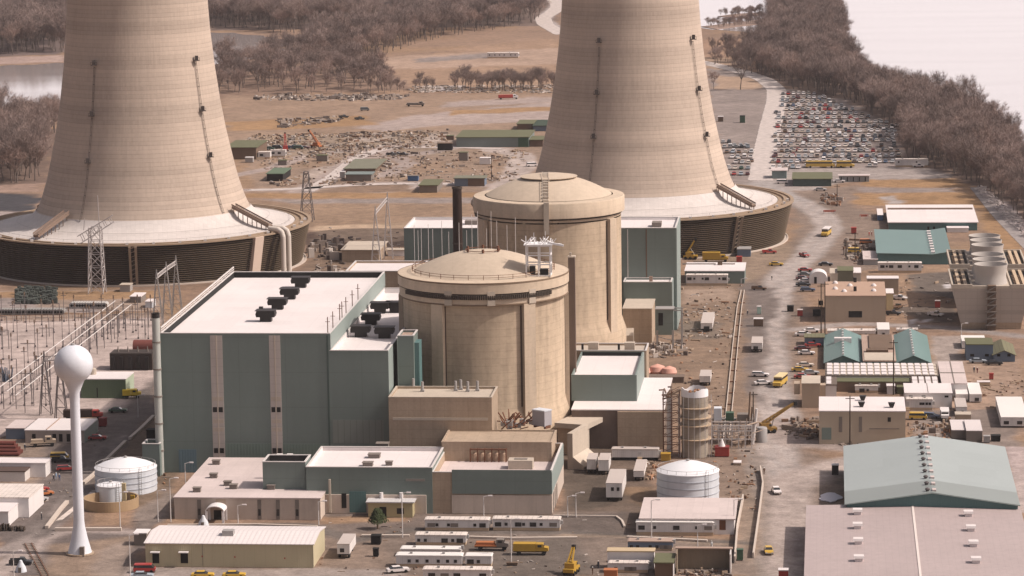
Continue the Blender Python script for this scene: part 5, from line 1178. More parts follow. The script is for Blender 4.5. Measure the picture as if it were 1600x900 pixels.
# red brown sheds at left bottom
LB = bldg('white_store', 'white roofed store with dark doorways beside the yellow bus', 'store', (39,673),(131,674),655, base=692, wall=mat('brownish white wall', (.42,.35,.31), .8, .1), roof=ROOFW)
for px in (50,82,92,104): LB.panel('doorway', DARK, px, 678, px+6, 690)
MB().box(LB.w, LB.w+.1, 0, LB.d, 0, LB.h).build('green_side', GREEN_LIT, LB.root)
MB().box(LB.w*.36,LB.w*.37,0,LB.d,LB.h+.25,LB.h+.5).build('roof_joint', ROOFB, LB.root)
LB2 = bldg('grey_trailer_shed', 'grey shed with a mottled roof left of the white store', 'shed', (9,670),(38,670),657, base=686, wall=BLUEW, roof=ROOFP)
LC = bldg('white_store', 'long white shed with a pale roof at the left edge below the pipe stack', 'store', (-30,724),(68,727),716, base=745, wall=WHITE, roof=ROOFW)
bldg('brown_shed', 'dark brown roofed shed in front of the long white shed', 'shed', (-30,737),(38,738),728, base=752, wall=mat('white end wall', (.6,.55,.52)), roof=mat('dark brown roof', (.09,.06,.05), .8))
bldg('ribbed_white_shed', 'white shed with a ribbed roof beside the parked silver car', 'shed', (-30,778),(44,779),757, base=808, wall=WHITE, roof=TRAILR)
bldg('white_shed', 'small white shed cut off by the left edge below the ribbed one', 'shed', (-40,800),(12,801),782, base=822, wall=WHITE, roof=ROOFW)
GB = bldg('green_generator_house', 'green house with a white roof behind the water tower ball', 'generator house', (126,593),(195,594),582, base=622, wall=mat('olive green cladding', (.11,.155,.095), .6, .05, corr=('X',.7)), roof=ROOFW)
GB.panel('door', DARK, 151, 606, 153, 621)
MB().box(GB.w, GB.w+.08, 0, GB.d, 0, GB.h).build('pale_side', mat('pale green side', (.38,.44,.33)), GB.root)
x, y = GB.r(145, 586); MB().lathe([(1.1,0),(1.1,1.6),(.2,2.0)], 12).build('roof_vent', CONCL, GB.root, loc=(x,y,GB.h+.2))
u0, v0 = UV(172, 578)
t = thing('transformer_block', 'large dark transformer bank beside the red brown tank', 'transformer', u0, v0)
w_ = FP(238,578,v0)[0]-u0; z_ = FP(172,552,v0)[1]
MB().box(0,w_,0,7,0,z_).build('transformer_body', mat('dark transformer', (.045,.035,.03), .7, .2), t)
for k in range(5): MB().box(.6+k*w_/5,.6+k*w_/5+1.0,-.8,-.02,.3,z_-1).build('radiator', BLACKM, t)
for k in range(4): MB().tube((2+k*3,3,z_),(2+k*3,3,z_+1.6),.3,.12,8).build('bushing', GREYW, t)
u0, v0 = UV(208, 562); z_ = FP(208,541,v0)[1]
t = thing('red_brown_tank', 'red brown horizontal tank on a cradle above the dark transformer bank', 'tank', u0, v0)
MB().tube((0,1.8,z_-.3),(7.5,1.8,z_-.3),2.0,2.0,20).build('tank_shell', mat('red brown tank paint', (.16,.05,.04), .6, .15), t, smooth=True)
MB().box(.8,1.4,.6,3,0,z_-1.5).box(6,6.6,.6,3,0,z_-1.5).build('cradle', RUST, t)
sh = bldg('white_kiosk', 'small hut with a white roof at the foot of the left cooling tower', 'kiosk', (203,464),(220,464),458, base=473, wall=GREYW, roof=ROOFW)
bldg('grey_kiosk', 'tiny grey white cabinet right of the white roofed hut', 'kiosk', (227,472),(238,472),468, base=481, wall=WHITEB, roof=ROOFW)
bldg('grey_kiosk', 'grey cabin against the louvred base of the left cooling tower', 'kiosk', (187,446),(203,446),443, base=456, wall=STEEL, roof=CONCL)
bldg('grey_cabin', 'blue grey cabin on stilts against the right cooling tower base', 'kiosk', (1152,390),(1173,389),386, base=401, wall=BLUEW, roof=STEEL)
# ================================================================ tanks and water tower
def tank(label, cx, cyb, rpx, ytop, cone_px, m=WHITEB, hoops=4, name='storage_tank'):
    g = G(cx, cyb); D = g.y; r = rpx*D/F_PX/math.cos(PITCH)*1.0; u, v = uv(g.x, g.y)
    h = HT(cx, cyb, ytop); ap = h + cone_px*D/F_PX
    t = thing(name, label, 'tank', u, v)
    MB().lathe([(r,0),(r,h)], 72).build('tank_wall', m, t, smooth=True)
    MB().lathe([(r+.12,h-.12),(r+.12,h+.03),(r*.75,h+(ap-h)*.42),(r*.4,h+(ap-h)*.8),(.01,ap)], 72).build('tank_roof', mat('bright tank roof', (.72,.71,.73), .5, .05, .3), t, smooth=True)
    for k in range(1, hoops): MB().lathe([(r+.01,h*k/hoops-.1),(r+.11,h*k/hoops-.08),(r+.11,h*k/hoops+.08),(r+.01,h*k/hoops+.1)], 72).build('hoop', mat('tank hoop', (.40,.42,.46), .5), t)
    MB().lathe([(.4,0),(.4,.5),(.01,.6)], 10).build('roof_hatch', STEEL, t, loc=(0,0,ap-.15))
    lb = MB()
    for k in range(int(h/.5)): lb.tube((-.3,0,k*.5+.2),(.3,0,k*.5+.2),.04,n=4)
    for s_ in (-.3,.3): lb.tube((s_,0,0),(s_,0,h+.9),.06,n=4)
    q_ = polar(r+.35, 38, 0); lb.build('ladder', STEEL, t, loc=q_)
    rb_ = MB().path([polar(r*.97, a, h+1.0) for a in range(0,361,10)], .05, 4)
    for a in range(0,360,20): rb_.tube(polar(r*.97,a,h), polar(r*.97,a,h+1.0), .05, n=4)
    rb_.build('roof_rail', STEEL, t)
    return t, r, h
tank('large white round tank behind the small walled tank', 197.5, 765, 48.5, 729, 15)
tank('large white round tank behind the white workshop', 1075, 777, 49, 734, 15)
tk, r_, h_ = tank('small grey white tank standing inside a round tan wall', 174, 782, 21.5, 757, 4, hoops=1)
g = G(174, 792); u, v = uv(g.x, g.y)
t = thing('round_bund', 'low round tan retaining wall around the small tank', 'wall', u, v)
MB().lathe([(6.7,0),(6.7,2.5),(6.35,2.5),(6.35,.1)], 64).build('bund_wall', mat('tan bund', (.36,.25,.15), .8, .12, .4, .1), t, smooth=False)
t = thing('yellow_ladder_frame', 'pale yellow ladder frame on the right side of the small walled tank', 'ladder', u+2.9, v+1.6)
MB().box(-.5,.5,-.3,.3,0,5.6).build('ladder_board', mat('pale yellow', (.62,.50,.30), .6), t); MB().box(1.6,2.6,-.3,.3,.1,2.6).build('yellow_board', YELLOW, t)
g = G(125, 865); u, v = uv(g.x, g.y)
zb = FP(115, 569, v)[1]
t = thing('water_tower', 'tall white water tower with a round ball on a slender flared column', 'water tower', u, v)
WT = mat('water tower paint', (.64,.65,.70), .45, .07, .3, .12, lines=(0,2.4,.03))
rb_ = 31*g.y/F_PX
pr = [(2.9,0),(2.75,.3),(1.9,3.6),(1.35,6.4),(1.22,8),(1.12,zb-9),(1.2,zb-6.6),(1.7,zb-5.3)]
for a in range(-58, 91, 8): pr.append((max(.01,rb_*math.cos(R(a))), zb+rb_*math.sin(R(a))))
MB().lathe(pr, 72).build('ball_and_column', WT, t, smooth=True)
MB().box(.6,1.6,-2.95,-2.0,0,2.2).build('door', GREYW, t); MB().lathe([(.5,0),(.5,.4),(.1,.5)],10).build('top_hatch', STEEL, t, loc=(0,0,zb+rb_-.1))
MB().lathe([(3.2,0),(3.2,.35),(2.0,.36)], 32).build('footing', CONC, t)
# scaffolded silo
g = G(1086, 712); u, v = uv(g.x, g.y); zt = FP(1086, 614, v)[1]; r_ = 21*g.y/F_PX
t = thing('scaffolded_silo', 'tall concrete silo wrapped in scaffolding with torn white sheeting on top', 'silo', u, v)
SC_ = mat('silo concrete', (.33,.28,.23), .85, .15, .4, .3, lines=(0,2.2,.12))
MB().lathe([(r_,0),(r_,zt),(r_-.3,zt),(r_-.3,zt-2)], 48).lathe([(.01,zt-1.2),(r_-.3,zt-1.2)],48).build('silo_wall', SC_, t, smooth=True)
cv = MB(); rnd = random.Random(2); n_ = 48; top = []
for i in range(n_):
    a = 2*math.pi*i/n_; top.append((a, .6+.9*abs(math.sin(a*1.5+.4))+rnd.uniform(-.15,.15)))
vs = [( (r_+.1)*math.sin(a), -(r_+.1)*math.cos(a), zt-.7) for a, _ in top]+[((r_+.05)*math.sin(a), -(r_+.05)*math.cos(a), zt+h_) for a, h_ in top]
cv.add(vs, [(i,(i+1)%n_,(i+1)%n_+n_,i+n_) for i in range(n_)]); cv.build('torn_sheeting', mat('white sheeting', (.78,.76,.78), .6, .05), t)
hp = MB()
for k in range(14): a = rnd.uniform(0,6.28); q = rnd.uniform(0,r_*.8); hp.beam((q*math.sin(a),q*math.cos(a),zt-1),(q*math.sin(a)+rnd.uniform(-1.5,1.5),q*math.cos(a)+rnd.uniform(-1,1),zt+rnd.uniform(.3,1.4)), .4)
hp.build('roof_formwork', mat('orange timber', (.40,.21,.12), .8, .2), t)
for zz in (zt*.78, zt*.62, zt*.5, zt*.28): MB().lathe([(r_+.02,zz),(r_+.9,zz),(r_+.9,zz+.18),(r_+.02,zz+.2)], 48).build('ring_walkway', WOOD, t)
sb = MB(); 
for a in range(-100, 101, 20):
    for rr in (r_+.9,): sb.tube(polar(rr,a,0), polar(rr,a,zt-.5), .08, n=4)
sb.build('scaffold_poles', STEELL, t)
t = thing('scaffold_tower', 'dark scaffold tower holding two pale pipes left of the silo', 'scaffold', u-8.2, v-1)
sb = MB()
for x in (0,2.2,4.2):
    for y in (0,3): sb.tube((x,y,0),(x,y,zt+.6),.12,n=4)
for k in range(8):
    z = 1+k*2.1
    for y in (0,3): sb.tube((0,y,z),(4.2,y,z),.1,n=4).tube((0,y,z),(4.2,y,z+2.1),.07,n=4)
    sb.tube((0,0,z),(0,3,z),.1,n=4).tube((4.2,0,z),(4.2,3,z),.1,n=4)
sb.build('scaffold_frame', RUST, t)
MB().tube((1.6,1.2,0),(1.6,1.2,zt-1),.75,n=12).build('pale_pipe', STEELL, t, smooth=True)
dk = MB(); 
for k in range(9): z = zt-.5+rnd.uniform(-.6,2.4); x = rnd.uniform(-.8,3.5); dk.beam((x,rnd.uniform(0,3),z),(x+rnd.uniform(-2,2.6),rnd.uniform(0,3),z+rnd.uniform(-.8,1.4)), .35)
dk.build('top_planks', BROWNW, t)
# pipe rack area
g = G(1112, 700); u, v = uv(g.x, g.y)
t = thing('pipe_rack', 'crowded pale pipe rack with decks between the silo and the main road', 'pipe rack', u, v)
rnd = random.Random(9); pk = MB(); W_ = 10.5
for i in range(7):
    x = i*W_/6
    for y in (0, 5, 10): pk.beam((x,y,0),(x,y,6.0+1.2*(y==10)), .22)
for z in (2.4,4.6,6.0):
    for y in (0,5,10): pk.beam((0,y,z),(W_,y,z), .25)
pk.build('rack_frame', STEELL, t)
pp = MB()
for k in range(40): x = rnd.uniform(0,W_); z = rnd.uniform(1,6); y = rnd.uniform(0,10); pp.tube((x,y,z),(x+rnd.choice((0,0,3)),y+rnd.choice((3,5)),z),rnd.uniform(.1,.25),n=6).tube((x,y,z),(x,y,z+rnd.uniform(.5,2)),.12,n=5)
pp.build('pipes', mat('mixed pipes', (.33,.25,.20), .6, .4, 1.2), t)
rl = MB()
for k in range(22): x = k*W_/21; rl.tube((x,-.5,3.8),(x,-.5,5.4),.06,n=4)
rl.tube((0,-.5,5.4),(W_,-.5,5.4),.08,n=4).tube((0,-.5,4.6),(W_,-.5,4.6),.06,n=4); rl.build('hand_rail', STEELL, t)
MB().box(3.5,5.6,6,8.5,6.1,8.2).build('cabinet', GRNP, t); MB().box(6.5,9.8,6,9,6.1,7.8).build('cabinet', GREYW, t); MB().box(.4,2.4,6,9,6.1,9.4).build('cabinet', WHITEB, t)
MB().box(-.2,W_+.2,7,10.4,6.01,6.1).build('deck_plate', GREYW, t)
g = G(1190, 690); t = thing('grey_bin', 'row of grey cylindrical bins at the right end of the pipe rack', 'bin', *uv(g.x,g.y))
MB().lathe([(1.5,0),(1.5,3.6),(1.3,3.9),(.01,3.95)],24).build('bin_shell', STEEL, t, smooth=True)
g = G(1176, 694); t = thing('leaning_stack', 'tall thin pale pipe stack between pipe rack and grey bin', 'pipe', *uv(g.x,g.y))
MB().tube((0,0,0),(1.1,0,9.5),.4,n=10).build('pipe', STEELL, t, smooth=True); MB().tube((-1.4,0,0),(-.6,0,14),.22,n=8).tube((-.9,0,0),(-.1,0,10),.2,n=8).build('dark_pipe', BROWNW, t)
g = G(1180, 560); 
# mechanical draught cooling tower
def mech(label, yb, ydeck_front, x0, x1, base, cxs, rimy):
    u0, v0 = UV(x0, yb); u0 = FP(x0+6, base, v0)[0] if False else FP(x0, ydeck_front, v0)[0]
    zt = FP(x0, ydeck_front, v0)[1]; w = FP(x1, ydeck_front, v0)[0]-u0; d = 34.0
    t = thing('mechanical_cooling_tower', label, 'cooling tower', u0, v0)
    MB().hexa([(3.4,1.5,0),(w-3.4,1.5,0),(w-3.4,d,0),(3.4,d,0),(0,0,zt-.8),(w,0,zt-.8),(w,d,zt-.8),(0,d,zt-.8)]).build('casing', mat('cement board casing', (.45,.39,.345), .8, .05, .3, .06, lines=(3.6,2.2,.12)), t)
    MB().hexa([(3.2,1.3,0),(w-3.2,1.3,0),(w-3.2,d+.1,0),(3.2,d+.1,0),(2.9,1.1,2.1),(w-2.9,1.1,2.1),(w-2.9,d+.2,2.1),(2.9,d+.2,2.1)]).build('base_wall', CONC, t)
    hx = w*.26
    for s in (0,1):
        xa = .0 if s == 0 else w-hx; xb = xa+hx
        MB().box(xa+.5,xb-.5,.5,d-.5,zt-.79,zt-.3).build('deck', DARK, t)
        rm = MB()
        for a in ((xa,xb,-.1,.5),(xa,xb,d-.5,d+.1),(xa,xa+.5,.5,d-.5),(xb-.5,xb,.5,d-.5)): rm.box(*a, zt-.79, zt+.5)
        rm.build('deck_rim', CONCL, t)
        for k in range(2):
            mb = MB(); xx = xa+hx*(.38+.3*k); mb.box(xx-.5,xx+.5,1,d-1,zt-.29,zt+.35)
            mb.build('distribution_trough', WOOD, t)
            for j in range(10): MB().box(xx-1.2,xx-.5,2+j*3.2,3.2+j*3.2,zt-.29,zt+.15).build('valve', BROWNW, t) if j < 7 else None
    MB().box(hx,w-hx,0,d,zt-.79,zt+.02).build('centre_deck', CONCL, t)
    MB().box(w*.5-1.3,w*.5+1.3,-1.4,1.5,0,zt+.3).build('stair_shaft', BROWNW, t)
    mb = MB()
    for k in range(6): mb.box(w*.5-1.9,w*.5+1.5,-2.0,-1.41,1.5+k*2.1,1.9+k*2.1).beam((w*.5-1.6,-1.8,1.8+k*2.1),(w*.5+1.4,-1.8,3.6+k*2.1),.3)
    mb.build('stair_flights', GREYW, t)
    for k in range(3):
        cy = 6+k*11.0; zr = zt+6.2; r = 5.3
        MB().lathe([(r*.98,zt),(r*.9,zt+2.2),(r*.92,zt+3.8),(r,zr),(r-.18,zr),(r*.88,zt+3.8),(r*.86,zt+2),(.01,zt+1.4)], 48, (w/2,cy)).build('fan_stack', mat('fan stack', (.47,.43,.40), .6, .06, .4, .08), t, smooth=True)
        fb = MB()
        for a in range(0,360,45): fb.beam((w/2,cy,zt+3.4),(w/2+4.4*math.cos(R(a)),cy+4.4*math.sin(R(a)),zt+3.5),.5,.12)
        fb.lathe([(.6,zt+3.0),(.6,zt+3.9),(.01,zt+4)],12,(w/2,cy)); fb.build('fan', STEEL, t)
    return t
mech('front block of the mechanical cooling tower with three flared fan stacks at the right edge', 515, 447, 1487, 1612, 515, 1550, 410)
u0, v0 = UV(1487, 515); v2 = v0+44; 
bk_y = None
p_ = FP(1475, 402, v2); q_ = FP(1590, 402, v2)
def px_of(u, v, z):
    x, y = xy(u, v); d = CM.transposed() @ (Vector((x, y, z))-Vector((0,0,CAM_H))); return 800+d.x/-d.z*F_PX, 450-d.y/-d.z*F_PX
zt0 = FP(1487,447,v0)[1]; w0 = FP(1612,447,v0)[0]-FP(1487,447,v0)[0]; u_f = FP(1487,447,v0)[0]
b0 = px_of(u_f+1.0, v2, 0); d0 = px_of(u_f+1.0, v2, zt0); d1 = px_of(u_f+1.0+w0, v2, zt0)
mech('rear block of the mechanical cooling tower with three flared fan stacks behind the front block', b0[1], d0[1], d0[0], d1[0], b0[1], 0, 0)
# ================================================================ vehicles
CARCOL = {'white': (.74,.68,.66), 'cream': (.62,.53,.45), 'silver': (.45,.44,.44), 'red': (.36,.04,.035), 'maroon': (.13,.03,.03), 'blue': (.08,.11,.18), 'pale blue': (.33,.37,.41),
          'green': (.05,.10,.07), 'yellow': (.58,.36,.05), 'brown': (.15,.085,.05), 'black': (.02,.02,.022), 'tan': (.38,.30,.245), 'orange': (.50,.17,.06), 'grey': (.17,.17,.17)}
CM_ = {k: mat('car paint '+k, c, .38, .16, .9, spec=.5) for k, c in CARCOL.items()}
CGLASS = mat('car glass', (.03,.033,.037), .12, .05, 1, spec=.7)
CHROME = mat('bumper', (.35,.34,.33), .35, .1, 1, metal=.6)
def car_geo(kind):
    """returns body, glass, wheel builders; local x forward"""
    L_, Wd = (5.1, 1.9)
    b = MB(); g = MB()
    if kind == 'pickup':
        b.prof([(-2.6,.4),(2.6,.4),(2.62,.85),(1.2,1.0),(-2.6,1.0)], -.95, .95)
        b.box(-2.6,-.35,-.95,-.85,1.003,1.3).box(-2.6,-.35,.85,.95,1.003,1.3)
        g.hexa([(-.3,-.85,1.0),(1.2,-.85,1.0),(1.2,.85,1.0),(-.3,.85,1.0),(-.2,-.72,1.62),(.65,-.72,1.62),(.65,.72,1.62),(-.2,.72,1.62)])
        b.box(-.25,.7,-.75,.75,1.623,1.70)
    elif kind == 'van':
        b.hexa([(-2.4,-.95,.4),(2.4,-.95,.4),(2.4,.95,.4),(-2.4,.95,.4),(-2.4,-.95,1.25),(2.45,-.95,1.1),(2.45,.95,1.1),(-2.4,.95,1.25)])
        g.hexa([(-2.35,-.93,1.25),(2.2,-.93,1.12),(2.2,.93,1.12),(-2.35,.93,1.25),(-2.25,-.84,1.8),(1.6,-.84,1.8),(1.6,.84,1.8),(-2.25,.84,1.8)])
        b.hexa([(-2.3,-.88,1.803),(1.65,-.88,1.803),(1.65,.88,1.803),(-2.3,.88,1.803),(-2.2,-.78,1.98),(1.4,-.78,1.98),(1.4,.78,1.98),(-2.2,.78,1.98)])
    else:
        w = kind == 'wagon'
        b.prof([(-2.55,.38),(2.5,.38),(2.55,.62),(2.4,.86),(1.1,.98),(-1.5 if not w else -2.4,1.0),(-2.5,.92),(-2.58,.6)], -.93, .93)
        r0, r1 = (-1.25, .35) if not w else (-2.2, .35); g0, g1 = (-1.9, 1.15) if not w else (-2.45, 1.15)
        g.hexa([(g0,-.86,.99),(g1,-.86,.97),(g1,.86,.97),(g0,.86,.99),(r0,-.68,1.40),(r1,-.68,1.40),(r1,.68,1.40),(r0,.68,1.40)])
        b.box(r0-.08,r1+.08,-.70,.70,1.403,1.46)
    return b, g
CARMESH = {}
def far_mesh(kind, col):
    k = (kind, col)
    if k not in CARMESH:
        b, g = car_geo(kind); m = MB(); m.add(b.v, b.f, 0); m.add(g.v, g.f, 1)
        for x in (-1.6,1.6):
            for y in (-.95,.78): m.add(*(lambda q: (q.v, q.f))(MB().tube((x,y,.33),(x,y+.17,.33),.33,n=8)), 2)
        o = m.build('parked_car', [CM_[col], CGLASS, TYRE]); me_ = o.data; bpy.data.objects.remove(o); CARMESH[k] = me_
    return CARMESH[k]
NEAR = {}
def near_car(kind, col, label, px, py, deg, group=None, z=0):
    name = {'pickup':'pickup_truck','van':'van','wagon':'parked_car','sedan':'parked_car'}[kind]
    if (kind, col) not in NEAR:
        r = bpy.data.objects.new(name, None); COL.objects.link(r); b, g = car_geo(kind)
        b.build('body', CM_[col], r); g.build('windows', CGLASS, r)
        for x in (-1.6,1.6):
            for y in (-.97,.77): MB().tube((0,0,0),(0,.2,0),.35,n=12).build('wheel', TYRE, r, loc=(x,y,.35))
        MB().box(2.5,2.68,-.9,.9,.42,.6).build('bumper', CHROME, r); MB().box(-2.7,-2.55,-.9,.9,.42,.6).build('bumper', CHROME, r)
        for y in (-.65,.65): MB().box(2.6,2.66,y-.16,y+.16,.61,.78).build('headlight', WHITE, r)
        NEAR[(kind,col)] = r; o = r
    else: o = copy_tree(NEAR[(kind,col)])
    tag(o, label, {'pickup':'pickup truck','van':'van'}.get(kind,'car'), group)
    gg = G(px, py, z); o.location = (gg.x, gg.y, z); o.rotation_euler = (0,0,R(deg)-A); return o
# the big car park: rows of parked cars
PKPOLY = [tuple(G(*p)[:2]) for p in [(1224,144),(1262,142),(1290,152),(1328,168),(1362,185),(1403,196),(1408,260),(1206,264),(1212,200)]]
PKPOLY2 = [tuple(G(*p)[:2]) for p in [(1128,222),(1178,225),(1173,274),(1140,274)]]
def inside(poly, x, y):
    c = False; n_ = len(poly)
    for i in range(n_):
        x0, y0 = poly[i]; x1, y1 = poly[(i+1) % n_]
        if (y0 > y) != (y1 > y) and x < (x1-x0)*(y-y0)/(y1-y0)+x0: c = not c
    return c
rnd = random.Random(77)
cols = ['white']*18+['cream']*7+['silver']*10+['pale blue']*3+['red']*2+['maroon']*3+['blue']*2+['green']*1+['tan']*7+['brown']*3+['black']*3+['grey']*4
ORD = ['first','second','third','fourth','fifth','sixth','seventh','eighth','ninth','tenth','eleventh','twelfth','thirteenth','fourteenth','fifteenth','sixteenth','seventeenth','eighteenth','nineteenth','twentieth','twenty-first','twenty-second','twenty-third','twenty-fourth','twenty-fifth','twenty-sixth','twenty-seventh','twenty-eighth','twenty-ninth','thirtieth']
spots = []
for lot, poly, tl in ((0, PKPOLY, 'big car park'), (1, PKPOLY2, 'small car park')):
    us = [uv(*p) for p in poly]; v = min(p[1] for p in us)+2; row = 0
    while v < max(p[1] for p in us):
        u = min(p[0] for p in us)+rnd.uniform(0,2); k = 0
        while u < max(p[0] for p in us):
            x, y = xy(u, v)
            if inside(poly, x, y) and rnd.random() < (.97 if row % 2 == 0 else .55):
                spots.append((v, u+rnd.uniform(-.2,.2), lot, row, k, tl)); k += 1
            u += 2.8+rnd.uniform(0,.06)
        v += 5.5 if row % 2 == 0 else 16.0; row += 1
spots.sort(key=lambda s: s[0]); rest = []
kinds = ['sedan']*8+['wagon']*3+['van']+['pickup']*2
for i, (v, u, lot, row, k, tl) in enumerate(spots):
    kd = rnd.choice(kinds); c = rnd.choice(cols); x, y = xy(u, v+rnd.uniform(-.5,.5)); rz = R(rnd.choice((90,-90)))-A+rnd.uniform(-.03,.03)
    if i < 285:
        o = bpy.data.objects.new('parked_car', far_mesh(kd, c)); COL.objects.link(o); o.location = (x, y, 0); o.rotation_euler = (0,0,rz)
        nm = {'sedan':'car','wagon':'estate car','van':'van','pickup':'pickup'}[kd]
        tag(o, f'{c} {nm}, {ORD[k]} from left in {ORD[row]} row of the {tl}', 'car', 'cars in the '+tl)
    else: rest.append((x, y, rz, kd, c))
m = MB(); names = list(CARCOL); mats_ = [CM_[c] for c in names]+[CGLASS, TYRE]
for x, y, rz, kd, c in rest:
    b, g = car_geo(kd); cs, sn = math.cos(rz), math.sin(rz)
    tf = lambda vs: [(x+p[0]*cs-p[1]*sn, y+p[0]*sn+p[1]*cs, p[2]) for p in vs]
    m.add(tf(b.v), b.f, names.index(c)); m.add(tf(g.v), g.f, len(names)); 
    m.add(tf(MB().box(-1.9,-1.3,-.96,.96,0,.5).box(1.3,1.9,-.96,.96,0,.5).v), MB().box(-1.9,-1.3,-.96,.96,0,.5).box(1.3,1.9,-.96,.96,0,.5).f, len(names)+1)
tag(m.build('parked_cars', mats_), 'far rows of small parked cars filling the upper part of the big car park', 'parked cars', kind='stuff')
# single vehicles about the site: kind, colour, px, py, heading, label
CARS = [
 ('sedan','red',1258,424,0,'red car at the top of the parked row left of the arched hut'),
 ('sedan','grey',1258,431,0,'grey car below the topmost red car left of the arched hut'),
 ('sedan','maroon',1255,437,0,'maroon car in the middle of the row left of the arched hut'),
 ('sedan','white',1259,441,0,'white car between maroon and dark cars left of the arched hut'),
 ('sedan','black',1255,447,5,'dark car with pale roof left of the arched hut'),
 ('wagon','blue',1262,455,0,'blue estate car at the lower end of the row left of the arched hut'),
 ('sedan','black',1290,415,-3,'black car alone above the arched hut'),
 ('sedan','white',1268,519,10,'white car behind the grey hut with the striped roof'),
 ('sedan','white',1255,525,0,'white car at the left end of the grey hut'),
 ('sedan','red',1270,542,5,'red car in front of the grey hut'),
 ('sedan','maroon',1254,547,0,'dark red car left of the red one by the grey hut'),
 ('sedan','white',1260,554,0,'white car below the two red cars by the grey hut'),
 ('sedan','cream',1258,573,5,'cream car upper of the pair left of the ribbed shed'),
 ('sedan','yellow',1250,580,0,'yellowish car nosing the cream one left of the ribbed shed'),
 ('sedan','silver',1266,585,5,'silver car left of the ribbed shed'),
 ('sedan','red',1254,591,0,'red and white car against the concrete shelter roof'),
 ('wagon','white',1188,588,-5,'long white car on the left verge of the main road'),
 ('sedan','white',1192,601,15,'small white car below the long white one by the main road'),
 ('sedan','white',1213,770,-80,'white car with dark windscreen driving up the lower dirt road'),
 ('sedan','yellow',1201,864,-85,'yellow car on the dirt road at the bottom'),
 ('van','yellow',1434,655,0,'bright yellow van parked right of the cream workshop'),
 ('wagon','blue',1456,653,-20,'dark blue car behind the bright yellow van'),
 ('sedan','pale blue',1528,567,0,'white and blue car in front of the blue house'),
 ('sedan','black',1553,570,0,'long black car in front of the small blue hut'),
 ('pickup','white',1405,468,-20,'white pickup beside the cream lean to'),
 ('pickup','black',1395,492,0,'black pickup at the right wall of the tan workshop'),
 ('pickup','brown',1403,482,70,'brown truck behind the black pickup by the tan workshop'),
 ('pickup','white',1462,494,-30,'white and dark pickup on muddy ground by the mechanical cooling tower'),
 ('sedan','white',622,894,20,'white saloon parked at the left end of the foreground trailers'),
 ('sedan','red',152,687,10,'red car on the road right of the white store'),
 ('sedan','green',184,644,8,'dark green car below the green generator house'),
 ('sedan','silver',60,784,55,'silver car beside the ribbed white shed at left'),
 ('pickup','blue',38,799,60,'blue pickup with a pale cap near the silver car'),
 ('sedan','red',61,768,40,'red car behind the silver car at left'),
 ('sedan','orange',68,774,30,'orange brown car next to the silver car at left'),
 ('wagon','red',104,735,15,'red and white estate car left of the water tower column'),
 ('pickup','black',96,722,10,'black pickup with red bonnet in front of the yellow van at left'),
 ('van','yellow',93,718,10,'orange yellow van left of the water tower column'),
 ('pickup','black',33,882,5,'dark pickup by the end of the railway track'),
 ('van','red',226,894,5,'red and white van at the bottom beside the beige shed'),
 ('sedan','pale blue',222,903,5,'pale blue car below the red and white van'),
 ('sedan','yellow',317,902,5,'yellow roofed car at the bottom edge under the beige shed'),
 ('sedan','yellow',366,902,5,'second yellow car to the right at the bottom edge under the beige shed'),
 ('pickup','red',1202,396,10,'red pickup at the basin of the right cooling tower'),
 ('pickup','red',1257,401,-60,'red truck driving on the wide road right of the cooling tower'),
 ('sedan','yellow',1213,415,0,'yellow car left of the red truck on the wide road'),
 ('pickup','brown',1186,453,0,'small dark truck at the head of the long pipe trench'),
 ('van','orange',1353,381,0,'orange van left of the teal warehouse'),
 ('van','yellow',1335,395,0,'yellow van in the junk left of the teal warehouse'),
 ('van','white',1222,287,0,'white van left of the olive roofed gatehouse'),
 ('sedan','silver',1282,298,0,'silver car passing below the olive roofed gatehouse'),
 ('sedan','white',1311,285,0,'white car between gatehouse and grey cabins'),
 ('pickup','white',1435,261,0,'white pickup under the long white semi trailer by the car park'),
 ('sedan','black',1213,177,-80,'dark car on the verge of the car park road'),
 ('van','white',831,260,20,'white van on the far bend beside the right cooling tower'),
 ('pickup','black',411,235,0,'leftmost dark truck in the debris yard'),('pickup','green',421,234,0,'dark green truck second from the left in the debris yard'),
 ('van','black',433,233,0,'black van in the debris yard left of the red crane'),('pickup','blue',457,232,0,'dark blue truck right of the red crane in the debris yard'),
 ('van','green',466,233,0,'green van right of the red crane in the debris yard'),('sedan','maroon',476,232,0,'maroon car at the right end of the debris yard trucks'),
 ('pickup','black',612,243,0,'left of three dark trucks on the yard road'),('pickup','grey',621,243,0,'middle of three dark trucks on the yard road'),('pickup','black',630,243,0,'right of three dark trucks on the yard road'),
 ('pickup','black',537,184,30,'dark truck alone on the grey field, lower left of three'),('pickup','black',562,187,40,'dark truck alone on the grey field, lower right of three'),('van','grey',570,173,10,'grey truck alone on the grey field, upper of three'),
 ('sedan','maroon',1500,700-400,0,'')]
for kd, c, px, py, dg, lb in CARS:
    if lb: near_car(kd, c, lb, px, py, dg)
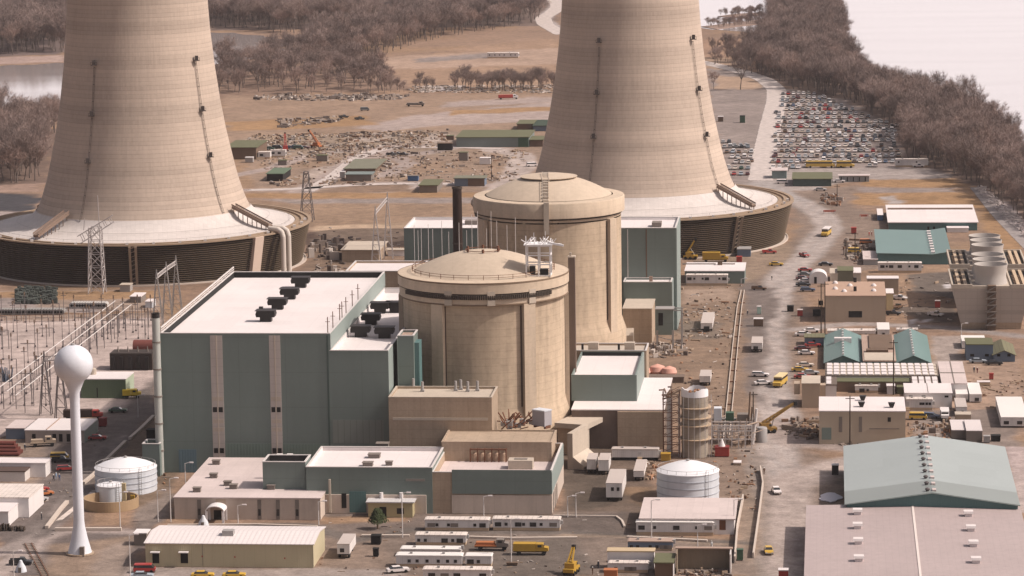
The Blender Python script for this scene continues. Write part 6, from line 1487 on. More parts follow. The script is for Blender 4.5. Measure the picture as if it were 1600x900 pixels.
def bus(label, px, py, deg, L_=11, roofm=BUSY, body=BUSY):
    g = G(px, py); t = thing('school_bus', label, 'bus', *uv(g.x,g.y), 0, R(deg))
    MB().prof([(-L_/2,.6),(L_/2,.6),(L_/2,1.5),(L_/2-1.2,1.7),(L_/2-1.25,2.0),(-L_/2,2.0)],-1.2,1.2).build('body', body, t)
    gb = MB(); gb.box(-L_/2+.1,L_/2-1.35,-1.17,1.17,2.003,2.65); gb.build('windows', CGLASS, t)
    MB().box(-L_/2,L_/2-1.3,-1.2,1.2,2.653,3.05).build('roof', roofm, t)
    for x in (-L_/2+2, L_/2-1.6):
        for y in (-1.22,.97): MB().tube((0,0,0),(0,.25,0),.5,n=12).build('wheel', TYRE, t, loc=(x,y,.5))
    return t
bus('yellow school bus driving on the main road with a bleached roof', 1219, 602, -102, 9, mat('bleached bus roof', (.68,.55,.30), .5))
bus('yellow and white bus on the wide dusty road right of the cooling tower', 1291, 368, -100, 9, ROOFW)
bus('long yellow bus at the front edge of the big car park', 1282, 262, 0, 13)
bus('shorter yellow bus right of the long one at the car park', 1321, 262, 0, 8)
def truck(label, px, py, deg, bodym, cabm, L_=7.0, H_=2.6, name='box_truck', flat=False, cat='truck'):
    g = G(px, py); t = thing(name, label, cat, *uv(g.x,g.y), 0, R(deg))
    MB().box(-L_/2,L_/2,-.9,.9,.7,.95).build('chassis', DARK, t)
    if flat: MB().box(-L_/2,L_/2-2,-1.2,1.2,.953,1.25).box(-L_/2+.3,L_/2-2.4,-.9,.9,1.253,1.9).build('load_bed', bodym, t)
    else: MB().box(-L_/2,L_/2-2.1,-1.2,1.2,.953,.953+H_).build('cargo_box', bodym, t)
    cb = MB().prof([(L_/2-2,.953),(L_/2+.8,.953),(L_/2+.8,1.7),(L_/2-.1,1.85),(L_/2-.4,2.6),(L_/2-2,2.6)],-1.05,1.05).build('cab', cabm, t)
    MB().box(L_/2-.32,L_/2-.1,-.9,.9,1.9,2.4).box(L_/2-1.6,L_/2-.7,-1.08,1.08,1.85,2.4).build('cab_window', CGLASS, cb)
    for x in (-L_/2+1.3, L_/2-.2):
        for y in (-1.2,.9): MB().tube((0,0,0),(0,.3,0),.5,n=12).build('wheel', TYRE, t, loc=(x,y,.5))
    return t
truck('yellow box truck against the base of the right cooling tower', 1116, 409, 0, YELLOW, YELLOW, 8.5, 2.6)
truck('yellow utility truck with a cluttered bed near the bottom centre', 827, 866, 0, YELLOW, YELLOW, 7.2, 1.7, 'utility_truck')
truck('yellow truck nose poking out beside the green generator house', 204, 622, 10, mat('clean yellow paint', (.62,.44,.04), .5), mat('clean yellow paint', (.62,.44,.04)), 4.5, 1.6)
truck('red lorry with a dark brown load behind the water tower column', 128, 655, 5, mat('dark brown load', (.05,.03,.025)), RED, 10, 1.8, 'lorry')
truck('tan flatbed truck in front of the white store', 65, 697, 15, TAN, TAN, 6, 1.4, 'flatbed_truck', True)
truck('white lorry with a red stripe and white cab below the flat white shed', 1476, 654, -90, ROOFW, WHITE, 7, 1.6, 'lorry')
truck('red tanker lorry with a white cab on the far grey field', 793, 155, 10, RED, WHITE, 10, 1.5, 'lorry')
truck('dark flatbed trailer alone on the far grey field', 648, 166, 0, GREYW, GREYW, 9, 1.0, 'lorry', True)
truck('orange flatbed in front of the right trailers in the foreground', 766, 859, 0, ORANGE, GREYW, 7, 1.0, 'flatbed_truck', True)
def crane(label, px, py, deg, L_, el, m=YELLOW, name='crane'):
    g = G(px, py); t = thing(name, label, 'crane', *uv(g.x,g.y), 0, R(deg))
    MB().box(-2.6,2.6,-1.2,1.2,.7,1.5).build('carrier', m, t); MB().box(-1.8,1.0,-1.1,1.1,1.503,2.7).build('cab', m, t); MB().box(.4,1.03,-1.13,-.2,1.9,2.5).build('cab_window', CGLASS, t)
    tip = (L_*math.cos(R(el))-1, 0, 2.2+L_*math.sin(R(el)))
    bm_ = MB(); a0 = Vector((-1.2,0,2.4)); a1 = Vector(tip); n_ = 9
    for y in (-1,1):
        for z in (-1,1): bm_.beam(a0+Vector((0,y*.5,z*.45)), a1+Vector((0,y*.2,z*.2)), .24)
    for k in range(n_):
        p = a0.lerp(a1,k/n_); q = a0.lerp(a1,(k+1)/n_); w0 = .5-.3*k/n_; w1 = .5-.3*(k+1)/n_
        for y in (-1,1): bm_.beam(p+Vector((0,y*w0,-w0)), q+Vector((0,y*w1,w1)), .1)
        bm_.beam(p+Vector((0,-w0,w0)), q+Vector((0,w1,w1)), .1)
    bm_.build('boom', m, t); MB().tube((1.5,0,1.6), tuple(a0.lerp(a1,.35)), .14, n=6).build('boom_cylinder', STEEL, t)
    MB().box(tip[0]-.4,tip[0]+.5,-.4,.4,tip[2]-.7,tip[2]+.3).tube(tip,(tip[0],0,tip[2]-1.6),.08,n=4).build('boom_head', DARK, t)
    for x in (-1.8,0,1.8):
        for y in (-1.3,.95): MB().tube((0,0,0),(0,.35,0),.55,n=12).build('wheel', TYRE, t, loc=(x,y,.55))
    return t
crane('brown yellow mobile crane with its boom raised to the right beside the main road', 1198, 676, 18, 10.5, 32, mat('ochre crane paint', (.27,.155,.04), .6, .25))
crane('small yellow crane standing end on in the bottom centre yard', 893, 896, 78, 4.6, 50)
crane('small yellow crane at the louvres of the right cooling tower', 1079, 405, 0, 6, 62)
crane('red crane in the debris yard by the left cooling tower', 446, 236, 100, 7, 62, RED)
crane('orange crane with a raised boom in the debris yard', 494, 231, 150, 8, 50, ORANGE)
# ================================================================ poles, substation, pylons
def lamp(label, px, yb, yt, m=STEELL, arm=1.2, name='street_lamp', r=.13, cat='lamp post'):
    u, v = UV(px, yb); h = FP(px, yt, v)[1]; t = thing(name, label, cat, u, v)
    MB().tube((0,0,0),(0,0,h), r, r*.7, 8).build('pole', m, t)
    if arm:
        MB().tube((0,0,h-.05),(arm,0,h+.25), .08, n=6).build('arm', m, t); MB().box(arm-.1,arm+.9,-.25,.25,h+.1,h+.35).build('lamp_head', ROOFW, t)
    return t
LP = [(267,816,748,'pale lamp post at the left front corner of the white office'),(290,760,724,'pale lamp post between round tank and green loading door'),(188,826,770,'pale lamp post in front of the round tan wall'),
 (247,815,767,'thin lamp post between the round tanks and the white office'),(204,905,836,'tall pale lamp post left of the beige shed'),(900,808,771,'right of two lamp posts behind the kerb right of the control building'),
 (887,808,776,'left of two lamp posts behind the kerb right of the control building'),(1018,843,782,'thin dark lamp post in front of the white workshop'),(1090,860,821,'thin pole at the right end of the trailer by the white workshop'),
 (1147,830,781,'lamp post at the right corner of the white workshop'),(756,812,776,'lamp post before the pale lower wall of the concrete wing'),(629,840,771,'tall pale lamp post beside the yellow guard house'),
 (799,883,812,'tall lamp post standing between the foreground trailers and yellow truck'),(1502,530,506,'pale lamp post by the road below the mechanical cooling tower'),(216,652,618,'dark lamp post on the left yard road'),
 (1158,447,436,'short lamp at the corner of the green shed'),(22,905,862,'pale lamp post beside the dark pickup'),(372,818,790,'lamp post by the white office window bays'),(498,820,784,'lamp post at the right end of the white office')]
for px, yb, yt, lb in LP: lamp(lb, px, yb, yt)
for px, yb, yt, lb in [(1328,697,618,'dark utility pole in front of the cream workshop'),(1283,531,443,'left of two dark utility poles by the tan workshop'),(1289,531,440,'right of two dark utility poles by the tan workshop'),
 (1396,617,531,'dark utility pole in front of the right teal house'),(1317,562,541,'short dark pole rising at the left teal house'),(1336,402,362,'dark utility pole left of the teal warehouse'),(1322,402,376,'short dark pole in the junk left of the teal warehouse'),
 (768,280,245,'thin pole on brown ground beside the white box in the far yard'),(1177,665,612,'thin pole above the pipe rack'),(1308,322,288,'thin pole among junk below the gatehouse')]:
    t = lamp(lb, px, yb, yt, POLEM, 0, 'utility_pole', .2, 'utility pole')
    h = t.children[0].dimensions.z if False else None
    z = FP(px, yt, UV(px, yb)[1])[1]; MB().beam((-1.2,0,z-.8),(1.2,0,z-.8),.18).build('crossarm', POLEM, t)
def lattice(label, px, yb, yt, w0=3.4, w1=1.1, m=STEEL, arm=None, name='pylon', rot=0.0, th=.16):
    u, v = UV(px, yb); h = FP(px, yt, v)[1]; t = thing(name, label, 'pylon', u, v, 0, rot); mb = MB(); n_ = max(5, int(h/4.2))
    W_ = lambda z: w0+(w1-w0)*z/h
    C4 = ((-1,-1),(1,-1),(1,1),(-1,1))
    for k in range(n_):
        z0, z1 = h*k/n_, h*(k+1)/n_; a, b_ = W_(z0), W_(z1)
        for i in range(4):
            p, q = C4[i], C4[(i+1)%4]
            mb.beam((p[0]*a,p[1]*a,z0),(p[0]*b_,p[1]*b_,z1),th*1.4); mb.beam((p[0]*a,p[1]*a,z0),(q[0]*b_,q[1]*b_,z1),th*.8); mb.beam((q[0]*a,q[1]*a,z0),(p[0]*b_,p[1]*b_,z1),th*.8)
            mb.beam((p[0]*b_,p[1]*b_,z1),(q[0]*b_,q[1]*b_,z1),th*.8)
    mb.build('lattice_mast', m, t); return t, h
PST = mat('pale pylon steel', (.50,.46,.45), .5, .1)
t, h = lattice('tall pale lattice pylon in front of the left cooling tower louvres', 152, 458, 355, 2.6, 1.9, PST, th=.2)
mb = MB()
for y in (-1.5,1.5):
    mb.beam((-6,y,h-3),(6.0,y,h+4),.3).beam((-5,y,h-5.5),(6.5,y,h+1.8),.3)
    for k in range(6): x = -5+k*2; mb.beam((x,y,h-3+(x+6)*.58),(x+1,y,h-5.2+(x+6)*.6),.18)
for k in range(5): x = -5.5+k*2.7; mb.beam((x,-1.5,h-3+(x+6)*.58),(x,1.5,h-3+(x+6)*.58),.2)
mb.beam((1.5,0,h),(1.2,0,h+11),.22).beam((-4,0,h-1),(-3.6,0,h+3),.2); mb.build('tilted_crossarm', PST, t)
def portal(label, pts, yb, m=STEEL, name='gantry', beam_drop=3.0):
    """row of A frames joined by a beam; pts = (x, ytop) of the peaks, yb their base"""
    u, v = UV(pts[0][0], yb[0]); t = thing(name, label, 'gantry', u, v); prev = None
    for (px, yt), y0 in zip(pts, yb):
        uu, vv = UV(px, y0); h = FP(px, yt, vv)[1]; x, y = uu-u, vv-v
        mb = MB()
        for s in (-1,1):
            mb.beam((x+s*1.7,y-1,0),(x,y,h),.24).beam((x+s*1.7,y+1,0),(x,y,h),.24)
        for k in range(1,6): f_ = k/6; mb.beam((x-1.7*(1-f_),y,h*f_),(x+1.7*(1-f_),y,h*f_),.16); mb.beam((x-1.7*(1-f_),y,h*f_),(x+1.7*(1-f_+.16),y,h*(f_-.16)),.12)
        mb.build('a_frame', m, t)
        if prev:
            b2 = MB(); a = Vector(prev); c = Vector((x,y,h-beam_drop))
            for o in (Vector((0,-.6,0)),Vector((0,.6,0)),Vector((0,0,1.2))): b2.beam(a+o,c+o,.2)
            for k in range(8): p = a.lerp(c,k/8); q = a.lerp(c,(k+.5)/8); b2.beam(p+Vector((0,-.6,0)),q+Vector((0,0,1.2)),.12).beam(q+Vector((0,0,1.2)),a.lerp(c,(k+1)/8)+Vector((0,.6,0)),.12)
            b2.build('truss_beam', PST, t)
        prev = (x, y, h-beam_drop)
    return t
portal('grey triple A frame gantry behind the left edge of the green hall', [(247,421),(262,409),(277,399)], [508,499,490])
portal('large dark gantry left of the water tower ball', [(72,548),(96,545)], [648,655], mat('dark gantry steel', (.16,.14,.14), .6))
portal('pale portal gantry standing in the sand left of the far green hall', [(588,322),(607,300)], [412,404], PST)
lattice('dark lattice pylon behind the rim of the left cooling tower', 480, 345, 268, 2.6, .9, mat('dark gantry steel', (.16,.14,.14)))
# substation posts
rnd = random.Random(4)
SP = []
for row, (y0, x0, x1, st) in enumerate(((505,5,235,19),(522,0,235,21),(545,5,160,23),(566,2,80,20),(590,2,75,17),(612,0,110,20),(635,4,70,16),(530,130,230,14),(516,120,240,15))):
    x = x0
    while x < x1: SP.append((x+rnd.uniform(-4,4), y0+rnd.uniform(-5,5), row)); x += st
proto = None
DG = mat('dark gantry steel', (.16,.14,.14))
for i, (x, y, row) in enumerate(SP):
    kk = i % 3
    key = ('post', kk)
    g = G(x, y)
    if i < 3:
        t = thing('substation_post', 'slim grey insulator post on the pale gravel of the substation', 'post', *uv(g.x,g.y)); h = (7.5,6.0,9.0)[kk]
        MB().box(-.3,.3,-.3,.3,0,h*.62).tube((0,0,0),(0,0,h),.13,n=6).build('post', DG, t) if False else MB().tube((0,0,0),(0,0,h),.11,n=6).box(-.25,.25,-.25,.25,0,.5).build('post', DG, t)
        MB().lathe([(.3,h),(.15,h+.3),(.32,h+.5),(.15,h+.8),(.3,h+1.0),(.05,h+1.2)],8).build('insulator', BROWNW, t)
        if kk == 1: MB().beam((-2.2,0,h),(2.2,0,h),.18).tube((2.2,0,0),(2.2,0,h),.13,n=6).build('crossbar', DG, t)
        if kk == 2: MB().beam((-.9,0,h-.3),(.9,0,h-.3),.16).build('crossbar', DG, t)
        t['group'] = 'substation posts'; proto = (proto or [])+[t]
    else:
        o = copy_tree(proto[kk]); o.location = (g.x, g.y, 0)
for i, (a, b_) in enumerate((((-10,612),(180,470)),((10,612),(193,473)),((24,618),(205,476)))):
    z = 7.0; p = G(*a, z); q = G(*b_, z)
    lb = ('upper','middle','lower')[i]
    t = thing('bus_bar', f'{lb} of three long pale pipe conductors crossing the substation', 'conductor', *uv(p.x,p.y)); t.rotation_euler = (0,0,0)
    d = q-p; MB().tube((0,0,z),(d.x,d.y,z), .13, n=8).build('pipe', STEELL, t)
    for k in range(1, 15): c = d*(k/15); MB().tube((c.x,c.y,0),(c.x,c.y,z),.13,n=6).build('support', DG, t)
g0 = G(-40,507); g1 = G(246,497)
t = thing('fence', 'thin brown fence along the far side of the pale substation gravel', 'fence', *uv(g0.x,g0.y)); t.rotation_euler = (0,0,0); mb = MB(); d = g1-g0; n_ = 30
for k in range(n_+1): mb.tube((d.x*k/n_,d.y*k/n_,0),(d.x*k/n_,d.y*k/n_,2.6),.07,n=4)
mb.build('fence_posts', RUST, t); mb = MB()
for z in (.3,1.4,2.5): mb.tube((0,0,z),(d.x,d.y,z),.05,n=4)
mb.build('fence_wires', RUST, t)
# ---------------------------------------------------------------- small things
def blk(name, label, cat, px, py, w, d, h, m, top=None, deg=0, group=None):
    g = G(px, py); t = thing(name, label, cat, *uv(g.x,g.y), 0, R(deg), group)
    MB().box(-w/2,w/2,0,d,.15,h).build('body', m, t); MB().box(-w/2-.08,w/2+.08,-.08,d+.08,h+.003,h+.22).build('lid', top or m, t)
    MB().box(-w/2+.1,-w/2+.35,.1,d-.1,0,.148).box(w/2-.35,w/2-.1,.1,d-.1,0,.148).build('skid', DARK, t); return t
for a in [('dumpster','black skip on the verge right of the main road','skip',1235,487,2.1,2,1.7,DARK,None),
 ('dumpster','red box with a pale lid below the black skip','skip',1250,494,1.7,1.8,1.9,RED,ROOFP),('dumpster','dark skip left of the tan workshop wall','skip',1277,494,2.8,2,1.8,DARK,None),
 ('kiosk','red kiosk on the dusty road left of the yellow van','kiosk',1334,365,2.0,2,2.1,RED,None),('dumpster','dark box with red corner beside the mint cone','skip',1185,510,3.0,2.2,2.3,BROWNW,WHITE),
 ('portable_toilet','black booth with a white roof in the shade left of the teal roof','booth',1305,742,1.7,1.6,2.4,DARK,WHITE),('dumpster','dark skip in the middle of the foreground road','skip',587,851,2.2,2,1.9,DARK,None),
 ('drum','upright dark drum right of the white box trailer','drum',587,870,1.2,1.2,1.7,DARK,None),('dumpster','orange skip at the bottom edge below the small white trailer','skip',954,904,2.9,2,1.7,ORANGE,None),
 ('portable_toilet','green booth at the right of the open shed','booth',1156,876,1.4,1.4,2.3,GRNP,None),('dumpster','red skip at the bottom left corner of the pink warehouse','skip',1224,906,2.1,2,2,RED,ROOFW),
 ('dumpster','dark red box on the left yard road','skip',160,667,1.9,1.9,2.2,REDD,None),('kiosk','red cabinet on muddy ground left of the mechanical cooling tower','kiosk',1465,481,1.7,1.7,2.2,RED,ROOFP),
 ('container','blue container in the far yard','container',645,283,4.6,3,2.2,BLUE,GREYW),('shed','white box shed on brown ground in the far yard','shed',758,257,5.0,4,2.8,WHITE,ROOFW),
 ('shed','dark box shed left of the long olive hall','shed',695,235,7,4,3.2,DARK,BROWNW),('shed','small olive roofed hut above the dark box shed','shed',703,219,3.6,4,2,BROWNW,OLIVE),
 ('shed','dark tapering hut in front of the long olive hall','shed',724,251,4,4,3.6,GREYW,OLIVE),('kiosk','grey box beside the olive hall next to the left cooling tower','kiosk',389,254,3.6,3,2.2,STEEL,WHITE),
 ('shed','red crate left of the grey cabin by the right cooling tower','crate',1155,410,2.0,2,1.9,RED,None),('shed','small dark shed left of the green roofed shed in the yard','shed',441,258,4,3,2,GREYW,OLIVE),
 ('shed','dark hut at the fork of the yard roads','shed',503,252,5,4,2.6,GREYW,OLIVE),('kiosk','grey box before the big olive roof in the yard','kiosk',535,278,2.2,2,2.6,STEEL,WHITE),
 ('machine','green machine on the empty grey lot right of the tower','machine',1160,192,2.6,3,3.4,GRNP,DARK),('machine','dark machine with a white top on the empty grey lot','machine',1126,190,2.6,3,2.4,BROWNW,ROOFW),
 ('kiosk','mint green and white cabinet by the dark box','kiosk',1186,491,1.3,1.3,2.4,mat('mint paint', (.40,.52,.46)),ROOFW),
 ('pallet_stack','pale pallet stack right of the white end cabins','pallets',1537,603,3.6,2,1.0,WOOD,ROOFW),('shed','low tan shed behind the white box trailer','shed',1505,660,4.2,4,2.0,TAN,CONCL),
 ('cabinet','pale cabinet right of the dark containers','cabinet',1542,692,1.6,1.5,1.6,STEEL,None),('crate','dark crate right of the pale cabinet','crate',1556,690,2.4,2,1.4,DARK,None),
 ('crate','red crate on the sandy ground at far right','crate',1549,593,1.2,1,1.6,RED,None),('crate','orange machine at the front of the round white tank rubble','machine',1040,721,2.4,2,1.8,YELLOW,None),
 ('crate','black crate beside the right round tank','crate',1141,796,2.4,2,1.4,DARK,None),('fence_box','brown base block of the central lamp','block',800,884,2.4,1,.5,BROWNW,None),
 ('machine','red machine with a white hopper at the foot of the silo','machine',1128,714,3.6,3,2.3,RED,REDD),('pallet_stack','pale timber frame lying on the ground right of the red machine','pallets',1152,727,1.9,3,.5,WOOD,ROOFW),
 ('shed','dark recess box left of the exhaust stack foot','shed',236,690,2.4,2.5,3.0,DARK,None)]:
    blk(*a)
for lb, px, py in (('white cone shaped hut in front of the white office canopy',318,822),('white cone shaped hut beside the dark pickup at bottom left',33,893)):
    g = G(px, py); t = thing('conical_hut', lb, 'hut', *uv(g.x,g.y)); MB().lathe([(1.3,0),(1.1,1.0),(.5,2.0),(.35,2.5),(.01,2.7)],18).build('shell', WHITEB, t, smooth=True); MB().box(-.35,.35,-1.3,-1.0,0,1.2).build('door', GREYW, t)
g = G(1128,712); t = thing('hopper', 'white hopper on top of the red machine by the silo', 'hopper', *uv(g.x,g.y), 2.52); MB().lathe([(.9,0),(.3,1.6),(.2,1.9),(.01,1.95)],12).build('hopper_cone', WHITE, t)
# reels, pipe rows
g = G(1282, 480); t = thing('cable_reel', 'large dark cable reel left of the tan workshop', 'cable reel', *uv(g.x,g.y))
for x in (-.7,.7): MB().tube((x,0,1.4),(x+.15,0,1.4),1.4,n=20).build('flange', BROWNW, t)
MB().tube((-.7,0,1.4),(.7,0,1.4),.8,n=16).build('hub', DARK, t)
g = G(12, 596); t = thing('cable_reel', 'blue grey bundle of rods at the left edge of the substation', 'reel', *uv(g.x,g.y))
mb = MB(); rnd = random.Random(8)
for k in range(16): x = rnd.uniform(-1.6,1.6); mb.tube((x*.8,rnd.uniform(-1,1),0),(x*1.3,rnd.uniform(-1,1),rnd.uniform(2.5,4.4)),.18,n=5)
mb.build('rods', BLUEW, t)
def rowof(name, label, cat, x0, x1, y, n_, r, m, group, vertical=False):
    for k in range(n_):
        px = x0+(x1-x0)*(k+.5)/n_; g = G(px, y); t = thing(name, label, cat, *uv(g.x,g.y), group=group)
        if vertical: MB().lathe([(r,0),(r*1.05,r*.6),(r,r*1.6),(.01,r*1.7)],10).build('shell', m, t)
        else: MB().tube((0,0,r),(0,3.4,r),r,n=10).build('roll', m, t)
        MB().tube((0,-.02,r),(0,-.15,r),r*.45,n=8).build('core', DARK, t)
rowof('cable_drum', 'grey cable drum in the long row above the substation fence', 'cable drum', -2, 98, 492, 22, .95, mat('drum grey', (.24,.23,.22), .7, .2), 'row of grey drums')
rowof('barrel', 'pale barrel in the short row left of the white roofed hut', 'barrel', 110, 165, 482, 13, 1.0, mat('barrel grey', (.42,.40,.38), .6, .25), 'row of pale barrels')
rnd = random.Random(14)
mb = MB()
for k in range(240):
    g = G(rnd.uniform(26,88), rnd.uniform(452,475)); mb.box(g.x-.6,g.x+.6,g.y-.5,g.y+.5,0,rnd.uniform(.5,1.9))
tag(mb.build('fittings_pile', mat('dark green fittings', (.075,.085,.075), .8, .5, .8)), 'dark green spread of stacked fittings before the left cooling tower', 'fittings', kind='stuff')
t = thing('pipe_stack', 'stack of dark red pipes at the left edge above the white shed', 'pipes', *UV(-8,712))
mb = MB()
for r_ in range(4):
    for k in range(5-r_): mb.tube((0,k*1.0+r_*.5,.5+r_*.85),(6.5-r_*.5,k*1.0+r_*.5,.5+r_*.85),.48,n=8)
mb.build('pipes', mat('dark red pipe', (.15,.045,.035), .7, .2), t)
t = thing('post_row', 'cluster of short dark posts at the left edge beside the road', 'posts', *UV(2,829)); mb = MB()
for k in range(14): mb.box(k*.42-.1,k*.42+.12,rnd.uniform(-.8,.8),rnd.uniform(.9,1.2),0,rnd.uniform(.8,1.7))
mb.build('posts', POLEM, t)
# far yard buildings
def fb(name, label, cat, x0, x1, yt, yb, yback, wall, roof, rise=0):
    return bldg(name, label, cat, (x0,yt),(x1,yt-(x1-x0)*.004+.0),yback, base=yb, wall=wall, roof=roof, over=.5)
DGREY = mat('dull grey green wall', (.17,.20,.19), .8, .15, .5)
fb('olive_hall','olive roofed brown hall right beside the left cooling tower','hall',352,400,231,249,220,BROWNW,OLIVE)
fb('green_shed','green roofed shed with a dark opening in the yard','shed',417,442,272,283,263,DARK,mat('green roof', (.10,.14,.09), .8))
fb('olive_shed','big weathered olive roof on open posts in the yard','shed',538,586,264,269,249,BROWNW,SHINGLE)
fb('open_shelter','long pale open shelter under the big olive roof','shelter',540,580,273,283,269,GREYW,DGREY)
LH = fb('long_hall','long hall with an olive roof and grey blue wall in the far yard','hall',713,826,215,230,204,DGREY,OLIVE)
MB().box(LH.w-5,LH.w-.1,-.1,-.01,0,LH.h-.2).build('green_end_panel', GRNP, LH.root)
fb('olive_hall','small olive roofed hall behind the long hall near the tower','hall',808,832,194,203,188,BROWNW,OLIVE)
fb('green_roof_hall','dark green roofed hall touching the right cooling tower edge','hall',833,860,197,205,188,BLUEW,mat('dark green roof', (.035,.055,.035), .8))
fb('olive_shed','olive lean shed at the right end of the long hall','shed',828,848,219,229,213,BROWNW,OLIVE)
fb('olive_hut','olive hut in front of the yard above the sandy strip','hut',655,683,290,301,281,GREYW,OLIVE)
LG = fb('grey_long_hut','long grey blue hut half in brown above the smoke stack','hut',710,757,279,291,275,BLUEW,SHINGLE)
MB().box(LG.w*.45,LG.w,-.1,-.01,0,LG.h-.1).build('brown_half', BROWNW, LG.root)
fb('tan_block','tan concrete block below the portal gantry','building',534,592,391,410,378,CONC,CONCL)
fb('white_low_shed','low white walled shed behind the tan block','shed',606,632,391,400,389,WHITE,CONCL)
fb('gatehouse','olive roofed gatehouse below the big car park','gatehouse',1239,1299,280,291,270,mat('dark teal wall', (.06,.09,.085)),OLIVE)
fb('teal_cabin','pale teal cabin left of the olive roofed gatehouse','cabin',1206,1229,267,279,263,mat('pale teal wall', (.20,.26,.26)),ROOFP)
GC = fb('grey_cabins','row of striped grey cabins right of the olive roofed gatehouse','cabins',1311,1358,275,284,273,mat('striped cabins', (.28,.29,.30), .7, .1, .5, lines=(3.0,0,.5)),ROOFP)
for k in range(5): MB().box(GC.w*(k+.3)/5,GC.w*(k+.45)/5,-.1,-.01,.2,2).build('door', DARK, GC.root)
for lb, px, py, w_ in (('long red and white barrier on the dusty plaza',1296,334,5),('red and white barrier left of the white roofed warehouse',1350,341,3.4)):
    g = G(px, py); t = thing('barrier', lb, 'barrier', *uv(g.x,g.y)); MB().box(-w_/2,w_/2,-.1,.1,.7,1.5).build('board', mat('faded red', (.45,.14,.10)), t)
    for x in (-w_/2+.3, w_/2-.3): MB().box(x-.1,x+.1,-.5,.5,0,1.2).build('stand', ROOFW, t)
g = G(1298,778); t = thing('tarpaulin', 'crumpled grey white tarpaulin on the ground in the shade of the teal warehouse', 'tarpaulin', *uv(g.x,g.y)); rnd = random.Random(6)
pts = [(3.0*math.cos(a)*rnd.uniform(.7,1.1), 5.5*math.sin(a)*rnd.uniform(.6,1.1)) for a in [i*math.pi/8 for i in range(16)]]
MB().prism(pts, .03, .22).build('sheet', mat('grey tarp', (.50,.47,.52), .5), t)
# evergreen bush
g = G(590, 826); t = thing('evergreen_bush', 'dark green evergreen bush in front of the yellow guard house', 'bush', *uv(g.x,g.y)); rnd = random.Random(21); mb = MB()
for k in range(2600):
    a = rnd.uniform(0,6.28); z = rnd.uniform(.2,1)**.8; rr = 3.0*(1-z*.8)*rnd.uniform(.35,1)*(1+.25*math.sin(a*3)); p = Vector((rr*math.cos(a),rr*math.sin(a),.2+z*4.6)); d1 = Vector((rnd.gauss(0,1),rnd.gauss(0,1),rnd.gauss(0,1))).normalized()*.28; d2 = d1.orthogonal().normalized()*.18
    mb.add([p-d1,p+d2,p+d1],[(0,1,2)])
mb.build('foliage', mat('evergreen needles', (.05,.065,.025), .8, .4, 1.5), t); MB().tube((0,0,0),(0,0,2.5),.25,.1,8).build('trunk', BROWNW, t)
# people
def person(label, px, py, top, legs=CLOTH_D, helmet=True, deg=0, stride=.12, lean=0):
    g = G(px, py); r = thing('person', label, 'person', *uv(g.x,g.y), 0, R(deg))
    me = bpy.data.meshes.new('body'); V = [(0,0,.95),(0,lean*.3,1.2),(0,lean*.6,1.45),(0,lean*.7,1.55),(-.10,0,.9),(-.12,stride,.5),(-.12,stride+.02,.06),(-.12,stride-.14,.03),(.10,0,.9),(.12,-stride,.5),(.12,-stride,.06),(.12,-stride-.14,.03),
      (-.19,lean*.6,1.42),(-.25,.02,1.14),(-.24,-.12,.92),(.19,lean*.6,1.42),(.25,.0,1.14),(.24,-.1,.92)]
    E = [(0,1),(1,2),(2,3),(0,4),(4,5),(5,6),(6,7),(0,8),(8,9),(9,10),(10,11),(2,12),(12,13),(13,14),(2,15),(15,16),(16,17)]
    me.from_pydata(V, E, []); o = bpy.data.objects.new('body', me); COL.objects.link(o); o.parent = r
    sk = o.modifiers.new('skin','SKIN'); rad = [.15,.14,.16,.07,.11,.075,.05,.05,.11,.075,.05,.05,.07,.05,.04,.07,.05,.04]
    for i, q in enumerate(rad): me.skin_vertices[0].data[i].radius = (q,q)
    me.skin_vertices[0].data[0].use_root = True
    o.modifiers.new('sub','SUBSURF').levels = 1; me.materials.append(top)
    MB().lathe([(.01,-.13),(.07,-.10),(.095,0),(.09,.08),(.01,.13)],10).build('head', SKIN, r, smooth=True, loc=(0,lean*.7,1.66))
    MB().lathe([(.13,.0),(.115,.05),(.08,.12),(.01,.145)],10).build('helmet' if helmet else 'hair', CLOTH_W if helmet else DARK, r, smooth=True, loc=(0,lean*.7,1.69))
    return r
for a in [('person in dark clothes standing on the left road beside the water tower', 65, 812, CLOTH_D),('left person of the small group on the left yard road', 84, 752, CLOTH_D),('person in pale blue in the group on the left yard road', 88, 749, mat('pale blue shirt', (.25,.33,.45))),
  ('right person of the small group on the left yard road', 93, 751, CLOTH_B),('person in white top and blue trousers below the white workshop', 1112, 857, mat('white shirt', (.6,.6,.6))),
  ('person walking on the dusty road below the red truck', 1206, 438, CLOTH_D),('person beside the mint cabinet left of the main road', 1168, 493, CLOTH_D),('person in brown standing by the pale fence near the main road', 1194, 741, mat('brown jacket', (.13,.07,.04))),
  ('left of two people on the sandy road right of the flat cabins', 1522, 582, CLOTH_D),('right of two people on the sandy road right of the flat cabins', 1527, 583, mat('maroon jacket', (.16,.04,.04))),
  ('left of two people in red on the dusty plaza', 1358, 369, mat('red jacket', (.35,.06,.05))),('right of two people in red on the dusty plaza', 1362, 369, mat('maroon jacket', (.16,.04,.04))),
  ('person in dark clothes at the left of the white shed at the bottom', 935, 888, CLOTH_D),('person in brown left of the small white trailer at the bottom', 926, 898, mat('brown jacket', (.13,.07,.04))),
  ('person by the red pipe stack near the white store', 39, 704, CLOTH_D),('person near the end of the bus at the car park', 1232, 268, CLOTH_D)]:
    person(*a, deg=random.uniform(0,360))
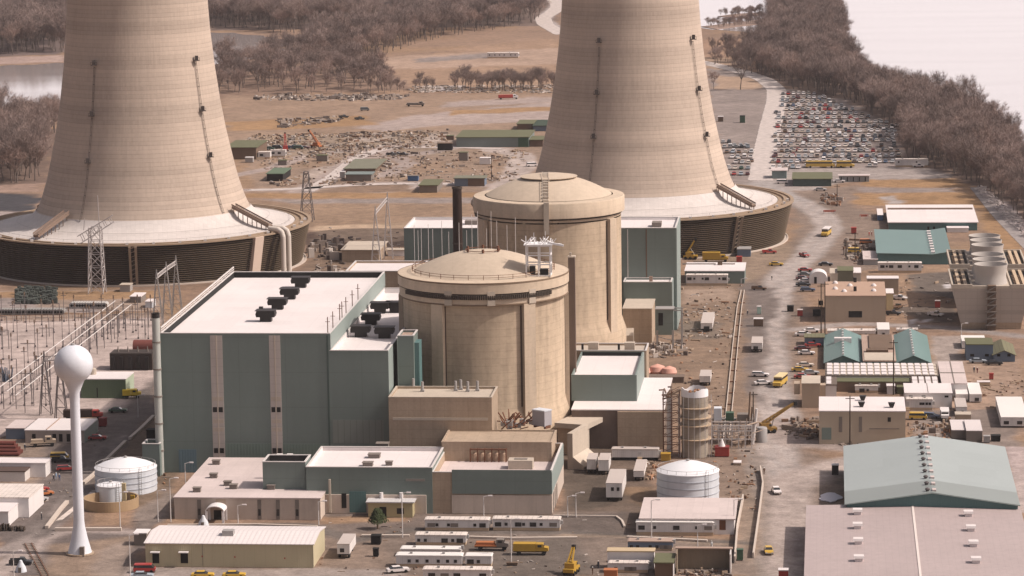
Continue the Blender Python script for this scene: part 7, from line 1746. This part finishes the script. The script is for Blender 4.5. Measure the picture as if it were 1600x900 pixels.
# rubble, timber and scrap lying about (nobody could count it)
def debris(name, label, px, n_, cols, smin=.3, smax=1.6, hmax=1.2, seed=1, dens=None):
    P = [tuple(G(*p)[:2]) for p in px]; rnd = random.Random(seed); xs = [p[0] for p in P]; ys = [p[1] for p in P]; m = MB(); k = 0
    cl = [(rnd.uniform(min(xs),max(xs)), rnd.uniform(min(ys),max(ys)), rnd.uniform(3,12)) for _ in range(max(4,n_//22))]
    while k < n_:
        if rnd.random() < .7: c = rnd.choice(cl); x, y = rnd.gauss(c[0],c[2]*.6), rnd.gauss(c[1],c[2])
        else: x, y = rnd.uniform(min(xs),max(xs)), rnd.uniform(min(ys),max(ys))
        k += 1
        if not inside(P, x, y): continue
        a = rnd.uniform(0,3.14); L_ = rnd.uniform(smin,smax)*(2.2 if rnd.random() < .25 else 1); w = rnd.uniform(smin,smax)*.5; h = rnd.uniform(.08,hmax)*rnd.random(); c_, s_ = math.cos(a), math.sin(a)
        Q = [(x+p*c_-q*s_, y+p*s_+q*c_) for p,q in ((-L_/2,-w/2),(L_/2,-w/2),(L_/2,w/2),(-L_/2,w/2))]
        m.prism(Q, 0, h+.08, rnd.randrange(len(cols)))
    return tag(m.build(name, cols), label, 'debris', kind='stuff')
JW, JT, JD, JR, JG, JO = mat('scrap white',(.46,.40,.36)), mat('scrap timber',(.34,.25,.18)), mat('scrap dark',(.13,.10,.085)), mat('scrap rust',(.19,.11,.07)), mat('scrap grey',(.25,.20,.17)), mat('scrap orange',(.36,.20,.12))
debris('scrap_yard','dense scrap and stacked materials across the far debris yard', [(378,212),(700,203),(705,228),(600,235),(480,245),(380,228)], 1819, [JW,JT,JD,JG,JT,JR], .5, 2.2, 1.3, 1)
debris('scrap_yard','scattered materials among the lower yard roads', [(400,240),(830,235),(800,285),(420,292)], 1190, [JW,JT,JD,JG,JR,JT], .4, 2.0, 1.1, 2)
debris('rubble','line of dark rubble along the edge of the brown field', [(400,150),(640,147),(640,155),(560,158),(400,157)], 450, [JD,JG,JG,JW], .8, 3.2, 2.0, 3)
debris('rubble','dark rubble bank above the debris yard', [(430,188),(530,182),(535,190),(440,200)], 350, [JD,JG,JT,JW], .8, 3.2, 1.8, 4)
debris('rubble','light rubble between the far bushes and the grey field', [(640,135),(870,132),(870,146),(640,145)], 700, [JW,JG,JT,JW], .6, 2.6, 1.0, 5)
debris('site_litter','timber and scrap on brown ground beside the long pipe trench', [(1065,440),(1160,440),(1150,560),(1120,690),(1040,600),(1060,500)], 487, [JW,JT,JD,JR,JT,JO], .2, 1.3, .7, 6)
debris('site_litter','scrap heaps below the elevated cabin right of the far reactor', [(1010,535),(1080,535),(1080,555),(1015,560)], 195, [JT,JW,JD,JG], .3, 2.0, 1.6, 7)
debris('site_litter','bricks and crates between the pale trailers and the round tank', [(1005,720),(1030,725),(1028,750),(1010,750)], 97, [JW,JW,JT,JO], .3, 1.1, 1.2, 8)
debris('site_litter','rubbish along the pale fence right of the round tank', [(1110,700),(1190,700),(1180,800),(1140,790),(1128,760)], 157, [JW,JT,JD,JR,JO], .2, 1.0, .8, 9)
debris('site_litter','junk heap inside the open shed at the bottom', [(1058,893),(1142,893),(1142,903),(1058,903)], 157, [JW,JT,JD,JR,JG], .3, 1.1, 1.2, 10)
debris('site_litter','scrap metal and drums left of the teal warehouse', [(1318,372),(1370,380),(1365,415),(1320,412)], 232, [JD,JG,JW,JR,JD], .4, 2.0, 2.4, 11)
debris('site_litter','red and white junk below the olive roofed gatehouse', [(1282,305),(1316,303),(1314,322),(1284,320)], 142, [JR,JO,JW,JD], .4, 1.8, 2.0, 12)
debris('site_litter','wet scrap on dark ground left of the mechanical cooling tower', [(1395,425),(1492,425),(1492,505),(1390,505)], 157, [JD,JG,JT,JW], .3, 1.6, .8, 13)
debris('site_litter','pipes and timber behind the cream workshop right corner', [(1418,660),(1490,655),(1488,690),(1420,688)], 157, [JR,JO,JT,JW,JD], .3, 1.4, 1.5, 14)
debris('site_litter','dark hedge like junk along the foot of the cream workshop', [(1298,688),(1360,690),(1355,697),(1298,696)], 97, [JD,JD,JG], .4, 1.6, 1.2, 15)
debris('site_litter','tarpaulins and machines beside the crane on the main road', [(1225,655),(1285,655),(1280,690),(1230,685)], 157, [JG,JD,JT,JG,JR], .4, 2.2, 1.8, 16)
debris('site_litter','scrap under the grey bus on brown ground', [(1060,480),(1150,480),(1150,530),(1060,530)], 97, [JT,JW,JD], .3, 1.5, .8, 17)
debris('site_litter','stones on sandy ground right of the white cabins', [(1480,600),(1600,575),(1600,640),(1540,640)], 157, [JT,JT,JG,JR], .3, 1.2, .5, 18)
debris('site_litter','orange litter among the tanks and the green hall', [(222,700),(262,700),(262,760),(225,740)], 97, [JT,JR,JO,JG], .2, 1.0, .9, 19)
debris('site_litter','scrap across the sandy ground between the two cooling towers', [(495,355),(760,345),(770,400),(495,395)], 187, [JT,JD,JW,JG], .3, 1.8, .8, 20)
debris('site_litter','litter over the foreground yard', [(500,800),(960,805),(1150,850),(1180,900),(500,900)], 187, [JT,JD,JW,JR], .12, .8, .35, 21)
debris('site_litter','litter over the left yard', [(0,700),(120,690),(240,640),(180,760),(60,860),(0,860)], 97, [JT,JD,JW], .12, .8, .3, 22)
debris('rubble','pale rock bank along the dike road', [(1530,288),(1600,346),(1640,385),(1640,400),(1590,362),(1527,296)], 1500, [mat('pale rock',(.56,.49,.47)),mat('pale rock two',(.46,.40,.38))], .5, 2.0, .8, 23)
debris('site_litter','small scrap beside the low railings behind the near green hall', [(480,375),(540,375),(540,430),(480,430)], 187, [JG,JD,JW,JG], .4, 3.0, 4.0, 24)
# ================================================================ leafless trees
TRUNKM = mat('grey brown bark', (.15,.12,.105), .95, .2, .8)
def twig_mat(name, col):
    m = mat(name, col, .95, .22, .15); n = m.node_tree; L = n.links; b = n.nodes['Principled BSDF']; src = b.inputs['Base Color'].links[0].from_socket
    oi = n.nodes.new('ShaderNodeObjectInfo'); r = n.nodes.new('ShaderNodeMapRange'); r.inputs['To Min'].default_value = .68; r.inputs['To Max'].default_value = 1.45; L.new(oi.outputs['Random'], r.inputs['Value'])
    v = n.nodes.new('ShaderNodeVectorMath'); v.operation = 'SCALE'; L.new(src, v.inputs[0]); L.new(r.outputs[0], v.inputs['Scale']); L.new(v.outputs[0], b.inputs['Base Color']); return m
TWIGM = twig_mat('bare twigs', (.235,.175,.155)); TWIGM2 = twig_mat('bare reddish twigs', (.24,.17,.145))
def tree_parts(seed, h, spread, ntw, low=.32):
    rnd = random.Random(seed); tr = MB(); tips = []
    def grow(p, d, L_, r, lev):
        n_ = 2 if lev else 3; q = p
        for i in range(n_):
            d2 = (d+Vector((rnd.gauss(0,.10),rnd.gauss(0,.10),rnd.gauss(0,.05)))).normalized(); e = q+d2*(L_/n_)
            r2 = r*(.86 if lev else .88); tr.tube(q, e, r, r2, 5 if lev < 2 else 3, cap=False); 
            if lev >= 1: tips.append((e.copy(), d2.copy()))
            q, d, r = e, d2, r2
        if lev >= 3: return
        k = (5 if lev == 0 else 3)
        for i in range(k):
            a = 6.283*(i+rnd.random()*.6)/k; tilt = rnd.uniform(.35,.85)*spread if lev == 0 else rnd.uniform(.3,.8)
            o = d.orthogonal().normalized(); o.rotate(Matrix.Rotation(a, 3, d)); nd = (d*math.cos(tilt)+o*math.sin(tilt)+Vector((0,0,.18))).normalized()
            grow(q, nd, L_*rnd.uniform(.58,.78) if lev else h*(1-low)*rnd.uniform(.36,.48), r*.6, lev+1)
        if lev == 0: grow(q, (d+Vector((0,0,.5))).normalized(), h*(1-low)*.5, r*.75, 1)
    grow(Vector((0,0,-.2)), Vector((0,0,1)), h*low, h*.018, 0)
    tw = MB()
    for i in range(ntw):
        p, d = rnd.choice(tips); p = p+Vector((rnd.gauss(0,.35),rnd.gauss(0,.35),rnd.gauss(0,.35)))
        nd = (d*.7+Vector((rnd.gauss(0,.6),rnd.gauss(0,.6),rnd.gauss(.25,.5)))).normalized(); L_ = rnd.uniform(.9,2.3)*h/15
        s = nd.orthogonal().normalized(); s.rotate(Matrix.Rotation(rnd.uniform(0,6.28),3,nd)); w = rnd.uniform(.03,.055)*h/15
        tw.add([p-s*w, p+s*w, p+nd*L_], [(0,1,2)])
    return tr, tw
VAR = []
for s in range(6):
    tr, tw = tree_parts(100+s, (17,19,15,18,16,20)[s], (.75,.6,.85,.68,.8,.55)[s], 2100)
    a = tr.build('trunk', TRUNKM); b = tw.build('crown', TWIGM if s % 2 else TWIGM2); VAR.append((a.data, b.data)); bpy.data.objects.remove(a); bpy.data.objects.remove(b)
def tree(x, y, s, rz, var, label, group, name='bare_tree'):
    r = bpy.data.objects.new(name, None); COL.objects.link(r); r.location = (x,y,0); r.rotation_euler = (0,0,rz); r.scale = (s,s,s)
    for nm, me in zip(('trunk','crown'), VAR[var]):
        o = bpy.data.objects.new(nm, me); COL.objects.link(o); o.parent = r
    return tag(r, label, 'tree', group)
def scatter(px, sp, seed, jit=.45):
    P = [tuple(G(*p)[:2]) for p in px]; xs = [p[0] for p in P]; ys = [p[1] for p in P]; rnd = random.Random(seed); out = []
    y = min(ys); r_ = 0
    while y < max(ys):
        x = min(xs)+(sp/2 if r_ % 2 else 0)
        while x < max(xs):
            q = (x+rnd.uniform(-jit,jit)*sp, y+rnd.uniform(-jit,jit)*sp)
            if inside(P, *q): out.append(q)
            x += sp
        y += sp*.87; r_ += 1
    return out
WT_OBJ = []
for k, (tme, cme) in enumerate(VAR):
    m = MB()
    m.add([v.co[:] for v in tme.vertices], [tuple(p.vertices) for p in tme.polygons], 0); m.add([v.co[:] for v in cme.vertices], [tuple(p.vertices) for p in cme.polygons][:1900], 1)
    o = m.build('wood_tree', [TRUNKM, TWIGM if k % 2 else TWIGM2]); COL.objects.unlink(o); WT_OBJ.append(o)
def wood(name, label, pts, seed, smin=.65, smax=1.2, tw=1.0):
    """a far wood that reads as one mass: leafless trees set on scattered points"""
    rnd = random.Random(seed); me_ = bpy.data.meshes.new(name); me_.from_pydata([(x,y,0) for x, y in pts], [], [])
    at = me_.attributes.new('size','FLOAT','POINT'); at.data.foreach_set('value', [rnd.uniform(smin,smax) for _ in pts])
    at = me_.attributes.new('turn','FLOAT','POINT'); at.data.foreach_set('value', [rnd.uniform(0,6.28) for _ in pts])
    at = me_.attributes.new('sort','INT','POINT'); at.data.foreach_set('value', [rnd.randrange(6) for _ in pts])
    o = bpy.data.objects.new(name, me_); COL.objects.link(o)
    g = bpy.data.node_groups.new(name, 'GeometryNodeTree'); g.interface.new_socket('Geometry', in_out='INPUT', socket_type='NodeSocketGeometry'); g.interface.new_socket('Geometry', in_out='OUTPUT', socket_type='NodeSocketGeometry')
    N = g.nodes.new; Lk = g.links.new; gi = N('NodeGroupInput'); go_ = N('NodeGroupOutput'); ip = N('GeometryNodeInstanceOnPoints'); gj = N('GeometryNodeGeometryToInstance')
    for w in WT_OBJ[::-1]:
        oi = N('GeometryNodeObjectInfo'); oi.inputs['Object'].default_value = w; Lk(oi.outputs['Geometry'], gj.inputs[0])
    def att(nm, ty):
        x = N('GeometryNodeInputNamedAttribute'); x.data_type = ty; x.inputs['Name'].default_value = nm; return x.outputs['Attribute']
    cx = N('ShaderNodeCombineXYZ'); Lk(att('turn','FLOAT'), cx.inputs['Z'])
    Lk(gi.outputs[0], ip.inputs['Points']); Lk(gj.outputs[0], ip.inputs['Instance']); ip.inputs['Pick Instance'].default_value = True
    Lk(att('sort','INT'), ip.inputs['Instance Index']); Lk(cx.outputs[0], ip.inputs['Rotation']); Lk(att('size','FLOAT'), ip.inputs['Scale']); Lk(ip.outputs[0], go_.inputs[0])
    md = o.modifiers.new('trees','NODES'); md.node_group = g
    return tag(o, label, 'woodland', kind='stuff')
rnd = random.Random(31)
BANK = [(1640,372),(1600,345),(1547,303),(1502,275),(1457,262),(1414,250),(1404,205),(1368,184),(1332,160),(1283,147),(1242,138),(1200,122),(1166,112),(1166,96),(1206,56),(1202,0),(1212,-110),(1306,-110),(1310,20),(1320,100),(1345,133),(1400,155),(1450,171),(1505,183),(1540,207),(1570,229),(1600,277),(1660,345)]
pts = scatter(BANK, 6.9, 5); pts.sort(key=lambda p: p[1])
near = pts[:180]; far = pts[180:]
g1462 = G(1462, 300).y
for i, (x, y) in enumerate(near):
    px, py = px_of(*uv(x, y), 0)
    lb, gr = ('leafless brown tree in the belt beside the dike road at the right edge', 'trees along the dike road') if px > 1500 else ('leafless brown tree in the belt behind the right end of the car park', 'trees behind the car park')
    tree(x, y, rnd.uniform(.62,.98), rnd.uniform(0,6.28), rnd.randrange(6), lb, gr)
wood('river_woodland', 'long leafless wood running up the right river bank to the top of the picture', far, 7, .62, 1.02)
pl = scatter([(-70,292),(10,290),(62,286),(74,240),(80,212),(100,205),(98,196),(-60,212)], 8.6, 15); pl.sort(key=lambda p: p[1])
for (x, y) in pl[:62]: tree(x, y, rnd.uniform(.75,1.05), rnd.uniform(0,6.28), rnd.randrange(6), 'leafless tree in the stand left of the left cooling tower', 'trees left of the left cooling tower')
if pl[62:]: wood('left_woodland', 'leafless wood behind the stand left of the left cooling tower', pl[62:], 8)
pm_ = scatter([(330,150),(420,146),(560,146),(622,146),(600,118),(540,100),(470,86),(400,100),(335,104)], 13.5, 25); pm_.sort(key=lambda p: p[1])
for (x, y) in pm_[:52]: tree(x, y, rnd.uniform(.6,.95), rnd.uniform(0,6.28), rnd.randrange(6), 'leafless tree at the field edge right of the left cooling tower', 'trees at the field edge')
if pm_[52:]: wood('field_woodland', 'thin leafless wood between the field edge and the side channel', pm_[52:], 9, .7, 1.0)
for i, (px, py, s, lb) in enumerate([(1115,139,.55,'small bare tree closest to the right cooling tower by the car park road'),(1157,140,.95,'forked bare tree standing alone by the bend of the car park road'),(1240,139,1.25,'tall dark bare tree at the top left corner of the big car park'),(868,140,.5,'small bare tree touching the left side of the right cooling tower')]):
    g = G(px, py); tree(g.x, g.y, s, i*1.3, i, lb, None)
def px_poly_pts(poly, sp, seed): return scatter(poly, sp, seed)
wood('scrub', 'low leafless scrub in front of the far brown field', scatter([(700,143),(868,142),(868,136),(720,136)], 5.5, 35), 11, .38, .62)
wood('scrub', 'thin scrub on the brown field left of the scrub row', scatter([(560,146),(700,143),(690,138),(600,138)], 8, 36), 12, .25, .5)
wood('far_woodland', 'far leafless wood beyond the side channel behind the left cooling tower', scatter([(-90,90),(104,83),(104,60),(330,10),(330,-140),(-110,-140)], 10.5, 41), 13, .9, 1.25, .8)
wood('far_woodland', 'far leafless wood between the towers at the top of the picture', scatter([(322,44),(400,47),(458,54),(470,44),(520,48),(578,52),(590,30),(578,14),(560,-130),(322,-130)], 10.5, 42), 14, .9, 1.2, .8)
wood('far_woodland', 'leafless wood sweeping along the top of the far brown field', scatter([(470,100),(540,98),(600,86),(660,66),(740,52),(842,36),(840,-120),(640,-120),(612,14),(628,46),(590,60),(520,64),(480,72)], 10, 43), 15, .75, 1.1, .8)
wood('scrub', 'bare scrub between the pond and the car park road', scatter([(1105,100),(1165,112),(1200,60),(1150,85),(1110,92)], 11, 44), 16, .35, .8)
wood('scrub', 'reeds and bare bushes on the mud bars in the pond', scatter([(1120,27),(1150,23),(1190,20),(1192,24),(1150,28)], 5, 45)+scatter([(1097,42),(1130,38),(1165,34),(1195,31),(1197,36),(1150,42),(1120,45)], 5, 46), 17, .2, .38)
# ---------------------------------------------------------------- haze over the whole site
hm = bpy.data.materials.new('haze'); hm.use_nodes = True; n = hm.node_tree; n.nodes.clear()
out = n.nodes.new('ShaderNodeOutputMaterial'); pv = n.nodes.new('ShaderNodeVolumePrincipled'); pv.inputs['Color'].default_value = (.95,.88,.90,1); pv.inputs['Density'].default_value = HAZE_D; pv.inputs['Anisotropy'].default_value = .3
n.links.new(pv.outputs[0], out.inputs['Volume'])
hz = MB().box(-1300,1500,-60,4300,-1.2,190).build('haze', hm); hz['kind'] = 'stuff'; hz['label'] = 'thin pale air over the whole site'; hz['category'] = 'haze'
